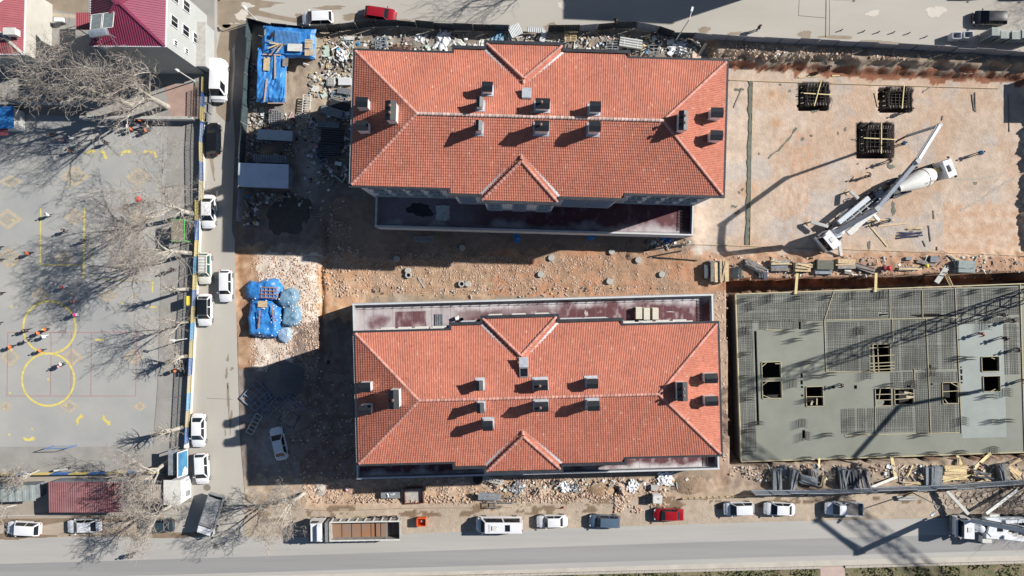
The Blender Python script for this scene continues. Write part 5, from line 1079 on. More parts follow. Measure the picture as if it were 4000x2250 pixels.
# ------------------------------------------------------------------ people
def skin_mesh(verts, edges, radii, name, mats, sub=1):
    me = bpy.data.meshes.new(name); me.from_pydata(verts, edges, []); o = bpy.data.objects.new(name, me); COL.objects.link(o)
    o.modifiers.new('s', 'SKIN'); sk = me.skin_vertices[0].data if me.skin_vertices else me.attributes.new('skin', 'FLOAT', 'POINT')
    for i, r_ in enumerate(radii): sk[i].radius = r_ if isinstance(r_, tuple) else (r_, r_)
    sk[0].use_root = True; ss = o.modifiers.new('u', 'SUBSURF'); ss.levels = sub
    dg = bpy.context.evaluated_depsgraph_get(); m = bpy.data.meshes.new_from_object(o.evaluated_get(dg)); bpy.data.objects.remove(o)
    m.materials.clear(); m.materials.append(mats); m.polygons.foreach_set('use_smooth', [True]*len(m.polygons)); return m
def person_meshes(pose):
    h = .95; st = .0; sw = .12; bend = 0; arm = 0
    if pose == 'walk': st = .28; arm = .22
    if pose == 'stand': st = .04
    if pose == 'bend': bend = .55; arm = .3
    if pose == 'reach': st = .12; arm = .45
    hip = Vector((0, 0, h)); ch = hip+Vector((bend*.45, 0, .48-bend*.18)); nk = ch+Vector((bend*.12, 0, .13)); hd = nk+Vector((.03+bend*.1, 0, .2)); 
    V = [hip, hip+Vector((bend*.18, 0, .22)), ch, nk, hd-Vector((0, 0, .06)), hd]; E = [(0, 1), (1, 2), (2, 3), (3, 4), (4, 5)]; Rr = [(.13, .16), (.12, .14), (.13, .17), .055, .085, .095]
    ext = {}
    for s in (-1, 1):
        i = len(V); a = s*st; V += [hip+Vector((0, s*.1, -.06)), Vector((a*.5+.03, s*.11, .5)), Vector((a-.02, s*.11, .09)), Vector((a+.13, s*.12, .03))]; E += [(0, i), (i, i+1), (i+1, i+2), (i+2, i+3)]; Rr += [.1, .065, .045, .04]
        i = len(V); b = -s*arm if pose == 'walk' else arm; V += [ch+Vector((0, s*.19, .03)), ch+Vector((b*.5, s*.25, -.24)), ch+Vector((b+.08, s*.24, -.45 if pose != 'reach' else -.2)), ch+Vector((b+.13, s*.24, -.52 if pose != 'reach' else -.18))]
        E += [(2, i), (i, i+1), (i+1, i+2), (i+2, i+3)]; Rr += [.06, .045, .035, .035]
    body = skin_mesh(V, E, Rr, 'body', M['skin'])
    # jacket: torso and sleeves
    J = [V[0]+Vector((0, 0, .02)), V[1], V[2], V[2]+Vector((0, 0, .07))]; EJ = [(0, 1), (1, 2), (2, 3)]; RJ = [(.155, .19), (.145, .17), (.155, .2), (.09, .1)]
    for s, i in ((-1, 10), (1, 18)):
        k_ = len(J); J += [V[i], V[i+1], V[i+2]]; EJ += [(2, k_), (k_, k_+1), (k_+1, k_+2)]; RJ += [.08, .065, .05]
    jac = skin_mesh(J, EJ, RJ, 'jacket', M['black'])
    T = [V[0], ]; ET = []; RT = [(.145, .175)]
    for i in (6, 14): k_ = len(T); T += [V[i], V[i+1], V[i+2]]; ET += [(0, k_), (k_, k_+1), (k_+1, k_+2)]; RT += [.115, .085, .065]
    tro = skin_mesh(T, ET, RT, 'trousers', M['black'])
    hc = MB().lathe([(.02, .12), (.075, .1), (.11, .04), (.112, -.02), (.09, -.06)], 12, tuple(hd+Vector((-.015, 0, .02)))); hair = hc.mesh('hair', M['hair'], smooth=60)
    sm_ = MB()
    for s in (-1, 1): a = s*st; sm_.box((a+.05, s*.115, .04), (.27, .1, .08), top=.75)
    return body, jac, tro, hair, sm_.mesh('shoes', M['black'])
PM = {p: person_meshes(p) for p in ('walk', 'stand', 'bend', 'reach')}
CL = {k_: mat('cloth_'+k_, c, .8, var=.15, scale=8) for k_, c in dict(orange=(.8, .14, .03), white=(.7, .7, .72), dark=(.02, .022, .03), blue=(.03, .09, .25), cyan=(.04, .3, .6), pink=(.75, .03, .35), rose=(.55, .3, .33), red=(.45, .02, .03), brown=(.18, .08, .06), grey=(.25, .25, .27), navy=(.02, .03, .08), khaki=(.3, .28, .2), yellow=(.75, .6, .05)).items()}
def person(px, py, z, pose, jc, tc, ang, label, s=1.0, group=None, hc=None):
    t = thing('person', label, 'person', W(px, py, z), R(ang), group); t.scale = (s, s, s)
    b, j, tr, h_, sh = PM[pose]; link('body', b, t)
    for n_, me, c in (('jacket', j, CL[jc]), ('trousers', tr, CL[tc]), ('hair', h_, CL[hc] if hc else M['hair']), ('shoes', sh, M['black'])):
        o = link(n_, me, t); o.material_slots[0].link = 'OBJECT'; o.material_slots[0].material = c
    return t
ZS = ZR+.02
PL = [(526, 510, 'walk', 'orange', 'dark', 200, 'child in an orange top left in the group below the retaining wall', .82), (583, 515, 'walk', 'orange', 'dark', 190, 'child in an orange top right in the group below the retaining wall', .82),
(560, 478, 'stand', 'orange', 'dark', 90, 'child in an orange top nearest the retaining wall', .82), (512, 500, 'stand', 'white', 'dark', 0, 'child in a white top at the left of the group below the retaining wall', .82), (545, 476, 'stand', 'dark', 'dark', 0, 'child in dark clothes touching the retaining wall', .82),
(556, 497, 'stand', 'blue', 'navy', 45, 'child in a blue top in the middle of the group below the retaining wall', .82), (592, 500, 'stand', 'khaki', 'dark', 30, 'child in a khaki top at the right of the group below the retaining wall', .82), (585, 490, 'walk', 'dark', 'dark', 150, 'child in dark clothes behind the khaki one', .82),
(212, 530, 'walk', 'dark', 'dark', 10, 'child in dark clothes walking left of the goal frame', .85), (254, 552, 'bend', 'rose', 'grey', 180, 'child in a pale pink top at the goal frame', .85), (292, 545, 'walk', 'white', 'white', 20, 'child in white running at the goal frame', .85), (424, 560, 'stand', 'dark', 'dark', 0, 'child in dark clothes alone right of the goal frame', .85),
(287, 592, 'walk', 'brown', 'dark', 200, 'child in a brown top below the goal frame', .85), (318, 566, 'walk', 'grey', 'dark', 30, 'child in a grey top right of the goal mouth', .85), (204, 840, 'walk', 'white', 'grey', 200, 'child in a white top left of the thick yellow line', .85), (268, 901, 'walk', 'dark', 'grey', 200, 'child in dark clothes between the two yellow lines', .85),
(345, 940, 'walk', 'navy', 'grey', 60, 'child in a navy top crossing the thick yellow line', .9), (126, 990, 'walk', 'orange', 'dark', 190, 'child in an orange top below the left end of the yellow lines', .85), (10, 968, 'walk', 'orange', 'dark', 200, 'upper child in orange at the left picture edge', .85), (14, 1016, 'walk', 'white', 'dark', 190, 'child in white at the left picture edge', .85),
(684, 1054, 'stand', 'dark', 'dark', 0, 'person in black near the railing left of the roof rack car', 1), (262, 1121, 'walk', 'red', 'white', 190, 'child in a red top at the edge of the tree shadow', .85), (16, 1146, 'walk', 'grey', 'dark', 190, 'child in grey at the left edge above the yellow circles', .9), (300, 1177, 'walk', 'brown', 'rose', 200, 'child in a brown top right above the upper yellow circle', .85),
(310, 1228, 'stand', 'pink', 'white', 200, 'person in a bright pink coat by the upper yellow circle', .95), (8, 1263, 'walk', 'orange', 'dark', 200, 'child in orange at the left edge level with the upper yellow circle', .85), (117, 1289, 'walk', 'dark', 'dark', 200, 'child in black on the left side of the upper yellow circle', .9), (168, 1299, 'walk', 'orange', 'dark', 190, 'child in orange in the upper yellow circle, lower of the two', .85),
(194, 1285, 'stand', 'orange', 'dark', 190, 'child in orange with a yellow cap in the upper yellow circle', .85, 'yellow'), (188, 1313, 'walk', 'white', 'white', 200, 'child in white in the upper yellow circle', .85), (122, 1328, 'walk', 'grey', 'dark', 190, 'child in a grey checked top on the lower left of the upper circle', .85), (60, 1352, 'walk', 'orange', 'dark', 190, 'child in orange left outside the yellow circles', .9),
(176, 1367, 'walk', 'orange', 'dark', 190, 'child in orange where the two yellow circles meet', .85), (255, 1420, 'stand', 'white', 'dark', 200, 'child in white inside the lower yellow circle', .85), (248, 1428, 'walk', 'rose', 'dark', 190, 'child in pale pink beside the white one in the lower circle', .85), (699, 1444, 'stand', 'orange', 'dark', 190, 'person in orange next to the motorbike by the railing', .95),
(712, 1436, 'stand', 'grey', 'dark', 100, 'person in grey leaning at the railing above the motorbike', .95), (528, 2160, 'walk', 'dark', 'dark', 15, 'person in dark clothes walking on the south road', 1), (2401, 92, 'walk', 'dark', 'dark', 200, 'person in black walking on the north road near the big building shadow', 1), (2955, 118, 'stand', 'dark', 'grey', 0, 'person in black on the north road beside the muddy ring', 1)]
for p in PL: person(p[0], p[1], ZS, p[2], p[3], p[4], p[5], p[6], p[7], hc=p[8] if len(p) > 8 else None)
ZF = -.78
for p in [(3540, 436, 'stand', 'dark', 'dark', 180, 'worker in dark clothes below the upper right rebar pit'), (3467, 631, 'bend', 'dark', 'dark', 200, 'worker in dark clothes just below the big square pit'), (3385, 690, 'bend', 'dark', 'navy', 160, 'worker in dark clothes left of the mixer truck'), (3812, 602, 'reach', 'cyan', 'dark', 200, 'worker in a light blue jacket right of the mixer truck'),
 (3464, 864, 'bend', 'cyan', 'dark', 180, 'worker in a bright blue jacket beside the pump truck outrigger'), (3514, 566, 'stand', 'cyan', 'navy', 180, 'worker in light blue holding the hose at the big square pit'), (3224, 274, 'stand', 'navy', 'navy', 0, 'worker in navy at the dark bank above the left rebar pit')]: person(p[0], p[1], ZF, *p[2:])
ZL = -.5
for p in [(3822, 1302, 'bend', 'red', 'dark', 200, 'worker in a red jacket on the wet concrete'), (3906, 1319, 'reach', 'dark', 'dark', 200, 'worker in dark clothes with outstretched arms on the wet concrete'), (3944, 1250, 'bend', 'dark', 'dark', 190, 'worker bending over the rebar above the wet concrete'), (3901, 1229, 'stand', 'grey', 'navy', 180, 'worker in grey at the top right of the slab'),
 (3964, 1364, 'bend', 'dark', 'grey', 180, 'worker kneeling at the edge of the wet concrete'), (3991, 1484, 'bend', 'red', 'dark', 190, 'worker in red at the right edge of the slab'), (3279, 1502, 'bend', 'dark', 'dark', 180, 'worker in dark clothes beside the slab opening, left half'), (1288, 1412, 'stand', 'dark', 'navy', 180, 'person in dark clothes in the shade left of the lower tiled building')]:
    person(p[0], p[1], ZL if p[0] > 2000 else .2, *p[2:])
# ------------------------------------------------------------------ new concrete slab
ZSL = -.5
SO = W(2873, 1150, ZSL); SR = R(1.75); SPX = FPX/(HC-ZSL)
slab = thing('concrete_slab', 'large freshly poured concrete slab with rebar mesh and dark square openings', 'slab', SO, SR)
def SL(px, py): p = W(px, py, ZSL); q = to_local(slab, p); return q.x, q.y
LX = SL(4120, 1105)[0]; LY = SL(2893, 1800)[1]
holes = [(2977, 3049, 1415, 1476), (2979, 3052, 1490, 1555), (3150, 3214, 1511, 1586), (3410, 3476, 1345, 1452), (3420, 3480, 1518, 1584), (3495, 3567, 1520, 1579), (3682, 3740, 1495, 1575), (3835, 3901, 1394, 1450), (3841, 3905, 1470, 1528),
 (3119, 3128, 1257, 1286), (3127, 3136, 1459, 1475), (3127, 3136, 1486, 1502), (3128, 3137, 1508, 1516), (3129, 3138, 1541, 1549), (3336, 3348, 1505, 1519), (3250, 3262, 1508, 1518), (3628, 3637, 1424, 1438), (3750, 3757, 1432, 1437), (3751, 3759, 1442, 1460), (3752, 3760, 1467, 1485), (3753, 3760, 1491, 1498), (3635, 3643, 1497, 1505), (3134, 3146, 1680, 1712), (3541, 3556, 1505, 1513), (3433, 3470, 1218, 1235), (2951, 2961, 1293, 1662)]
H = []
for x0, x1, y0, y1 in holes:
    a = SL(x0, y0); b = SL(x1, y1); c = SL(x1, y0); d = SL(x0, y1); H.append(((a[0]+d[0])/2, (b[0]+c[0])/2, (b[1]+d[1])/2, (a[1]+c[1])/2))
def cells(x0, x1, y0, y1, hs):
    xs = sorted({x0, x1, *[v for h in hs for v in h[:2] if x0 < v < x1]}); ys = sorted({y0, y1, *[v for h in hs for v in h[2:] if y0 < v < y1]})
    for i in range(len(xs)-1):
        for j in range(len(ys)-1):
            cx, cy = (xs[i]+xs[i+1])/2, (ys[j]+ys[j+1])/2
            if not any(h[0] < cx < h[1] and h[2] < cy < h[3] for h in hs): yield xs[i], xs[i+1], ys[j], ys[j+1]
mb = MB()
for a, b, c, d in cells(0, LX, LY, 0, H): mb.poly([(a, c, 0), (b, c, 0), (b, d, 0), (a, d, 0)])
for h in H:
    x0, x1, y0, y1 = h
    for p, q in (((x0, y0), (x0, y1)), ((x0, y1), (x1, y1)), ((x1, y1), (x1, y0)), ((x1, y0), (x0, y0))): mb.poly([(p[0], p[1], 0), (p[0], p[1], -.35), (q[0], q[1], -.35), (q[0], q[1], 0)])
for p, q in (((0, 0), (0, LY)), ((0, LY), (LX, LY)), ((LX, LY), (LX, 0)), ((LX, 0), (0, 0))): mb.poly([(p[0], p[1], 0), (p[0], p[1], -.4), (q[0], q[1], -.4), (q[0], q[1], 0)])
conc = mat('wet_concrete', (.19, .198, .16), .6, col2=(.235, .245, .205), scale=.3, bump=.01, bscale=6)
form = mat('formwork_under_mesh', (.14, .145, .13), .8, col2=(.3, .31, .27), scale=.26, bump=.03, bscale=5)
paleconc = mat('pale_fresh_concrete', (.28, .31, .29), .55, var=.08, scale=.5)
obj('concrete_surface', mb, conc, slab)
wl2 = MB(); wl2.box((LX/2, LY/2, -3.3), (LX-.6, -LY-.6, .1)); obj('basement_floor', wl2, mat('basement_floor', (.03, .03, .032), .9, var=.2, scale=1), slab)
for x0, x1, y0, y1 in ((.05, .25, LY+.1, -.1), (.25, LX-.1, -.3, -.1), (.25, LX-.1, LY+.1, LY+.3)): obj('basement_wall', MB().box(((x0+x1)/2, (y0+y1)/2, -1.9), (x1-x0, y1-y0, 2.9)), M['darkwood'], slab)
def R4(x0, x1, y0, y1): a = SL(x0, y0); b = SL(x1, y1); c = SL(x1, y0); d = SL(x0, y1); return ((a[0]+d[0])/2, (b[0]+c[0])/2, (b[1]+d[1])/2, (a[1]+c[1])/2)
zones = [(2876, 3985, 1128, 1246), (2880, 2949, 1250, 1765), (3228, 3744, 1250, 1448), (3575, 3744, 1452, 1690), (3285, 3574, 1592, 1690), (3922, 3985, 1265, 1462), (3480, 3574, 1452, 1590), (2964, 3150, 1250, 1285), (3748, 3985, 1240, 1262)]
rb_ = MB(); fm = MB()
for i, zn in enumerate(zones):
    x0, x1, y0, y1 = R4(*zn); x0 = max(x0, .15); y1 = min(y1, -.12); zf_ = .004+.0005*i
    for a, b, c, d in cells(x0, x1, y0, y1, H): fm.poly([(a, c, zf_), (b, c, zf_), (b, d, zf_), (a, d, zf_)])
    hs = [h for h in H if h[1] > x0 and h[0] < x1 and h[3] > y0 and h[2] < y1]
    r = random.Random(i)
    def run(lo, hi, cuts):
        segs = [(lo, hi)]
        for a, b in cuts:
            ns = []
            for s, e in segs:
                if b <= s or a >= e: ns.append((s, e))
                else:
                    if a > s: ns.append((s, a))
                    if b < e: ns.append((b, e))
            segs = ns
        return segs
    x = x0+.1
    while x < x1:
        if r.random() < .93:
            for s, e in run(y0, y1, [(h[2], h[3]) for h in hs if h[0] < x < h[1]]): rb_.beam((x+r.uniform(-.03, .03), s, .05), (x+r.uniform(-.03, .03), e, .05), .02, .025)
        x += .24+r.uniform(-.03, .03)
    y = y0+.1
    while y < y1:
        if r.random() < .93:
            for s, e in run(x0, x1, [(h[0], h[1]) for h in hs if h[2] < y < h[3]]): rb_.beam((s, y+r.uniform(-.03, .03), .08), (e, y+r.uniform(-.03, .03), .08), .02, .025)
        y += .24+r.uniform(-.03, .03)
    n = int((x1-x0)*(y1-y0)/9)
obj('formwork_deck', fm, form, slab); obj('rebar_mesh', rb_, M['rebar'], slab, kind='stuff')
rq = random.Random(12); halfc = mat('thin_slurry_on_formwork', (.17, .18, .155), .7, col2=(.23, .24, .21), scale=.6)
for i in range(34):
    zn = zones[rq.choice((0, 0, 0, 2, 2, 2, 3, 4, 1))]; x, y = rq.uniform(zn[0]+75, max(zn[0]+76, zn[1]-60)), rq.uniform(zn[2]+45, max(zn[2]+46, zn[3]-40)); p = SL(x, y); hh_ = [h for h in H if abs((h[0]+h[1])/2-p[0]) < 2.4 and abs((h[2]+h[3])/2-p[1]) < 2.6]
    if not hh_: obj('slurry_patch', MB().poly([(u, v, .0135+i*.0003) for u, v in blob(p[0], p[1], rq.uniform(.4, 1.5), rq.uniform(.3, .75), 500+i, n=30, amp=.6)]), halfc, slab)
for x, y, a, b, sd in ((3340, 1600, 3.2, 1.2, 1), (3060, 1190, 2.2, .4, 2), (3300, 1225, 5, .35, 3), (3560, 1235, 4, .3, 4), (3420, 1195, 2, .7, 5), (3500, 1400, .7, 1.4, 6), (3660, 1230, 3, .4, 7), (3260, 1180, .5, 1.2, 8)):
    p = SL(x, y); obj('concrete_spill', MB().poly([(u, v, .012) for u, v in blob(p[0], p[1], a, b, sd, n=36, amp=.5)]), conc, slab)
p0, p1, p2, p3 = SL(3745, 1266), SL(3918, 1262), SL(3925, 1705), SL(3762, 1712)
mb = MB()
for a, b, c, d in cells(p0[0], p1[0], p3[1], p1[1], H): mb.poly([(a, c, .006), (b, c, .006), (b, d, .006), (a, d, .006)])
obj('pale_pour', mb, paleconc, slab)
q0, q1, q2, q3 = SL(3928, 1462), SL(3990, 1460), SL(3998, 1764), SL(3925, 1768)
batt = mat('yellow_batten', (.48, .42, .27), .75, var=.15, scale=3)
def batten(pts, w=.075, h=.1, z=.05, m=batt, name='batten'):
    for a, b in zip(pts[:-1], pts[1:]):
        A = SL(*a); B = SL(*b); obj(name, MB().beam((*A, z), (*B, z), w, h), m, slab)
for pts in ([(3220, 1250), (3227, 1450)], [(3220, 1250), (3738, 1241)], [(3474, 1126), (3476, 1243)], [(3485, 1247), (3488, 1333)], [(3602, 1134), (3604, 1241)], [(3617, 1246), (3635, 1690)], [(3730, 1126), (3756, 1692)], [(3227, 1450), (3408, 1454)], [(3257, 1138), (3220, 1250)], [(3571, 1440), (3572, 1495)], [(3418, 1540), (3420, 1690)], [(3300, 1702), (3745, 1688)], [(2990, 1288), (3070, 1291)]): batten(pts)
batten([(2873, 1149), (4110, 1104)], .14, .3, 0); batten([(2873, 1149), (2895, 1800)], .14, .3, 0); batten([(2895, 1803), (4110, 1762)], .14, .3, 0); batten([(3984, 1112), (4003, 1764)], .12, .2, 0)
for h in H[:9]:
    x0, x1, y0, y1 = h
    for p, q in (((x0-.05, y0), (x0-.05, y1)), ((x0, y1+.05), (x1, y1+.05)), ((x1+.05, y1), (x1+.05, y0)), ((x1, y0-.05), (x0, y0-.05))): obj('opening_board', MB().beam((*p, .06), (*q, .04), .07, .16), batt, slab)
def hb(h, f0, f1, z=.1, w=.08): x0, x1, y0, y1 = h; obj('brace', MB().beam((x0+(x1-x0)*f0[0], y1+(y0-y1)*f0[1], z), (x0+(x1-x0)*f1[0], y1+(y0-y1)*f1[1], z), w, .08), batt, slab)
for f in (.12, .42, .68, .8, .92): hb(H[3], (-.25, f), (1.25, f-.02))
for f in (.0, .25): hb(H[3], (f+.02, 0), (f+.05, 1))
for f in (.33, .66): hb(H[4], (0, f), (1, f)); hb(H[5], (0, f), (1, f*.9))
hb(H[4], (.3, 0), (.2, .6)); hb(H[6], (0, .42), (1, .4)); hb(H[6], (.55, 0), (1, .2)); hb(H[6], (.05, .75), (.3, 1)); hb(H[0], (0, .25), (.25, 0)); hb(H[0], (.7, .1), (1, .1)); hb(H[1], (0, .2), (.25, 0)); hb(H[1], (0, .8), (.4, 1)); hb(H[7], (.55, .05), (.75, .15)); hb(H[8], (.4, 1), (.7, .85)); hb(H[2], (0, .5), (1, .52)); hb(H[5], (.6, .5), (1, .55), w=.3); hb(H[5], (.5, .2), (.9, .3), w=.25); hb(H[2], (.25, .95), (.35, .7), w=.25); hb(H[2], (.6, .95), (.62, .6), w=.15)
# starter bars
bun = thing('rebar_bundle', 'bundle of upright rebar starter bars standing out of the slab', 'rebar', W(2910, 1170, ZSL), 0, 'starter bar bundles on the slab')
bm = MB()
for i in range(5):
    for s in (-1, 1): bm.beam((-.5+i*.25, s*.16, 0), (-.52+i*.25, s*.17, 1.15), .035, .035)
bm.box((0, .16, .5), (1.1, .03, .03)).box((0, -.16, .5), (1.1, .03, .03)).box((0, .16, .25), (1.1, .03, .03)).box((0, -.16, .25), (1.1, .03, .03)); obj('bars', bm, M['rebar'], bun)
spots = [(3010, 1164), (3120, 1160), (3240, 1156), (3330, 1153), (3450, 1148), (3560, 1146), (3690, 1140), (3810, 1136), (3930, 1130), (2915, 1290), (3080, 1290), (3180, 1290), (3190, 1265), (3360, 1290), (2910, 1380), (3110, 1325), (2905, 1470), (3150, 1415), (3100, 1495), (3240, 1460), (3180, 1468), (3390, 1462), (3640, 1450), (3745, 1395), (3850, 1270), (3780, 1398), (2920, 1555), (3160, 1560), (3470, 1502), (3560, 1500), (3760, 1535), (3860, 1545), (3930, 1530), (2960, 1650), (3135, 1650), (3150, 1700), (3230, 1695), (2920, 1765), (3150, 1788), (3280, 1782), (3420, 1775), (3490, 1772), (3640, 1768), (3750, 1763), (3880, 1757), (3360, 1690), (3600, 1695), (3760, 1642), (3880, 1642), (3930, 1640), (2935, 1196), (2925, 1680)]
def row_of(x, y):
    if x < 2965 and 1200 < y < 1740: return 'down the left edge of the slab', y
    if y < 1200: return 'along the top edge of the slab', x
    if y > 1740: return 'along the bottom edge of the slab', x
    if y < 1300: return 'in the row below the top bays of the slab', x
    if y < 1440: return 'level with the tall laddered opening of the slab', x
    if y < 1515: return 'in the middle row of the slab', x
    if y < 1600: return 'level with the lower row of openings of the slab', x
    return 'in the row above the bottom strip of the slab', x
rows = {}
for i, (x, y) in enumerate([(2910, 1170)]+spots): n_, k_ = row_of(x, y); rows.setdefault(n_, []).append((k_, i))
bl = {}; ORD = ['first', 'second', 'third', 'fourth', 'fifth', 'sixth', 'seventh', 'eighth', 'ninth', 'tenth', 'eleventh', 'twelfth', 'thirteenth']
for n_, v in rows.items():
    for j, (k_, i) in enumerate(sorted(v)): bl[i] = ORD[j]+' rebar bundle from the '+('top' if 'down' in n_ else 'left')+' '+n_
bun['label'] = bl[0]
for i, (x, y) in enumerate(spots): dup(bun, W(x, y, ZSL), R(rnd.choice((0, 2, 88, 3))), bl[i+1])
# ------------------------------------------------------------------ rebar cages in the pits of the pale excavation
yw = mat('yellow_timber_bar', (.7, .58, .3), .75, var=.1, scale=3)
for i, (x0, x1, y0, y1) in enumerate(PITS):
    c = W((x0+x1)/2, (y0+y1)/2, -.8); lab = ['left small rebar column cage in its excavated pit with crossed timber bars', 'right small rebar column cage in its excavated pit', 'large rebar cage in the square pit under the pump hose'][i]
    t = thing('rebar_cage', lab, 'rebar cage', c, R(-1)); w = (x1-x0)/29*.31; h = (y1-y0)/29*.33; cg = MB()
    nb = 7 if i < 2 else 10
    for j in range(nb):
        f = -1+2*j/(nb-1)
        for s in (-1, 1):
            cg.beam((f*w, s*h, -2.5), (f*w, s*h, .5), .05, .05); cg.beam((s*w, f*h, -2.5), (s*w, f*h, .5), .05, .05)
    for z in (-2, -1.4, -.9, -.4, 0, .25):
        for s in (-1, 1): cg.beam((-w-.1, s*h, z), (w+.1, s*h, z), .04, .04); cg.beam((s*w, -h-.1, z), (s*w, h+.1, z), .04, .04)
    for f in (-.6, -.2, .2, .6): cg.beam((f*w, -h, -.2), (f*w, h, -.2), .04, .04); cg.beam((-w, f*h, -.3), (w, f*h, -.3), .04, .04)
    obj('cage', cg, M['rebar'], t)
    for s in (-1, 1):
        for j in range(nb): obj('spacer_bar', MB().beam((-w+2*w*j/(nb-1), s*(h-.1), .3), (-w+2*w*j/(nb-1)+.1, s*(h+.3), .32), .06, .06), M['oldwood'], t)
    if i != 1: obj('timber_bar', MB().beam((-w-.7, .05, .58), (w+.7, -.1, .58), .12, .1), yw, t)
    obj('timber_bar', MB().beam((.4 if i < 2 else .1, h+.6, .7), (-.5 if i == 0 else .15, -h-.5, .7), .11, .1), yw, t)
    for j in range(4): obj('stake', MB().beam((-w-.55-.1*j, -h+j*h*.6, .3), (-w-1.0, -h+j*h*.6-.1, .35), .07, .07), M['oldwood'], t)
    k_ = 0
green = mat('dark_green_concrete', (.12, .13, .1), .7, var=.25, scale=1.5, bump=.03)
def drape(name, pts, w, m, h=.06, seed=1, label=None, rough=.12, cat=None, kind=None):
    t = thing(name, label, cat, W(*pts[0], gz(*pts[0]))) ; o = t.location.copy(); r = random.Random(seed); mb = MB(); n0 = None; vs = []
    P_ = []
    for a, b in zip(pts[:-1], pts[1:]):
        n = max(2, int(math.hypot(b[0]-a[0], b[1]-a[1])/14))
        for i in range(n): P_.append((a[0]+(b[0]-a[0])*i/n, a[1]+(b[1]-a[1])*i/n))
    P_.append(pts[-1])
    for i, (x, y) in enumerate(P_):
        z = gz(x, y); c = W(x, y, z)-o; q = P_[min(i+1, len(P_)-1)]; p = P_[max(i-1, 0)]; d = Vector((q[0]-p[0], -(q[1]-p[1]), 0)).normalized(); nn = Vector((-d.y, d.x, 0))
        wl_, wr_ = w/2*(1+r.uniform(-rough, rough)*2), w/2*(1+r.uniform(-rough, rough)*2)
        vs += [c-nn*wl_+Vector((0, 0, -.05)), c-nn*wl_*.8+Vector((0, 0, h)), c+nn*wr_*.8+Vector((0, 0, h)), c+nn*wr_+Vector((0, 0, -.05))]
    mb.add(vs, [(4*i+j, 4*i+4+j, 4*i+5+j, 4*i+1+j) for i in range(len(P_)-1) for j in range(3)])
    obj('strip', mb, m, t)
    return t
drape('concrete_strip', [(2932, 318), (2930, 500), (2926, 700), (2922, 850), (2918, 957)], .55, green, .1, 2, 'long dark green concrete strip along the left side of the pale excavation', cat='concrete strip', rough=.3)
for i, (pts, lab) in enumerate((([(2941, 316), (2936, 560), (2930, 957)], 'straight pale guide board beside the dark concrete strip'), ([(2848, 313), (3130, 323), (3520, 335), (3900, 346)], 'long thin guide board across the top of the pale excavation'), ([(2685, 953), (2950, 962), (3190, 970), (3600, 984), (4010, 1000)], 'long thin guide board across the bottom of the pale excavation'))):
    drape('guide_board', pts, .11, mat('guide_board', (.5, .38, .24), .8, var=.15, scale=2), .12, 3+i, lab, rough=0, cat='board')
drape('footprint_line', [(3000, 620), (3040, 585), (3068, 558), (3112, 500)], .3, green, .03, 9, 'wavy dark concrete trail at the upper left of the pale excavation', cat='trail', rough=.5)
dk = mat('dried_slurry', (.4, .36, .3), .9, var=.15, scale=2)
def decal(pts, m, name='slurry_patch', dz=.03):
    mb = MB(); mb.poly([W(x, y, gz(x, y)+dz) for x, y in pts]); o = obj(name, mb, m, kind='structure'); return o
for i, a in enumerate(((2888, 350, 20, 9), (2900, 740, 7, 7), (2888, 752, 6, 6), (2862, 805, 7, 6), (2873, 808, 8, 6), (2876, 832, 9, 6), (2885, 825, 6, 5), (3048, 330, 6, 6), (3085, 355, 7, 5), (3135, 1085/2, 10, 7), (3170, 530, 8, 5), (3302, 505, 5, 12), (3274, 520, 4, 9), (3335, 545, 12, 5), (3242, 395, 14, 22), (3180, 435, 14, 6), (3350, 640, 5, 5), (2965, 600, 5, 5), (3490, 815, 12, 28), (3478, 650, 16, 14), (3395, 960, 6, 30), (3560, 905, 10, 6), (3810, 715, 8, 8))):
    decal(blob(a[0], a[1], a[2]*.8, a[3]*.8, 60+i, n=18, amp=.5), green)
for i, (pts, w, m) in enumerate((([(3700, 695), (3790, 702), (3880, 690), (3930, 672)], .22, dk), ([(3752, 823), (3830, 780), (3890, 735), (3958, 698)], .3, dk), ([(3800, 755), (3850, 735), (3900, 700)], .15, dk))):
    drape('tyre_track', pts, w, m, .02, 20+i, ['curved grey tyre track right of the mixer truck cab', 'long grey tyre track in the pale excavation, lower right', 'short faint tyre track beside the long one'][i], rough=.3, cat='tyre track')
def plank_ground(px0, py0, px1, py1, w=.18, h=.06, m=None, name='plank', label='', z=None):
    A = W(px0, py0, (gz(px0, py0) if z is None else z)+.06); B = W(px1, py1, (gz(px1, py1) if z is None else z)+.06); o = obj(name, MB().beam(A-(A+B)/2, B-(A+B)/2, w, h), m or M['wood'], loc=(A+B)/2)
    tag(o, label, 'plank', 'loose planks on the site'); return o
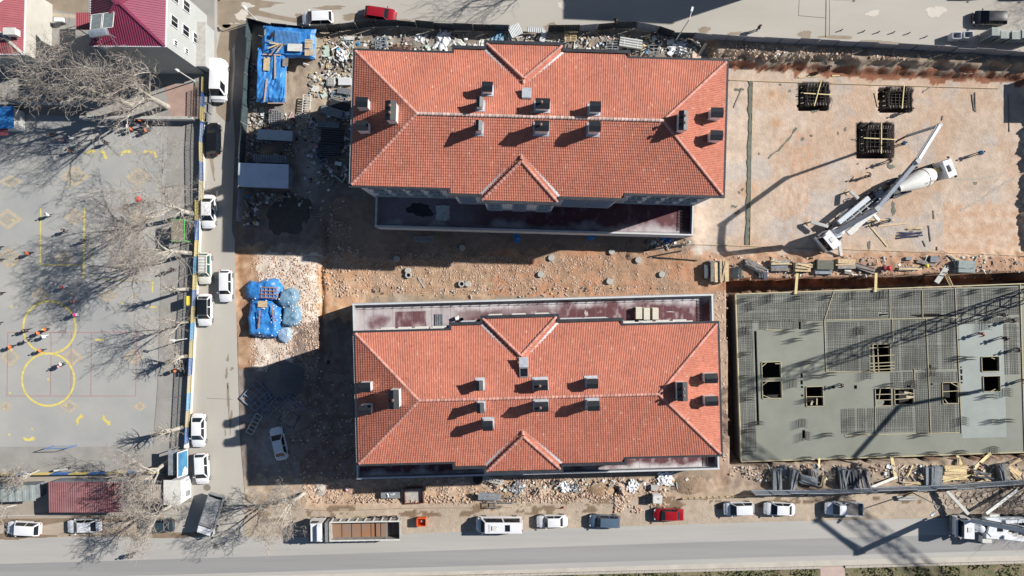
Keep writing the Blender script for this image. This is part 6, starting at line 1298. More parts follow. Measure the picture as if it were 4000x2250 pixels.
for a in ((3372, 857, 3495, 860, 'long plank under the pump truck outrigger beside the blue worker'), (3430, 884, 3540, 872, 'plank lying below the blue jacketed worker'), (3395, 878, 3467, 963, 'diagonal plank below the pump truck'), (3647, 822, 3649, 855, 'short post shaped board right of the pump truck'), (3558, 354, 3610, 354, 'plank right of the upper right rebar pit'), (3606, 360, 3638, 338, 'small slanting plank beside the guide board'), (3120, 303, 3202, 296, 'plank above the left rebar pit'), (3250, 296, 3280, 295, 'short plank above the left rebar pit'), (2867, 420, 2898, 345, 'thin slanting stick beside the concrete strip'),
 (3797, 368, 3806, 433, 'dark stake pair right of the upper right pit, left one'), (3809, 360, 3811, 437, 'dark stake pair right of the upper right pit, right one'), (3684, 452, 3680, 470, 'short stub plank left of the boom elbow'), (3418, 362, 3430, 417, 'board leaning left of the upper right pit'), (3628, 880, 3636, 943, 'thin rod standing with a shadow near the steel pipes'), (3606, 940, 3616, 963, 'short stick near the steel pipes'), (3661, 963, 3662, 978, 'tiny dark block near the lower guide board'), (3938, 370, 3944, 515, 'long dark rod in the shadow at the right edge'), (3765, 288, 3840, 284, 'planks lying at the foot of the dark bank')):
    plank_ground(*a[:4], w=.12 if a[0] > 3600 or a[0] < 3100 else .2, m=M['oldwood'] if a[0] > 3600 or a[0] < 3100 else M['wood'], label=a[4])
t = thing('pipe_bundle', 'bundle of dark blue steel pipes on the pale ground below the mixer truck', 'pipes', W(3555, 915, -.75)); pm_ = mat('navy_pipe', (.04, .045, .1), .5, var=.2, scale=3)
for i, (x0, y0, x1, y1) in enumerate(((-1.6, .25, 1.5, .1), (-1.6, -.05, 1.5, .3), (-1.55, -.2, 1.5, .2), (-1.5, -.5, 1.55, -.1), (-1.5, -.35, 1.55, -.2))): obj('pipe', MB().tube((x0, y0, .1+.05*i), (x1, y1, .1+.05*i), .07, n=8), pm_, t)
for i, (x0, y0, x1, y1) in enumerate(((-.4, .6, 1.5, .9), (-.2, .75, 1.7, .7), (-.5, .75, 1.3, 1.0))): obj('batten', MB().beam((x0, y0, .08+.04*i), (x1, y1, .08+.04*i), .1, .06), M['wood'], t)
# slanted planks bridging trench and slab
for i, (a, b, w, m, lab) in enumerate((((3114, 1068), (3108, 1148), .35, 0, 'timber plank bridge over the trench above the slab, left one'), ((3422, 1066), (3420, 1140), .35, 0, 'timber plank bridge over the trench above the slab, middle one'), ((3200, 1790), (3199, 1828), .25, 0, 'timber plank reaching from the slab to the formwork stacks'), ((3482, 1783), (3498, 1862), .4, 0, 'broad pale plank from the slab down to the lower strip'), ((3738, 1776), (3756, 1815), .35, 0, 'short broad plank below the slab'), ((3870, 1770), (3803, 1830), .4, 0, 'slanted grey plank leaning from the slab to the sticks heap'), ((3697, 1047), (3658, 1104), .7, 1, 'wide pale board leaning into the trench right of the red bundle'), ((3404, 1903), (3505, 1862), .35, 1, 'long whitish plank lying slanted on the lower strip'), ((3545, 1862), (3566, 1816), .15, 0, 'thin crossed plank beside the grey panel stack'))):
    A = W(*a, max(gz(*a), -.4)+.25); B = W(*b, max(gz(*b), -.45)+.2); o = obj('plank_bridge' if i < 6 else 'plank', MB().beam(A-(A+B)/2, B-(A+B)/2, w, .08), [yw, M['offwhite']][m], loc=(A+B)/2); tag(o, lab, 'plank', 'planks around the slab')
for i, (x, y) in enumerate(((3470, 1820), (3512, 1830), (3408, 1850))): o = plank_ground(x, y, x+2, y+58, .12, label=['thin stick left of the broad pale plank', 'thin stick right of the broad pale plank', 'thin stick by the tangled wire'][i], m=M['oldwood'])
# ------------------------------------------------------------------ stacks of timber and formwork
def stack(px, py, w, l, h, ang, m, label, n=None, name='timber_stack', z=None, lay=2, loose=2, seed=0, cat='timber stack', bearer=True):
    z = gz(px, py) if z is None else z; t = thing(name, label, cat, W(px, py, z), R(ang), 'stacks of timber and formwork'); r = random.Random(int(px*7+py)+seed); n = n or max(2, int(w/.5)); th = h/lay
    if bearer:
        for s in (-1, 1): obj('bearer', MB().box((0, s*l*.3, .05), (w, .12, .1)), M['oldwood'], t)
    for j in range(lay):
        for i in range(n):
            bw = w/n; obj('panel', MB().box((-w/2+(i+.5)*bw+r.uniform(-.04, .04), r.uniform(-.1, .1), .1+th*(j+.5)+r.uniform(0, .03)), (bw*.95, l*r.uniform(.88, 1.03), th*.95), r.uniform(-.03, .03)), m[(i+j) % len(m)], t)
    for i in range(loose): obj('plank', MB().box((r.uniform(-w*.3, w*.3), r.uniform(-.2, .2), .16+h+i*.06), (r.uniform(.12, .2), l*r.uniform(.8, 1.15), .05), r.uniform(-.3, .3)), m[-1] if i % 2 or not (M['wood'] in m or yw in m) else M['wood'], t)
    return t
GW, DW, OW, WW = M['greywood'], M['darkwood'], M['oldwood'], M['wood']
stack(2803, 1062, 2.4, 2.9, .9, 2, [GW, OW, WW], 'big stack of grey and yellow boards at the left end of the middle timber row', n=5, loose=3)
stack(2756, 1062, .8, 1.8, .7, 0, [DW], 'small dark stack in the shadow left of the big board stack', loose=0)
t = thing('wire_crate', 'dark green wire crate beside the big board stack', 'crate', W(2877, 1067, 0)); mb = MB()
for i in range(9): mb.box((-.62+i*.155, 0, .5), (.03, 1.5, .03)).box((-.62+i*.155, -.75, .25), (.03, .03, .5)).box((-.62+i*.155, .75, .25), (.03, .03, .5))
for i in range(10): mb.box((0, -.72+i*.16, .52), (1.3, .03, .03))
obj('wires', mb, mat('green_wire', (.03, .06, .06), .5, var=.2, scale=3), t); obj('base', MB().box((0, 0, .06), (1.3, 1.5, .1)), DW, t)
stack(2945, 1040, 1.0, 2.8, .4, 62, [GW, M['offwhite'], OW], 'jumbled heap of whitish boards right of the wire crate', n=3, loose=5)
stack(2975, 1068, 1.1, 1.6, .5, 0, [DW], 'dark board stack half hidden under the whitish heap', loose=1)
stack(3040, 1037, 1.5, 2.5, .6, 91, [WW, OW, GW], 'stack of striped pale and grey boards, second from the left in the middle row', n=4, loose=3)
stack(3128, 1044, 1.2, 2.3, .6, 88, [OW, WW], 'stack topped with angled yellow offcuts in the middle row', n=2, loose=4)
stack(3211, 1036, 1.3, 2.4, .8, 90, [mat('olive_panel', (.13, .13, .1), .8, var=.2, scale=2)], 'olive formwork panel stack in the middle row', n=1, loose=0)
stack(3212, 1060, .8, 2.5, .5, 90, [GW], 'grey dotted panel stack right below the olive one', n=2, loose=0)
stack(3295, 1031, 1.3, 2.4, .7, 90, [GW, OW, WW], 'mixed grey and tan panel stack under the pump truck outrigger', n=2, loose=1)
stack(3371, 1048, .8, 2.8, .4, 72, [DW, OW], 'slanting heap of dark planks right of the mixed stack', n=4, loose=2)
stack(3310, 1062, .6, 1.0, .2, 80, [M['offwhite'], OW], 'small pale offcut pile below the mixed panel stack', n=2, loose=0)
stack(3545, 1048, .5, 2.8, .2, 91, [WW, OW], 'thin stack of planks right of the red bundle', n=3, loose=1)
stack(3642, 1012, .9, 1.1, .4, 85, [GW], 'small grey panel stack near the lower guide board', n=1, loose=0)
stack(3612, 1026, .5, 2.4, .15, 80, [OW], 'thin scattered sticks left of the small grey stack', n=4, loose=1)
stack(3760, 1042, 1.6, 2.5, .8, 88, [mat('green_grey_panel', (.24, .28, .27), .7, var=.2, scale=2)], 'greenish grey panel stack with boards at the right end of the middle row', n=3, loose=1)
stack(3722, 1008, .3, 1.6, .1, 75, [WW, OW], 'few loose offcuts above the greenish stack', n=2, loose=2)
stack(3547, 1009, .4, .9, .1, 90, [GW], 'flat grey board lying alone below the guide board', n=1, loose=0)
redp = mat('red_plastic', (.6, .02, .03), .4, var=.15, scale=4)
t = thing('red_bundle', 'bright red bundle between the planks of the middle row', 'bundle', W(3468, 1048, .05)); obj('sack', MB().lathe([(.1, 0), (.33, .1), (.36, .35), (.2, .55), (.04, .6)], 12), redp, t, smooth=60)
t = thing('dark_red_bundle', 'dark red bundle left of the bright red one', 'bundle', W(3450, 1047, .05)); obj('sack', MB().lathe([(.1, 0), (.33, .1), (.34, .3), (.2, .45), (.04, .5)], 12), mat('dark_red_cloth', (.2, .03, .05), .8, var=.3, scale=4), t, smooth=60)
t = thing('yellow_bag', 'yellow bag near the small grey stack', 'bag', W(3617, 1040, .0)); obj('sack', MB().lathe([(.1, 0), (.25, .1), (.26, .3), (.1, .45)], 10), CL['yellow'], t, smooth=60)
t = thing('ladder', 'wooden ladder leaning into the trench by the greenish stack', 'ladder', W(3692, 1066, .3)); A = Vector((0, 0, 0)); B = W(3720, 1124, -1.6)-W(3692, 1066, .3)
sd = Vector((-B.y, B.x, 0)).normalized()*.22
for s in (-1, 1): obj('rail', MB().beam(A+sd*s, B+sd*s, .06, .09), WW, t)
for i in range(1, 9): obj('rung', MB().beam(A.lerp(B, i/9)-sd, A.lerp(B, i/9)+sd, .05, .04), WW, t)
for i, a in enumerate(((3027, 1868, 1.2, 2.8, .9, 0, [GW], 'leftmost grey formwork stack in the lower row'), (3060, 1835, .9, 1.2, .3, 20, [OW, GW], 'splintered board ends above the gap of the lower row'), (3090, 1866, .9, 2.9, 1.0, 1, [OW, GW], 'narrow weathered stack, second in the lower row'), (3150, 1872, 1.2, 2.5, .8, 78, [GW], 'wide grey panel pile with light battens, third in the lower row'), (3172, 1845, 1.2, 1.2, .6, 5, [GW, OW], 'grey board pile above the wide panel pile'), (3285, 1866, 1.2, 3.0, 1.0, 4, [DW, GW], 'dark strapped formwork stack, first of the three dark ones'), (3321, 1868, 1.2, 3.0, 1.1, 8, [DW], 'dark strapped formwork stack, middle of the three'), (3362, 1870, 1.5, 3.1, 1.1, 4, [DW, OW], 'dark broad formwork stack, last of the three'), (3208, 1878, .7, 1.6, .4, -8, [WW, OW], 'yellowish board pile beside the green bush'))):
    stack(*a, lay=2, loose=3)
stack(3635, 1856, 2.2, 2.6, .7, 0, [GW], 'blue grey panel stack with pale battens in the lower row', n=2, loose=3); stack(3612, 1858, .6, 2.0, .4, 85, [WW, OW], 'pale sticks beside the blue grey panel stack', n=3)
stack(3722, 1832, 1.2, 3.1, .6, 89, [yw, WW], 'fresh yellow plywood stack in the lower row', n=3, loose=1); stack(3725, 1862, .7, 3.6, .3, 91, [WW, yw], 'fresh yellow planks below the plywood stack', n=4, loose=2)
stack(3826, 1856, 1.1, 2.4, .3, 80, [OW, WW, DW], 'tangled stick heap in the lower row', n=6, loose=8); stack(3905, 1840, 1.3, 2.5, 1.0, 12, [OW, GW], 'weathered board block at the right of the lower row', n=2, loose=2); stack(3955, 1848, 1.4, 2.0, .2, 60, [OW, WW], 'loose planks at the right edge of the lower row', n=3, loose=4); stack(3060, 1052, .5, 2.0, .2, 88, [WW], 'thin plank layer under the striped stack', n=2, loose=1)
for i, (x, y, a, w, h) in enumerate(((3735, 1810, 75, 1.6, .5), (3800, 1885, 5, 2.5, .3), (3560, 1885, 8, 2.6, .3), (3960, 1800, 20, 1.8, .4))): stack(x, y, h, w, .15, a+90, [OW, WW], ['short planks under the slab edge near the plywood', 'flat planks against the hoarding under the stick heap', 'flat planks against the hoarding left of the panel stack', 'scattered planks near the lower right slab corner'][i], n=2, loose=2)
# white generator etc. on the lower strip
t = thing('white_cabinet', 'white electrical cabinet standing on the rubble behind the red car', 'cabinet', W(2562, 1940, ZR-.1), R(-3)); obj('body', MB().box((0, 0, .6), (1.1, .95, 1.2)), M['white'], t); obj('lid', MB().box((0, 0, 1.23), (1.2, 1.05, .06)), M['offwhite'], t); obj('door', MB().box((0, -.49, .6), (.9, .02, 1.0)), M['white'], t); obj('handle', MB().box((.1, .1, 1.3), (.12, .12, .08)), M['black'], t)
t = thing('concrete_block', 'pale concrete block beside the white cabinet', 'block', W(2555, 1902, gz(2555, 1902))); obj('block', MB().box((0, 0, .2), (.95, .75, .45), .05), M['concrete'], t)
t = thing('tank_box', 'grey ribbed metal box with white stones on top below the lower building', 'metal box', W(1527, 1930, gz(1527, 1930)+.3)); obj('body', MB().box((0, 0, .25), (2.5, .85, .5)), M['greywood'], t)
for j in range(5): obj('rib', MB().box((0, -.34+j*.17, .52), (2.5, .05, .04)), M['steel'], t)
for j in range(7): r = random.Random(j); obj('stone', MB().box((r.uniform(-.5, .5), r.uniform(-.2, .2), .6), (.22, .16, .14), r.random()*3, top=.7), M['white'], t)
for s in (-1, 1): obj('leg', MB().box((s*.9, -.3, -.2), (.08, .08, .5)), WW, t)
t = thing('rust_frame_bin', 'rust red open steel frame bin beside the grey metal box', 'bin', W(1620, 1930, gz(1620, 1930)), R(3)); rs_ = mat('rust_frame', (.14, .05, .04), .7, var=.3, scale=3)
for c, d in (((0, 1.0, .5), (2.5, .08, .9)), ((0, -1.0, .5), (2.5, .08, .9)), ((1.22, 0, .5), (.08, 1.92, .9)), ((-1.22, 0, .5), (.08, 1.92, .9))): obj('side', MB().box(c, d), rs_, t)
obj('fill', MB().box((-.1, 0, .35), (2.3, 1.85, .3)), M['rubble'], t)
t = thing('trestle', 'grey steel scaffold trestle table on the strip by the south road', 'trestle', W(1913, 1932, gz(1913, 1932)), R(-2)); fr = MB()
for i in range(6): obj('board', MB().box((0, -.4+i*.17, 1.05), (3.0, .14, .05)), M['greywood'], t)
for s in (-1, 1): fr.box((s*1.3, 0, .5), (.07, 1.0, .07)).box((s*1.3, .45, .5), (.07, .07, 1.0)).box((s*1.3, -.45, .5), (.07, .07, 1.0))
fr.beam((-1.3, .45, .2), (1.3, .45, 1), .05, .05); fr.beam((-1.3, -.45, 1), (1.3, -.45, .2), .05, .05); obj('frame', fr, M['steel'], t)
for i, (x, y) in enumerate(((1930, 1968), (1992, 1948))):
    t = thing('steel_stand', ['small steel stand below the trestle table', 'small steel stand right of the trestle table'][i], 'stand', W(x, y, gz(x, y))); fr = MB()
    for s in (-1, 1): fr.box((s*.9, 0, .6), (.08, .8, .08)).box((0, s*.35, .6), (1.9, .08, .08)).box((s*.9, .35, .3), (.07, .07, .6)).box((s*.9, -.35, .3), (.07, .07, .6))
    fr.box((.1, 0, .6), (.08, .7, .08)); obj('frame', fr, M['steel'], t)
def lattice(name, label, A, B, w, m, cat, n=8, th=.06):
    t = thing(name, label, cat, A); d = B-A; x = d.normalized(); up = Vector((0, 0, 1)) if abs(x.z) < .9 else Vector((1, 0, 0)); y = up.cross(x).normalized(); z = x.cross(y); ch = MB(); br = MB()
    cs = [(-1, -1), (1, -1), (1, 1), (-1, 1)]; pt = lambda f, c: d*f+y*c[0]*w/2+z*c[1]*w/2
    for c in cs: ch.beam(pt(0, c), pt(1, c), th, th)
    for i in range(n):
        for k_ in range(4):
            c, e = cs[k_], cs[(k_+1) % 4]; br.beam(pt(i/n, c), pt((i+1)/n, e), th*.7, th*.7); br.beam(pt(i/n, c), pt(i/n, e), th*.7, th*.7)
    obj('chords', ch, m, t); obj('braces', br, m, t, kind='stuff'); return t
lattice('lattice_beam', 'white steel lattice beam lying at the foot of the lower building', W(1888, 1868, .9), W(1966, 1885, 1.1), .5, M['offwhite'], 'lattice beam', 6)
t = thing('tyre', 'old tyre lying in the shade beside the lattice beam', 'tyre', W(1866, 1872, .6)); obj('tyre', MB().lathe([(.35, 0), (.6, .02), (.65, .12), (.6, .22), (.35, .24)], 20), M['rubber'], t); obj('hub', MB().lathe([(.3, .05), (.3, .15)], 14), M['darksteel'], t)
for i, (x, y, m) in enumerate(((2598, 1868, M['white']), (2470, 1898, M['white']), (2205, 1900, M['white']), (2240, 1905, M['steel']), (2022, 1905, M['steel']))):
    r = random.Random(i+50); n = 8; w = (1.0, .8, .7, .6, .9)[i]; vs = [(w*(-1+2*a/n)*(1+.15*math.sin(b*2+i)), w*.85*(-1+2*b/n)*(1+.12*math.sin(a*1.7)), .1+.35*r.random()*(1-abs(-1+2*a/n)*.5)) for b in range(n+1) for a in range(n+1)]
    o = obj('plastic_sheet', MB().add(vs, [(b*(n+1)+a, b*(n+1)+a+1, (b+1)*(n+1)+a+1, (b+1)*(n+1)+a) for a in range(n) for b in range(n)]), m, loc=W(x, y, gz(x, y)), rz=i)
    tag(o, ['large crumpled white sheet below the maroon terrace corner', 'white sheet on the rubble left of the concrete block', 'white plastic scraps in the middle of the lower strip', 'grey sheet beside the white scraps in the lower strip', 'grey mesh crate shaped sheet near the steel stands'][i], 'sheet', 'plastic sheets on the lower strip')
t = thing('road_sign', 'round no left turn sign lying on the rubble near the corner tree', 'sign', W(1358, 1910, gz(1358, 1910)+.25)); obj('rim', MB().lathe([(.33, 0), (.33, .03)], 20), redp, t); obj('face', MB().lathe([(.25, .03), (.25, .035)], 20), M['white'], t); obj('arrow', MB().beam((-.12, .1, .045), (.12, .1, .045), .06, .01).beam((.12, .1, .045), (.12, -.12, .045), .06, .01), M['black'], t); obj('slash', MB().beam((-.2, .2, .04), (.2, -.2, .04), .05, .008), redp, t)
t = thing('warning_cone', 'small red marker on the dirt shoulder behind the white boxy sedan', 'marker', W(2200, 1982, ZR)); obj('cone', MB().lathe([(.16, 0), (.03, .4)], 10), redp, t)
t = thing('sewer_pit_frame', 'small dark stool shaped frame in the dug hole by the road', 'frame', W(2424, 1976, .4)); obj('box', MB().box((0, 0, .25), (.55, .5, .5), .4), M['concrete'], t); obj('legs', MB().box((0, 0, -.1), (.4, .4, .3)), DW, t)
# low ladder fence near the road
t = thing('low_fence', 'low pale timber fence along the dirt shoulder left of the hoarding', 'fence', W(2665, 1946, ZR-.05)); o = t.location.copy(); A = Vector((0, 0, .45)); B = W(2985, 1936, ZR+.4)-o
obj('rail', MB().beam(A, B, .06, .1), WW, t); obj('rail', MB().beam(A-Vector((0, 0, .35)), B-Vector((0, 0, .35)), .06, .1), WW, t)
for i in range(14): p = A.lerp(B, i/13); obj('post', MB().box(p-Vector((0, 0, .2)), (.1, .12, .6)), WW, t)
drape('rope', [(1190, 1990), (1290, 1996), (1600, 1985), (2000, 1983)], .05, mat('rope', (.3, .17, .1), .8, var=.1, scale=3), .05, 41, 'thin brown rope along the dirt shoulder above the tipper truck', rough=0, cat='rope'); drape('rope', [(2022, 1976), (2100, 1968)], .05, WW, .05, 42, 'short pale cord on the mud behind the white boxy sedan', rough=0, cat='rope')
# ------------------------------------------------------------------ middle yard
def manhole(px, py, kind, label, r=.42):
    t = thing('manhole_ring', label, 'manhole', W(px, py, gz(px, py)-.05), 0, 'concrete manhole rings in the middle yard')
    if kind == 'lid': obj('ring', MB().lathe([(r*1.0, 0), (r, .35), (r*.96, .38)], 20), M['concrete'], t); obj('lid', MB().lathe([(r*.9, .38), (r*.88, .43)], 20), M['concrete'], t)
    else:
        obj('ring', MB().lathe([(r, 0), (r, .5), (r*.62, .5), (r*.6, .1)], 20), M['concrete'], t); obj('shaft', MB().lathe([(r*.6, .1), (r*.61, .3)], 16), M['black'], t)
for i, a in enumerate(((1594, 1057, 'lid', 'manhole lid ring behind the open ring, left pair of the yard'), (1597, 1075, 'open', 'open manhole ring of the left pair in the yard'), (1804, 1109, 'open', 'open manhole ring of the pair below the terrace, middle of the yard'), (1828, 1109, 'lid', 'closed manhole ring right beside the open one in the middle pair'), (2152, 1008, 'lid', 'closed manhole ring near the notch of the building shadow'), (2111, 1072, 'lid', 'closed manhole ring in a ring of grey mud, centre of the yard'), (2379, 1099, 'lid', 'closed manhole ring near the lower terrace parapet, right half'), (2491, 1016, 'lid', 'closed manhole ring beside the dark mud clod'), (2583, 1072, 'lid', 'rightmost closed manhole ring in the yard'), (2388, 984, 'lid', 'closed manhole ring at the edge of the terrace shadow'), (1806, 968, 'lid', 'dim manhole ring in the building shadow, left'), (1551, 1011, 'lid', 'dim manhole ring in the building shadow, far left'))): manhole(*a)
grm = mat('grey_mud', (.38, .34, .29), .9, var=.15, scale=2)
for i, a in enumerate(((2113, 1072, 34, 26), (2152, 1010, 26, 22), (2500, 1035, 20, 14), (2583, 1075, 26, 22), (1565, 1165, 34, 20), (2385, 1100, 22, 20))): pass
for i, (x0, y0, x1, y1, lab) in enumerate(((2515, 980, 2680, 954, 'upper black pipe lying at the terrace corner'), (2622, 968, 2680, 957, 'short thick black pipe beside the upper one'), (2538, 1003, 2662, 980, 'middle black pipe in the yard'), (2554, 1005, 2722, 1018, 'lowest black pipe in the yard pointing at the board stack'))):
    A = W(x0, y0, gz(x0, y0)+.12); B = W(x1, y1, gz(x1, y1)+.15); o = obj('black_pipe', MB().tube(A-(A+B)/2, B-(A+B)/2, .09, n=10), M['rubber'], loc=(A+B)/2); tag(o, lab, 'pipe', 'black pipes in the yard')
for i, (x, y, n, lab) in enumerate(((1656, 935, 6, 'stack of grey metal strips in the building shadow'), )):
    t = thing('strip_stack', lab, 'metal strips', W(x, y, gz(x, y)))
    for j in range(n): obj('strip', MB().box((0, -.4+j*.15, .1+.05*(j % 3)), (2.8, .12, .05), -.05+.02*j), M['steel'], t)
o = plank_ground(1633, 1083, 1658, 1124, .2, label='grey plank lying right of the left manhole pair', m=M['concrete'])
drape('wire_line', [(2100, 996), (2100, 997)], .02, M['rope'] if 'rope' in M else WW, .02, 1, 'thin wire end', rough=0, cat='wire') if False else None
# heap of grey gravel and tarped heaps
def heap(name, label, px, py, r, h, m, seed, cat='heap', z=None, n=28, k_=9, flat=.5, rough=.12, ell=1):
    z = gz(px, py)-.1 if z is None else z; rr = random.Random(seed); vs = [(0, 0, h)]; ph = [rr.uniform(0, 6.3) for _ in range(4)]
    for j in range(1, k_+1):
        f = j/k_
        for i in range(n):
            a = 2*math.pi*i/n; q = r*f*(1+.07*math.sin(2*a+ph[0])+.05*math.sin(5*a+ph[1])); vs.append((q*math.cos(a), q*math.sin(a)*ell, h*(1-f**(1+flat))+rr.uniform(-1, 1)*rough*h*(1-f)*.8))
    fs = [(0, 1+i, 1+(i+1) % n) for i in range(n)]+[(1+(j-1)*n+i, 1+j*n+i, 1+j*n+(i+1) % n, 1+(j-1)*n+(i+1) % n) for j in range(1, k_) for i in range(n)]
    o = obj(name, MB().add(vs, fs), m, loc=W(px, py, z), smooth=70); tag(o, label, cat); return o
heap('gravel_heap', 'round heap of fine dark grey gravel in the shaded west yard', 1108, 1487, 2.9, 1.5, mat('fine_gravel', (.13, .135, .14), .95, var=.1, scale=3, bump=.03, bscale=20), 1, flat=.15, rough=.02)
heap('dark_sand_heap', 'dark damp sand heap in the shade below the white shed roof', 1125, 835, 3.2, .35, mat('damp_sand', (.085, .075, .065), .9, var=.2, scale=2, bump=.03, bscale=12), 2, flat=.5, rough=.05)
heap('soil_heap', 'big grey brown soil mound at the lower end of the maroon terrace', 2690, 1915, 2.3, .5, mat('soil_mound', (.27, .19, .13), .95, var=.25, scale=1.5, bump=.1, bscale=5), 3, rough=.2)
heap('soil_heap', 'earth mound beside the dug hole in the lower strip', 2345, 1925, 1.7, .5, mat('soil_mound2', (.36, .24, .15), .95, var=.25, scale=1.5, bump=.1, bscale=5), 4, rough=.2)
heap('rubble_heap', 'small rubble heap with light dust near the corner tree', 1245, 1910, 1.0, .35, M['rubble'], 5, rough=.5)
heap('soil_heap', 'dark soil clod heap beside the manhole ring in the yard', 2455, 1000, .8, .35, mat('dark_clods', (.2, .13, .09), .95, var=.3, scale=2, bump=.1, bscale=5), 6, rough=.4)
def tarp(name, label, pts, hts, m, z, seed, stones=0):
    """closed crumpled cover over a heap; pts outline px, hts centre height"""
    r = random.Random(seed); w = [W(x, y, z) for x, y in pts]; c = sum(w, Vector())/len(w); w = [c+(p-c)*1.1 for p in w]; n = len(w)*4; out = []
    for i in range(n): a = w[i//4]; b = w[(i//4+1) % len(w)]; out.append(a.lerp(b, (i % 4)/4))
    t = thing(name, label, 'tarp heap', c); vs = [(0, 0, hts)]; K = 8
    for j in range(1, K+1):
        f = j/K; h = hts*(1-max(0, (f-.72)/.28)**1.4)*(.86+.14*(1-f))
        for i in range(n):
            p = (out[i]-c)*f*(1+r.uniform(-.05, .05)*(j > 5)); vs.append((p.x, p.y, max(.03, h+hts*.55*(float(fbm(np.array([p.x*1.1+seed*9.1]), np.array([p.y*1.1+40.3]), 4)[0])-.5)) if j < K else .03))
    fs = [(0, 1+i, 1+(i+1) % n) for i in range(n)]+[(1+(j-1)*n+i, 1+j*n+i, 1+j*n+(i+1) % n, 1+(j-1)*n+(i+1) % n) for j in range(1, K) for i in range(n)]
    obj('cover', MB().add(vs, fs), m, t, smooth=75)
    for k_ in range(stones):
        i = r.randrange(n); f = r.choice((.55, .8, .9, .93)); j = max(1, int(f*K)); v = vs[1+(j-1)*n+i]; obj('stone', MB().box((v[0], v[1], v[2]+.07), (.17, .14, .12), r.random()*3, top=.7), M['white'], t)
    return t
zt_ = .5
tarp('tarp_heap', 'upper bright blue tarp heap with an orange timber grid on top', [(966, 1118), (985, 1098), (1010, 1104), (1040, 1094), (1065, 1092), (1085, 1094), (1102, 1120), (1098, 1160), (1085, 1172), (1040, 1172), (1000, 1175), (970, 1165)], 1.1, M['tarp'], zt_, 1, 6)
tarp('tarp_heap', 'large bright blue tarp heap weighed down with planks and white stones', [(985, 1180), (1010, 1175), (1048, 1172), (1075, 1185), (1105, 1210), (1108, 1250), (1098, 1290), (1085, 1318), (1040, 1315), (985, 1305), (978, 1240)], 1.9, M['tarp'], zt_, 2, 26)
tarp('tarp_heap', 'upper faded grey blue tarp heap on the right of the blue ones', [(1105, 1135), (1140, 1125), (1165, 1140), (1170, 1170), (1150, 1195), (1110, 1200), (1090, 1180)], 1.2, M['tarpgrey'], zt_, 3, 9)
tarp('tarp_heap', 'middle faded grey blue tarp heap with white stones round its edge', [(1115, 1200), (1150, 1192), (1175, 1200), (1184, 1235), (1172, 1268), (1140, 1278), (1105, 1262)], 1.3, M['tarpgrey'], zt_, 4, 14)
tarp('tarp_heap', 'small lowest pale blue tarp heap', [(1098, 1280), (1130, 1272), (1146, 1290), (1142, 1318), (1122, 1342), (1092, 1328), (1086, 1300)], 1.0, mat('pale_tarp', (.25, .36, .52), .45, col2=(.35, .45, .58), scale=1, bump=.1, bscale=2), zt_, 5, 8)
t = thing('timber_grid', 'orange brown timber grid frame lying on the upper blue tarp', 'frame', W(1053, 1143, zt_+1.15), R(-2)); og = mat('orange_timber', (.45, .22, .1), .7, var=.2, scale=3)
for i in range(5): obj('slat', MB().box((-1.1+i*.55, 0, 0), (.09, 1.4, .06)), og, t)
for i in range(4): obj('slat', MB().box((0, -.68+i*.45, .06), (2.3, .09, .05)), og, t)
for i, (x0, y0, x1, y1, lab, zz) in enumerate(((1015, 1213, 1011, 1283, 'left pinkish plank on the large blue tarp heap', 2.1), (1060, 1185, 1071, 1258, 'right pinkish plank on the large blue tarp heap', 2.1))):
    A = W(x0, y0, zt_+zz); B = W(x1, y1, zt_+zz-.1); o = obj('plank', MB().beam(A-(A+B)/2, B-(A+B)/2, .16, .06), og, loc=(A+B)/2); tag(o, lab, 'plank')
t = thing('plywood_board', 'tan board with white stones at the top of the large blue tarp heap', 'board', W(1025, 1188, zt_+1.9)); obj('board', MB().box((0, 0, 0), (1.2, .8, .04), -.05), WW, t)
# shed with blue tarp roof
t = thing('blue_tarp_shed', 'wide shed with a blue tarp roof at the top of the debris yard', 'shed', W(1145, 185, .9), R(-4)); obj('wall', MB().box((0, 0, 1.1), (6.3, 2.8, 2.2)), mat('green_grey_wall', (.3, .36, .34), .8, var=.1, scale=1), t)
def sheettop(w, l, seed, n=14, amp=.06):
    r = random.Random(seed); vs = []
    for b in range(n+1):
        for a in range(n+1):
            u, v = -1+2*a/n, -1+2*b/n; e = max(abs(u), abs(v)); vs.append((w/2*u*(1+.02*math.sin(7*v+seed)), l/2*v*(1+.03*math.sin(6*u+seed)), amp*math.sin(5*u+3*v+seed)+r.uniform(-amp, amp)-(.45 if e > .99 else 0)))
    return MB().add(vs, [(b*(n+1)+a, b*(n+1)+a+1, (b+1)*(n+1)+a+1, (b+1)*(n+1)+a) for a in range(n) for b in range(n)])
obj('tarp_roof', sheettop(6.9, 3.9, 1), M['tarp'], t).location = (0, 0, 2.35)
mb = MB(); [mb.box((-1.6+i*.17, .35, 2.5), (.07, 1.9, .06)) for i in range(20)]; obj('sheet_ribs', mb, mat('light_blue_sheet', (.12, .3, .6), .4, var=.2, scale=2), t, kind='stuff')
t2 = thing('blue_tarp_shed', 'narrow shed with a blue tarp roof running down the left side of the debris yard', 'shed', W(1077, 308, .9), R(-2)); obj('wall', MB().box((0, 0, 1.0), (3.0, 6.4, 2.0)), M['oldwood'], t2); obj('tarp_roof', sheettop(3.85, 7.2, 5, amp=.07), M['tarp'], t2).location = (0, 0, 2.15)
zr_ = 3.55
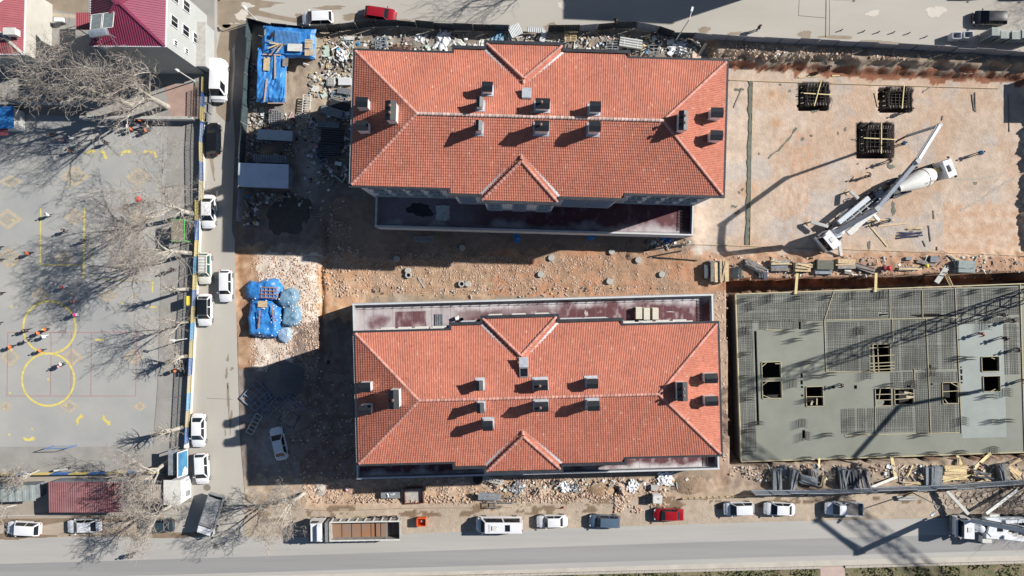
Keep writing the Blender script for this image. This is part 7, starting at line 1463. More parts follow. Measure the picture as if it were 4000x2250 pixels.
def top_item(name, label, px, py, w, l, ang, m, z, cat, n=1):
    t = thing(name, label, cat, W(px, py, z), R(ang))
    if name == 'pallet':
        for i in range(6): obj('slat', MB().box((-w/2+w*(i+.5)/6, 0, .1), (w/7.5, l, .03)), m, t)
        for s in (-1, 0, 1): obj('bearer', MB().box((0, s*l*.42, .04), (w, .1, .08)), m, t)
    else: obj('board', MB().box((0, 0, .04), (w, l, .06)), m, t)
    return t
pw_ = mat('pinkish_plank', (.5, .36, .3), .8, var=.15, scale=3)
top_item('mattress_panel', 'white rounded panel lying on the wide blue tarp roof', 1152, 186, 1.9, .95, -2, M['offwhite'], zr_, 'panel'); top_item('pallet', 'upper timber pallet on the wide blue tarp roof', 1207, 172, 1.2, 1.0, 88, M['wood'], zr_, 'pallet'); top_item('pallet', 'lower timber pallet on the wide blue tarp roof', 1208, 206, 1.15, .8, 2, M['wood'], zr_, 'pallet')
for i in range(7): top_item('plank', ['topmost', 'second', 'third', 'fourth', 'fifth', 'sixth', 'lowest'][i]+' brown plank in the heap on the left of the wide blue tarp roof', 1068+(i % 3)*12, 166+i*5, 1.9-.12*i, .16, -20+i*14, [OW, WW][i % 2], zr_+.05*i, 'plank')
t = thing('tyre', 'old tyre on the corner of the wide blue tarp roof', 'tyre', W(1066, 137, zr_)); obj('tyre', MB().lathe([(.17, 0), (.3, .02), (.33, .09), (.3, .17), (.17, .18)], 16), M['rubber'], t)
for a in ((1042, 250, .8, 1.75, -3, WW, 'tan board at the top of the narrow blue tarp roof'), (1075, 262, .2, 3.0, 0, pw_, 'long pink plank in the middle of the narrow blue tarp roof'), (1038, 353, .2, 3.0, -6, pw_, 'long pink plank on the left of the narrow blue tarp roof'), (1118, 368, .14, 2.4, -3, pw_, 'thin plank along the right edge of the narrow blue tarp roof'), (1085, 403, 2.6, .12, 0, pw_, 'thin plank across the bottom of the narrow blue tarp roof'), (1062, 214, 2.4, .16, -3, pw_, 'plank across the top of the narrow blue tarp roof'), (1115, 243, .7, 1.1, -3, OW, 'dark board at the upper right of the narrow blue tarp roof')): top_item('plank', a[6], a[0], a[1], a[2], a[3], a[4], a[5], 3.2, 'plank')
t = thing('plasterboard_sheet', 'pale green sheet lying right of the wide blue tarp shed', 'panel', W(1275, 200, .95)); obj('board', MB().box((0, 0, .05), (.75, 1.5, .05), .05), mat('mint_panel', (.45, .55, .48), .7, var=.1, scale=2), t)
# sheds in the left yard
def shed(label, px, py, w, l, z0, h, ang, m, ribs=.25, name='sheet_roof_shed', wallm=None):
    t = thing(name, label, 'shed', W(px, py, z0), R(ang)); obj('wall', MB().box((0, 0, h/2), (w-.3, l-.3, h)), wallm or M['greywood'], t)
    r_ = MB(); r_.add([(-w/2, -l/2, h), (w/2, -l/2, h), (w/2, l/2, h+.12), (-w/2, l/2, h+.12), (-w/2, -l/2, h-.06), (w/2, -l/2, h-.06), (w/2, l/2, h+.06), (-w/2, l/2, h+.06)], [(0, 1, 2, 3), (7, 6, 5, 4), (4, 5, 1, 0), (5, 6, 2, 1), (6, 7, 3, 2), (7, 4, 0, 3)]); ro = obj('roof', r_, m, t)
    rb2 = MB(); n = int(w/ribs)
    for i in range(n): x = -w/2+w*(i+.5)/n; rb2.beam((x, -l/2, h+.03), (x, l/2, h+.15), ribs*.4, .06)
    obj('sheet_ribs', rb2, m, ro, kind='stuff'); return t
shed('white ribbed sheet roofed container at the left of the shaded yard', 1053, 697, 6.6, 3.1, .5, 2.4, -2, mat('white_sheet_roof', (.66, .75, .84), .4, var=.08, scale=1))
shed('long pale sheet roofed rack above the white container', 1093, 540, 4.6, 1.3, .6, 1.9, -3, mat('pale_sheet', (.5, .55, .58), .5, var=.1, scale=1), .3)
shed('narrow grey roofed rack just above the white container', 1071, 630, 4.4, 1.0, .6, 1.7, -3, M['greywood'], .3)
shed('faded red ribbed container roof at the lower left', 378, 1920, 9.6, 4.0, ZR, 2.5, 0, mat('faded_red_container', (.33, .17, .17), .6, col2=(.24, .1, .11), scale=.5), .28, 'container', M['greywood'])
shed('weathered white ribbed shed roof beside the gatehouse wall', 627, 1903, 6.0, 2.2, ZR, 2.6, 0, mat('rusty_white_sheet', (.55, .53, .5), .6, col2=(.3, .2, .13), scale=.6), .27)
shed('dull green ribbed roof at the left edge below the schoolyard', 88, 1908, 6.6, 2.1, ZR, 2.4, 2, mat('grey_green_sheet', (.3, .34, .33), .6, var=.2, scale=.8), .9)
t = thing('gatehouse', 'white gatehouse wall with an air conditioner at the foot of the billboard', 'gatehouse', W(727, 1898, ZR)); obj('wall', MB().box((0, 0, 1.5), (1.3, 3.0, 3.0)), M['white'], t); obj('roof', MB().box((-.4, 0, 3.05), (2.2, 3.2, .1)), M['offwhite'], t); obj('air_conditioner', MB().box((.85, .8, 1.6), (.4, .9, .7)), M['offwhite'], t); obj('meter_box', MB().box((.8, -.6, 1.2), (.3, .6, .6)), M['steel'], t)
t = thing('billboard', 'tilted blue and white billboard above the gatehouse', 'billboard', W(724, 1795, ZR)); blu = mat('billboard_blue', (.03, .13, .27), .5, col2=(.1, .3, .45), scale=.6)
m3 = Matrix.Rotation(R(-62), 3, 'Y'); 
pn = MB(); pn.add([(.78, -1.6, 1.1), (.78, 1.5, 1.1), (.33, 1.5, 2.8), (.33, -1.6, 2.8)], [(0, 1, 2, 3)]); obj('panel', pn, blu, t)
p2_ = MB(); p2_.add([(.78, -1.5, 1.15), (.77, -.9, 1.2), (.67, -.5, 1.6), (.57, -.9, 1.95), (.53, -1.5, 2.1)], [(0, 1, 2, 3, 4)]); p2_.v = [(x+.03, y, z) for x, y, z in p2_.v]; obj('white_print', p2_, M['white'], t)
fr = MB(); [fr.beam((.76, y, 1.0), (.3, y, 2.85), .08, .1) for y in (-1.65, 1.55)]; fr.beam((.76, -1.65, 1.05), (.76, 1.55, 1.05), .1, .1); fr.beam((.3, -1.65, 2.85), (.3, 1.55, 2.85), .1, .1); [fr.box((.3, y, .6), (.12, .12, 1.3)) for y in (-1.5, 1.4)]; obj('frame', fr, M['white'], t)
t = thing('guard_shelter', 'dark canopy behind the billboard', 'shelter', W(703, 1790, ZR)); obj('roof', MB().box((0, 0, 2.3), (.9, 3.3, .1)), M['greywood'], t); obj('posts', MB().box((0, 1.5, 1.1), (.1, .1, 2.3)).box((0, -1.5, 1.1), (.1, .1, 2.3)), M['steel'], t)
# dumpsters, bins, stacked cages, bollards
for i, (x, y) in enumerate(((822, 392), (818, 430), (812, 466))):
    t = thing('rubbish_container', ['dark rubbish container half behind the white van', 'grey open rubbish container below the white van', 'grey open rubbish container nearest the black hatchback'][i], 'rubbish container', W(x, y, ZR), R(-92), 'rubbish containers by the wall')
    for c, d in (((0, .4, .6), (1.15, .06, 1.0)), ((0, -.4, .6), (1.15, .06, 1.0)), ((.58, 0, .6), (.06, .74, 1.0)), ((-.58, 0, .6), (.06, .74, 1.0)), ((0, 0, .12), (1.1, .74, .06))): obj('side', MB().box(c, d), M['steel'] if i else M['darksteel'], t)
    obj('lid', MB().beam((-.55, .45, 1.15), (.55, .45, 1.15), .25, .05), M['steel'], t); obj('bags', MB().box((0, -.05, .5), (.7, .5, .5), .5, top=.6), M['black'], t)
bz = mat('white_blue_bin', (.5, .53, .6), .5, var=.1, scale=2)
for i, (x, y) in enumerate(((3717, 150), (3762, 147))):
    t = thing('open_bin', ['left open bin with a slatted front by the upper right hoarding', 'right open bin with a slatted front by the upper right hoarding'][i], 'bin', W(x, y, ZR), 0, 'open bins by the hoarding')
    for c, d in (((0, .4, .6), (1.1, .06, 1.2)), ((.55, 0, .6), (.06, .8, 1.2)), ((-.55, 0, .6), (.06, .8, 1.2)), ((0, -.4, .6), (1.1, .06, 1.2)), ((0, 0, .1), (1.1, .8, .06))): obj('side', MB().box(c, d), bz, t)
    mb = MB(); [mb.box((-.48+j*.12, -.45, .6), (.05, .04, 1.1)) for j in range(9)]; obj('slats', mb, M['white'], t)
cg_ = mat('pale_green_cage', (.42, .48, .44), .5, var=.1, scale=3)
for i, (x, y) in enumerate(((3839, 150), (3881, 157), (3924, 160), (3962, 155), (4000, 158))):
    t = thing('wire_cage', ['first', 'second', 'third', 'fourth', 'fifth'][i]+' from the left of the five tall pale green cages by the upper right hoarding', 'cage', W(x, y, ZR), R(0 if i < 4 else -15), 'pale green cages')
    mb = MB(); h = 2.6 if i == 0 else 2.2
    for j in range(7): mb.box((-.5+j*.166, 0, h), (.04, 1.05, .04))
    for j in range(9): mb.box((0, -.5+j*.125, h+.02), (1.05, .05, .04))
    obj('grid', mb, cg_, t); mb = MB()
    for a in (-.5, .5):
        for b in (-.5, .5): mb.box((a, b, h/2), (.06, .06, h))
    for z in (.3, .8, 1.3, 1.8):
        for s in (-.5, .5): mb.box((0, s, z), (1, .04, .05)).box((s, 0, z), (.04, 1, .05))
    obj('frame', mb, cg_, t); obj('contents', MB().box((0, 0, h/2), (.92, .92, h-.25)), M['greywood'], t)
for i, (x, y) in enumerate(((3285, 119), (3371, 124), (3429, 127), (3488, 128), (3548, 131), (3614, 145))):
    o = thing('bollard', ['first', 'second', 'third', 'fourth', 'fifth', 'last'][i]+' from the left in the row of short dark bollards on the north road', 'bollard', W(x, y, ZR), 0, 'row of short bollards'); obj('post', MB().lathe([(.07, 0), (.07, .5), (.03, .55)], 8), M['darksteel'], o); obj('base', MB().lathe([(.12, 0), (.12, .04)], 10), M['steel'], o)
def lamp(label, px, py, h, arm, z=ZR, m=None):
    t = thing('street_lamp', label, 'street lamp', W(px, py, z)); obj('pole', MB().tube((0, 0, 0), (0, 0, h), .09, .06, 10), m or M['offwhite'], t); e = Vector((arm[0], arm[1], h+.2)); obj('arm', MB().tube((0, 0, h), e, .05, n=8), m or M['offwhite'], t); obj('lamp_head', MB().box(e, (.7, .3, .14), math.atan2(arm[1], arm[0]), top=.8), M['white'], t)
lamp('street lamp standing at the upper hoarding near the big building shadow', 2640, 156, 7.2, (.3, 1.2)); lamp('white lamp post behind the railing in the schoolyard', 735, 1322, 3.6, (-.3, .05)); lamp('lamp post at the top left corner of the dark hoarding', 1003, 80, 3.2, (-.3, .4)); lamp('white street lamp below the lower hoarding near the pickup', 3565, 1925, 6.0, (-1.0, -.9)); lamp('small white lamp on the corner below the tall house', 760, 318, 4.0, (-.4, .3), ZU)
lamp('street lamp beyond the top edge of the north road', 3010, -90, 8, (.2, -1.2))
# goals, bench, motorbike
gm = mat('goal_steel', (.4, .42, .46), .4, var=.1, scale=3)
def goal(label, x0, y0, x1, y1, dep, m=gm):
    t = thing('goal_frame', label, 'goal', W(x0, y0, ZR)); B = W(x1, y1, ZR)-t.location; n = Vector((-B.y, B.x, 0)).normalized()*dep
    for p in (Vector((0, 0, 0)), B): obj('goal_post', MB().tube(p, p+Vector((0, 0, 2)), .05, n=8), m, t); obj('back_stay', MB().tube(p+Vector((0, 0, 2)), p+n, .03, n=6), m, t)
    obj('crossbar', MB().tube(Vector((0, 0, 2)), B+Vector((0, 0, 2)), .05, n=8), m, t); obj('base_bar', MB().tube(n, B+n, .03, n=6), m, t)
goal('metal goal frame at the top of the schoolyard', 228, 577, 345, 575, 1.2); goal('blue metal goal frame at the bottom of the schoolyard', 212, 1740, 300, 1738, -.1, mat('blue_goal', (.1, .2, .45), .5, var=.1, scale=3))
t = thing('motorbike', 'parked grey motorbike against the railing behind the orange clad person', 'motorbike', W(724, 1441, ZR), R(90)); wme = MB().lathe([(.2, -.06), (.3, -.06), (.31, 0), (.3, .06), (.2, .06)], 16, axis='Y').mesh('wheel', M['rubber'])
for s in (-1, 1): link('wheel', wme, t, (s*.65, 0, .31))
obj('frame', MB().beam((-.6, 0, .35), (.5, 0, .8), .12, .2).beam((.45, 0, .85), (.65, 0, .35), .08, .08), M['steel'], t); obj('seat', MB().box((-.35, 0, .8), (.7, .25, .1)), M['black'], t); obj('tank', MB().box((.15, 0, .85), (.4, .28, .22), top=.8), M['steel'], t); obj('handlebar', MB().tube((.4, -.35, 1.02), (.4, .35, 1.02), .02, n=6), M['darksteel'], t)
t = thing('green_kiosk', 'small brown roofed shelter with a bright green frame at the railing', 'shelter', W(725, 905, ZR)); gg = mat('bright_green_paint', (.05, .5, .08), .5, var=.1, scale=3); obj('roof', MB().box((0, 0, 2.2), (1.7, 2.8, .08)), mat('mesh_roof', (.22, .19, .14), .9, var=.2, scale=2), t)
for a in (-.8, .8):
    for b in (-1.35, 1.35): obj('post', MB().box((a, b, 1.1), (.08, .08, 2.2)), gg, t)
obj('edge_bar', MB().box((.86, 0, 2.25), (.1, 2.9, .1)).box((0, 1.42, 2.25), (1.7, .07, .1)).box((0, -1.42, 2.25), (1.7, .07, .1)), gg, t); obj('counter', MB().box((0, 0, .6), (1.3, 2.2, 1.0)), M['darksteel'], t)
t = thing('yellow_board', 'small yellow notice board on the railing', 'notice board', W(748, 1174, ZR+.7)); obj('board', MB().box((0, 0, 1.0), (.12, 1.2, .8)), CL['yellow'], t); obj('frame', MB().box((-.1, 0, .8), (.08, 1.3, 1.2)), M['darksteel'], t)
t = thing('parasol', 'red parasol like umbrella held under the wide bare tree', 'umbrella', W(565, 784, ZR)); obj('canopy', MB().lathe([(.42, 1.75), (.25, 1.95), (.03, 2.05)], 10), redp, t); obj('stick', MB().tube((0, 0, .9), (0, 0, 2.0), .015, n=6), M['steel'], t)
person(565, 786, ZS, 'stand', 'red', 'dark', 180, 'person under the red umbrella beneath the wide bare tree', .95)
for i, (x0, y0, x1, y1, zz) in enumerate(((452, 1838, 545, 1808, 2), (225, 1833, 278, 1826, 1))):
    t = thing('bench_frame', ['dark slanted frame leaning by the lower railing of the schoolyard', 'pale plank bench left of the slanted frame'][i], 'frame', W(x0, y0, ZR)); B = W(x1, y1, ZR)-t.location
    obj('top_bar', MB().beam((0, 0, .8), B+Vector((0, 0, .8)), .25 if i else .1, .08), M['offwhite'] if i else M['oldwood'], t); obj('leg', MB().box((.1, 0, .4), (.08, .3, .8)).box((B.x-.1, B.y, .4), (.08, .3, .8)), M['darksteel'], t)
# steel formwork frames near the gravel heap, racks beside the upper building
def frame_rack(label, px, py, w, l, ang, m, z=None, nx=3, ny=1, h=.25, name='formwork_rack', cat='steel frame'):
    z = gz(px, py) if z is None else z; t = thing(name, label, cat, W(px, py, z+.1), R(ang), 'steel frames in the yards')
    for i in range(nx+1): obj('cross_bar', MB().box((0, -l/2+l*i/nx, h), (w, .08, .12)), m, t)
    for i in range(ny+1): obj('side_bar', MB().box((-w/2+w*i/ny, 0, h+.002), (.08, l, .12)), m, t)
    for s in (-1, 1): obj('foot', MB().box((s*w*.4, l*.3, h/2), (.1, .1, h)).box((s*w*.4, -l*.3, h/2), (.1, .1, h)), m, t)
    return t
bs = mat('blue_grey_steel', (.22, .28, .36), .5, var=.15, scale=2)
for i, a in enumerate(((1000, 1545, 2.6, 3.2, -42, 4, 2, 'long steel ladder frame left of the gravel heap, bright part in the sun'), (1030, 1562, 1.0, 3.6, -50, 5, 1, 'steel ladder frame in the shade, second below the gravel heap'), (1070, 1585, 1.1, 3.4, -45, 4, 1, 'steel ladder frame in the shade, third below the gravel heap'), (1160, 1572, .5, 2.6, 52, 2, 1, 'narrow blue grey channel right of the gravel heap'), (995, 1655, .9, 2.8, -28, 5, 1, 'white lattice frame at the road edge left of the lone white sedan'), (1010, 1610, 1.0, 3.2, -48, 4, 1, 'steel ladder frame at the edge of the west road'))):
    frame_rack(a[7], a[0], a[1], a[2], a[3], a[4], bs if i != 4 else M['offwhite'], nx=a[5], ny=a[6])
t = thing('mortar_box', 'dark square mixing tray in the shade above the lone white sedan', 'tray', W(1133, 1633, .6), R(-33)); obj('base', MB().box((0, 0, .05), (2.2, 1.9, .08)), M['oldwood'], t)
for c, d in (((0, .95, .2), (2.3, .1, .3)), ((0, -.95, .2), (2.3, .1, .3)), ((1.1, 0, .2), (.1, 1.8, .3)), ((-1.1, 0, .2), (.1, 1.8, .3))): obj('side', MB().box(c, d), M['darkwood'], t)
for i, a in enumerate(((1350, 322, 1.7, 1.0, 0, M['white'], 'white topped box crate touching the upper building, left side'), (1348, 360, 1.8, .8, -10, M['steel'], 'open steel trough under the white topped crate'), (1330, 412, 2.6, .9, -15, M['darksteel'], 'dark steel trough at the shadow edge'), (1300, 440, 3.0, 1.1, -18, M['steel'], 'long grey panel pack in the debris yard'), (1288, 490, 2.9, .8, -4, M['greywood'], 'grey pack of strips below the long panel pack'), (1302, 535, 3.0, 2.2, -5, M['darksteel'], 'rack of dark rods in the shade beside the upper building'), (1290, 590, 3.0, 2.0, 0, M['darkwood'], 'dark flat stack in the shade beside the upper building'))):
    t = thing('material_pack', a[6], 'material pack', W(a[0], a[1], gz(a[0], a[1])), R(a[4])); n = 7
    for j in range(n): obj('bar', MB().box((0, -a[3]/2+a[3]*(j+.5)/n, .35), (a[2], a[3]/n*.75, .5)), a[5], t)
    for s in (-1, 1): obj('bearer', MB().box((s*a[2]*.35, 0, .05), (.1, a[3]+.1, .1)), OW, t)
for i, (x, y, l, ang) in enumerate(((1203, 420, 3.0, -4), (1087, 455, 2.2, 0))):
    frame_rack(['upright white ladder rack in the debris yard', 'grey pipe rack at the foot of the narrow tarp shed'][i], x, y, 1.0 if i == 0 else 1.9, l, ang, M['offwhite'] if i == 0 else M['steel'], nx=9, ny=1 if i == 0 else 6, h=.7)
t = thing('wicker_cage', 'round grey wire bale in the debris yard', 'wire bale', W(1297, 325, gz(1297, 325))); obj('bale', MB().lathe([(.4, 0), (.62, .2), (.62, .5), (.4, .7)], 12), M['steel'], t); mb = MB(); [mb.box((-.5+i*.2, 0, .72), (.04, 1.0, .04)).box((0, -.5+i*.2, .74), (1.0, .04, .04)) for i in range(6)]; obj('wires', mb, M['offwhite'], t)
for i, (x, y, w, l, a, m, lab) in enumerate(((1232, 347, 1.0, .8, -10, M['offwhite'], 'cream square board in the debris yard'), (1266, 372, .8, .7, 30, mat('mint_board', (.5, .62, .56), .7, var=.1, scale=2), 'mint green square board in the debris yard'), (1250, 355, .2, 1.4, 60, WW, 'short yellowish plank across the cream board'), (1195, 250, .9, .12, -20, M['white'], 'white curved hose end below the wide tarp shed'), (1364, 150, 1.4, .5, 0, M['offwhite'], 'whitish board behind the dark hoarding near the first tiled roof corner'), (1216, 325, .7, .5, 50, OW, 'brown board scrap left of the cream board'), (1322, 640, .9, .5, -8, M['white'], 'white torn sheet in the shade left of the upper building'))):
    t = thing('loose_board', lab, 'board', W(x, y, gz(x, y)+.1), R(a)); obj('board', MB().box((0, 0, .1), (w, l, .06)), m, t)
t = thing('panel_pack', 'bundle of pale grey planks strapped together above the upper roof', 'plank pack', W(2462, 172, gz(2462, 172)+.3), R(-9))
for j in range(7): obj('plank', MB().box((0, -.5+j*.165, .3), (3.0, .15, .5)), M['greywood'] if j % 2 else M['offwhite'], t)
for s in (-.9, .9): obj('strap', MB().box((s, 0, .57), (.06, 1.2, .02)), M['white'], t)
for i, a in enumerate(((1215, 520, 1.0, 2.2, 10, 3, 1, 'dim steel rack in the shade between the pale rack and the rod rack'), (1330, 380, 2.2, .9, -12, 2, 1, 'grey steel frame lying under the white topped crate'), (1345, 475, 1.6, 1.2, 5, 3, 1, 'dark rack touching the upper building in the shade'), (1258, 618, 1.2, 1.8, 20, 3, 1, 'small rack in the shade left of the dark flat stack'), (1238, 832, 1.6, 1.0, -4, 3, 1, 'small timber frame over the trench in the shade'), (1090, 775, 1.2, 1.0, 0, 5, 1, 'pallet in the shade right below the white container'))): frame_rack(a[7], a[0], a[1], a[2], a[3], a[4], [M['steel'], bs, M['darksteel'], bs, OW, OW][i], nx=a[5], ny=a[6], h=.35)
for i, (x, y, nx, lab) in enumerate(((1490, 170, 3, 'steel frame on the rubble behind the upper roof at the left'), (1570, 188, 2, 'rusty low rack on the rubble behind the upper roof'), (2390, 185, 4, 'grey steel frame pile behind the upper roof at the right'), (2552, 200, 3, 'wire mesh box behind the upper roof near its right step'), (2665, 215, 3, 'dark steel frames near the right end of the rubble strip'), (2228, 145, 6, 'timber pallet leaning on the dark hoarding'))): frame_rack(lab, x, y, 1.5 if i != 1 else 2.3, 1.3 if i != 1 else .5, [5, -2, 0, 0, -20, 2][i], [bs, rs_, M['steel'], M['steel'], M['darksteel'], WW][i], nx=nx, ny=2, h=.4)
t = thing('diagonal_bar', 'long brown bar from the hoarding to the upper right roof corner', 'bar', W(2762, 158, ZR+1)); B = W(2722, 222, 1.0)-t.location; obj('beam', MB().beam((0, 0, 0), B, .15, .12), M['oldwood'], t); obj('rail', MB().beam((.25, 0, 0), B+Vector((.25, 0, 0)), .06, .06), M['oldwood'], t)
for i, (x, y, m, s, lab) in enumerate(((2645, 190, M['white'], 1.2, 'white sheet pile near the right end of the rubble strip'), (1730, 158, M['white'], 1.3, 'white plaster rubble pile behind the upper roof'), (1790, 175, M['offwhite'], 1.0, 'pale rubble pile behind the upper roof step'), (1945, 150, M['tarpgrey'], 1.0, 'crumpled pale blue sheet behind the upper roof gable'), (1335, 215, M['white'], .8, 'white bag pile in the debris yard'), (1347, 455, M['white'], .7, 'shaded white bag pile touching the upper building'), (1180, 215, M['offwhite'], .3, 'small white bags below the wide tarp shed'), (1640, 150, M['white'], .7, 'small white pile behind the dark hoarding'), (1880, 172, M['offwhite'], .7, 'whitish scrap pile beside the gable step'), (2600, 925, M['tarp'], .9, 'blue sheet in the shade of the terrace, right'), (2310, 925, M['tarp'], .6, 'blue sheet in the shade of the terrace, middle'), (2020, 930, M['tarp'], .6, 'blue sheet in the shade of the terrace, left'), (2555, 945, M['offwhite'], .3, 'small pale triangle of paper in the terrace shade'))):
    r = random.Random(i+90); n = 7; vs = [(s*(-1+2*a/n)*(1+.2*math.sin(b*2+i)), s*.7*(-1+2*b/n)*(1+.2*math.sin(a*1.7+i)), .05+.5*s*r.random()*(1-.8*max(abs(-1+2*a/n), abs(-1+2*b/n)))) for b in range(n+1) for a in range(n+1)]
    o = obj('crumpled_sheet', MB().add(vs, [(b*(n+1)+a, b*(n+1)+a+1, (b+1)*(n+1)+a+1, (b+1)*(n+1)+a) for a in range(n) for b in range(n)]), m, loc=W(x, y, gz(x, y)+.05), rz=i*1.3); tag(o, lab, 'sheet', 'crumpled sheets and piles')
# concrete gutters at the lower right, paving slabs
for i, (x, y) in enumerate(((3535, 1940), (3540, 1950))): o = obj('concrete_pipe', MB().tube((-1.2, 0, .15), (1.2, 0, .15), .16, n=10), M['concrete'], loc=W(x, y, ZR)); tag(o, ['upper grey concrete pipe lying beside the street lamp near the pickup', 'lower grey concrete pipe lying beside the street lamp near the pickup'][i], 'pipe')
fl2 = thing('flagstone_path', 'irregular flagstone strip between the hoarding and the second pump truck', 'paving', W(3850, 1960, ZR)); del fl2['category']; fl2['kind'] = 'structure'; fsm = mat('flagstone', (.4, .33, .26), .9, var=.2, scale=1.5, rand=.2)
r = random.Random(77)
for i in range(15):
    for j in range(3):
        x = 3650+i*24+r.uniform(-5, 5)+j*8; y = 1935+j*22+r.uniform(-4, 4)-i*.6; p = blob(x, y, 11.5, 10, 300+i*3+j, n=7, amp=.25); ww = [W(a, b, ZR)-fl2.location for a, b in p]; obj('flagstone', MB().prism([(q.x, q.y) for q in ww], -.05, .03), fsm, fl2)
# tower crane beyond the right edge: only its shadow falls in view
yc = mat('crane_yellow', (.6, .42, .05), .5, var=.1, scale=2)
lattice('crane_mast', 'yellow lattice tower crane mast beyond the right edge', Vector((71.0, -.6, 0)), Vector((71.0, -.6, 33)), 1.5, yc, 'tower crane', 14, .13)
lattice('crane_jib', 'yellow lattice jib of the crane beyond the right edge', Vector((68, 1.8, 32.5)), Vector((103, -25.5, 32.5)), 1.3, yc, 'crane jib', 18, .12)
t = thing('shadow_caster_box', 'dark unseen box added outside the right edge to shade the excavation', 'cabin', W(4150, 350, -.6)); obj('body', MB().box((0, 0, 1.5), (4, 5, 4.5)), M['darksteel'], t); obj('roof', MB().box((0, 0, 3.8), (4.2, 5.2, .1)), M['greywood'], t)  # unseen box added only to cast shade on the excavation's right edge
# ------------------------------------------------------------------ loose stones and litter
def scatter(name, zones, m, seed, zoff=0.0):
    rs = np.random.RandomState(seed); P_, S_ = [], []
    for (x0, x1, y0, y1, n, s0, s1) in zones:
        x = rs.uniform(x0, x1, n); y = rs.uniform(y0, y1, n); keep = fbm(x/25+seed, y/25, 3)+rs.uniform(-.12, .12, n) > .47
        x, y = x[keep], y[keep]; s = s0+(s1-s0)*rs.rand(len(x))**3; P_.append(np.stack([x, y], 1)); S_.append(s)
    P_ = np.concatenate(P_); S_ = np.concatenate(S_); z = ground_z(P_[:, 0], P_[:, 1]); X = (P_[:, 0]-2000)/FPX*(HC-z); Yw = -(P_[:, 1]-1125)/FPX*(HC-z); n = len(S_)
    base = np.array([(-1, -1, -.3), (1, -1, -.3), (1, 1, -.3), (-1, 1, -.3), (-.6, -.7, .6), (.7, -.5, .7), (.5, .7, .5), (-.7, .5, .65)])*.5
    a = rs.uniform(0, 6.28, n); ca, sa = np.cos(a), np.sin(a); V = base[None]*(1+rs.uniform(-.28, .28, (n, 8, 3))); asp = rs.uniform(.6, 1.2, (n, 1)); x = V[:, :, 0]*ca[:, None]-V[:, :, 1]*asp*sa[:, None]; y = V[:, :, 0]*sa[:, None]+V[:, :, 1]*asp*ca[:, None]
    co = np.stack([X[:, None]+x*S_[:, None], Yw[:, None]+y*S_[:, None], z[:, None]+zoff+V[:, :, 2]*S_[:, None]], -1).reshape(-1, 3)
    q = np.array([(4, 5, 6, 7), (0, 1, 5, 4), (1, 2, 6, 5), (2, 3, 7, 6), (3, 0, 4, 7)]); F = (q[None]+8*np.arange(n)[:, None, None]).reshape(-1, 4)
    me = bpy.data.meshes.new(name); me.vertices.add(len(co)); me.vertices.foreach_set('co', co.ravel()); me.loops.add(F.size); me.loops.foreach_set('vertex_index', F.ravel().astype(np.int32)); me.polygons.add(len(F)); me.polygons.foreach_set('loop_start', np.arange(0, F.size, 4)); me.polygons.foreach_set('loop_total', np.full(len(F), 4)); me.update(calc_edges=True); me.materials.append(m)
    at = me.color_attributes.new('Col', 'FLOAT_COLOR', 'POINT'); s = rs.uniform(.75, 1.25, n); hue = rs.rand(n)[:, None]
    c = (np.array([[.58, .46, .37]])*hue+np.array([[.44, .29, .2]])*(1-hue))*s[:, None]; c = np.repeat(c, 8, 0); at.data.foreach_set('color', np.concatenate([c, np.ones((len(c), 1))], 1).ravel())
    o = link(name, me); o['kind'] = 'stuff'; o['label'] = 'loose broken stones scattered over the site ground'; return o
stm = mat('loose_stone', attr='Col', var=.15, scale=3, rough=.9)
scatter('loose_stones', [(975, 1250, 1000, 1440, 7500, .06, .25), (1275, 1700, 985, 1150, 2600, .06, .26), (1700, 2400, 1000, 1150, 9000, .06, .22), (2400, 2700, 985, 1150, 1800, .05, .2), (1260, 1400, 960, 1160, 700, .1, .4), (1020, 1240, 1440, 1860, 1500, .06, .3), (1240, 1390, 1440, 1880, 900, .06, .35), (1180, 2440, 1865, 1965, 8500, .06, .32), (2400, 2600, 1870, 2000, 1800, .1, .45), (2850, 4000, 1815, 1870, 1500, .1, .4), (2795, 2840, 1140, 1800, 500, .1, .35), (1250, 1370, 800, 980, 900, .06, .22), (2760, 4000, 170, 235, 1400, .1, .4), (2770, 4000, 1000, 1095, 1500, .08, .3)], stm, 5)
scatter('fine_gravel_bits', [(1275, 2700, 950, 1150, 6000, .06, .16), (1000, 1250, 1000, 1440, 3000, .06, .16), (1180, 2600, 1870, 1975, 3000, .06, .16)], stm, 9)
def litter(name, zones, seed):
    r = random.Random(seed); mats = [M['offwhite'], M['white'], M['concrete'], M['oldwood'], M['wood'], CL['rose'], CL['cyan'], mat('mint_board', (.5, .6, .5)), M['darksteel']]; mb = MB()
    for (x0, x1, y0, y1, n, s0, s1) in zones:
        for _ in range(n):
            x, y = r.uniform(x0, x1), r.uniform(y0, y1); s = r.uniform(s0, s1); long_ = r.random() < .3; p = W(x, y, gz(x, y)+.06+r.random()*.15)
            mb.box(p, (s*(2.5 if long_ else 1), s*(.25 if long_ else r.uniform(.5, 1)), r.uniform(.03, .16)), r.random()*3.1, mi=r.choices(range(9), (6, 4, 5, 5, 3, .6, .25, 1, 4))[0], ry=r.uniform(-.3, .3), top=r.uniform(.6, 1))
    o = obj(name, mb, mats); tag(o, 'loose building litter scattered on the ground', kind='stuff'); return o
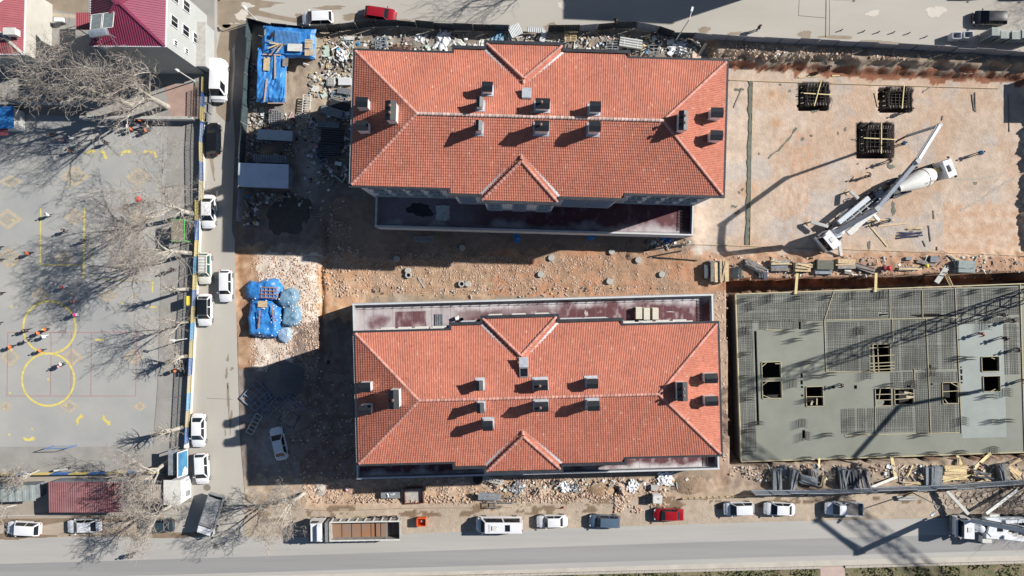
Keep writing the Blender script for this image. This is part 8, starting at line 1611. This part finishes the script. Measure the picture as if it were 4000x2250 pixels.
litter('building_litter', [(1250, 1385, 140, 320, 190, .1, .5), (1210, 1350, 280, 380, 110, .1, .45), (1000, 1060, 420, 560, 130, .15, .6), (1060, 1230, 440, 620, 110, .1, .5), (965, 1015, 240, 640, 120, .1, .45), (1190, 1380, 430, 720, 170, .12, .6), (960, 1180, 755, 800, 60, .1, .5), (950, 1010, 780, 880, 50, .1, .5), (1390, 2740, 135, 205, 420, .1, .5), (1990, 2700, 135, 215, 160, .12, .6), (1200, 1380, 600, 900, 60, .1, .4)], 3)
litter('building_litter', [(1900, 2700, 1870, 1920, 150, .1, .45), (1400, 1900, 1135, 1165, 0, .1, .4), (1450, 2600, 1120, 1162, 90, .08, .28), (2860, 3990, 1000, 1095, 200, .1, .4), (2900, 3990, 1815, 1880, 260, .1, .5), (2870, 3100, 170, 230, 30, .1, .3), (560, 720, 1940, 1990, 50, .1, .35), (2500, 2700, 935, 970, 40, .1, .4)], 4)
# grass tufts on the verge
r = random.Random(8); mb = MB()
for _ in range(5200):
    x = r.uniform(1900, 4050); y = r.uniform(2222-(x-3000)*.02, 2290)
    if 3200 < x < 3305 or fbm(np.array([x/40]), np.array([y/40]), 3)[0] < .4: continue
    p = W(x, y, ZR-.02); s = r.uniform(.08, .25); a = r.random()*6.3
    mb.add([p+Vector((math.cos(a)*s, math.sin(a)*s, 0)), p+Vector((math.cos(a+2.1)*s, math.sin(a+2.1)*s, 0)), p+Vector((math.cos(a+1)*s*.7, math.sin(a+1)*s*.7, s*.8))], [(0, 1, 2)])
o = obj('grass', mb, mat('grass_tuft', (.1, .14, .04), .9, col2=(.22, .2, .1), scale=1.2), kind='stuff')
# ------------------------------------------------------------------ group names for repeats
GR = {'parked_car': 'cars parked along the streets', 'bare_tree': 'bare trees', 'pollard_tree': 'bare trees', 'person': 'people', 'hoarding_fence': 'hoardings round the site', 'street_lamp': 'street lamps', 'tarp_heap': 'tarped heaps', 'railing_panel': '', 'school_railing': 'yellow and blue railings', 'plank': 'loose planks on the site', 'concrete_pump_truck': 'concrete trucks', 'mixer_truck': 'concrete trucks', 'school_building': 'tiled school buildings', 'rebar_cage': 'rebar cages in pits', 'material_pack': 'material packs beside the upper building', 'soil_heap': 'earth heaps', 'loose_board': 'loose boards in the debris yard', 'rope': 'ropes'}
for o in list(scene.objects):
    if o.parent is None and o.get('category') and not o.get('group'):
        g_ = GR.get(o.name.split('.')[0])
        if g_: o['group'] = g_
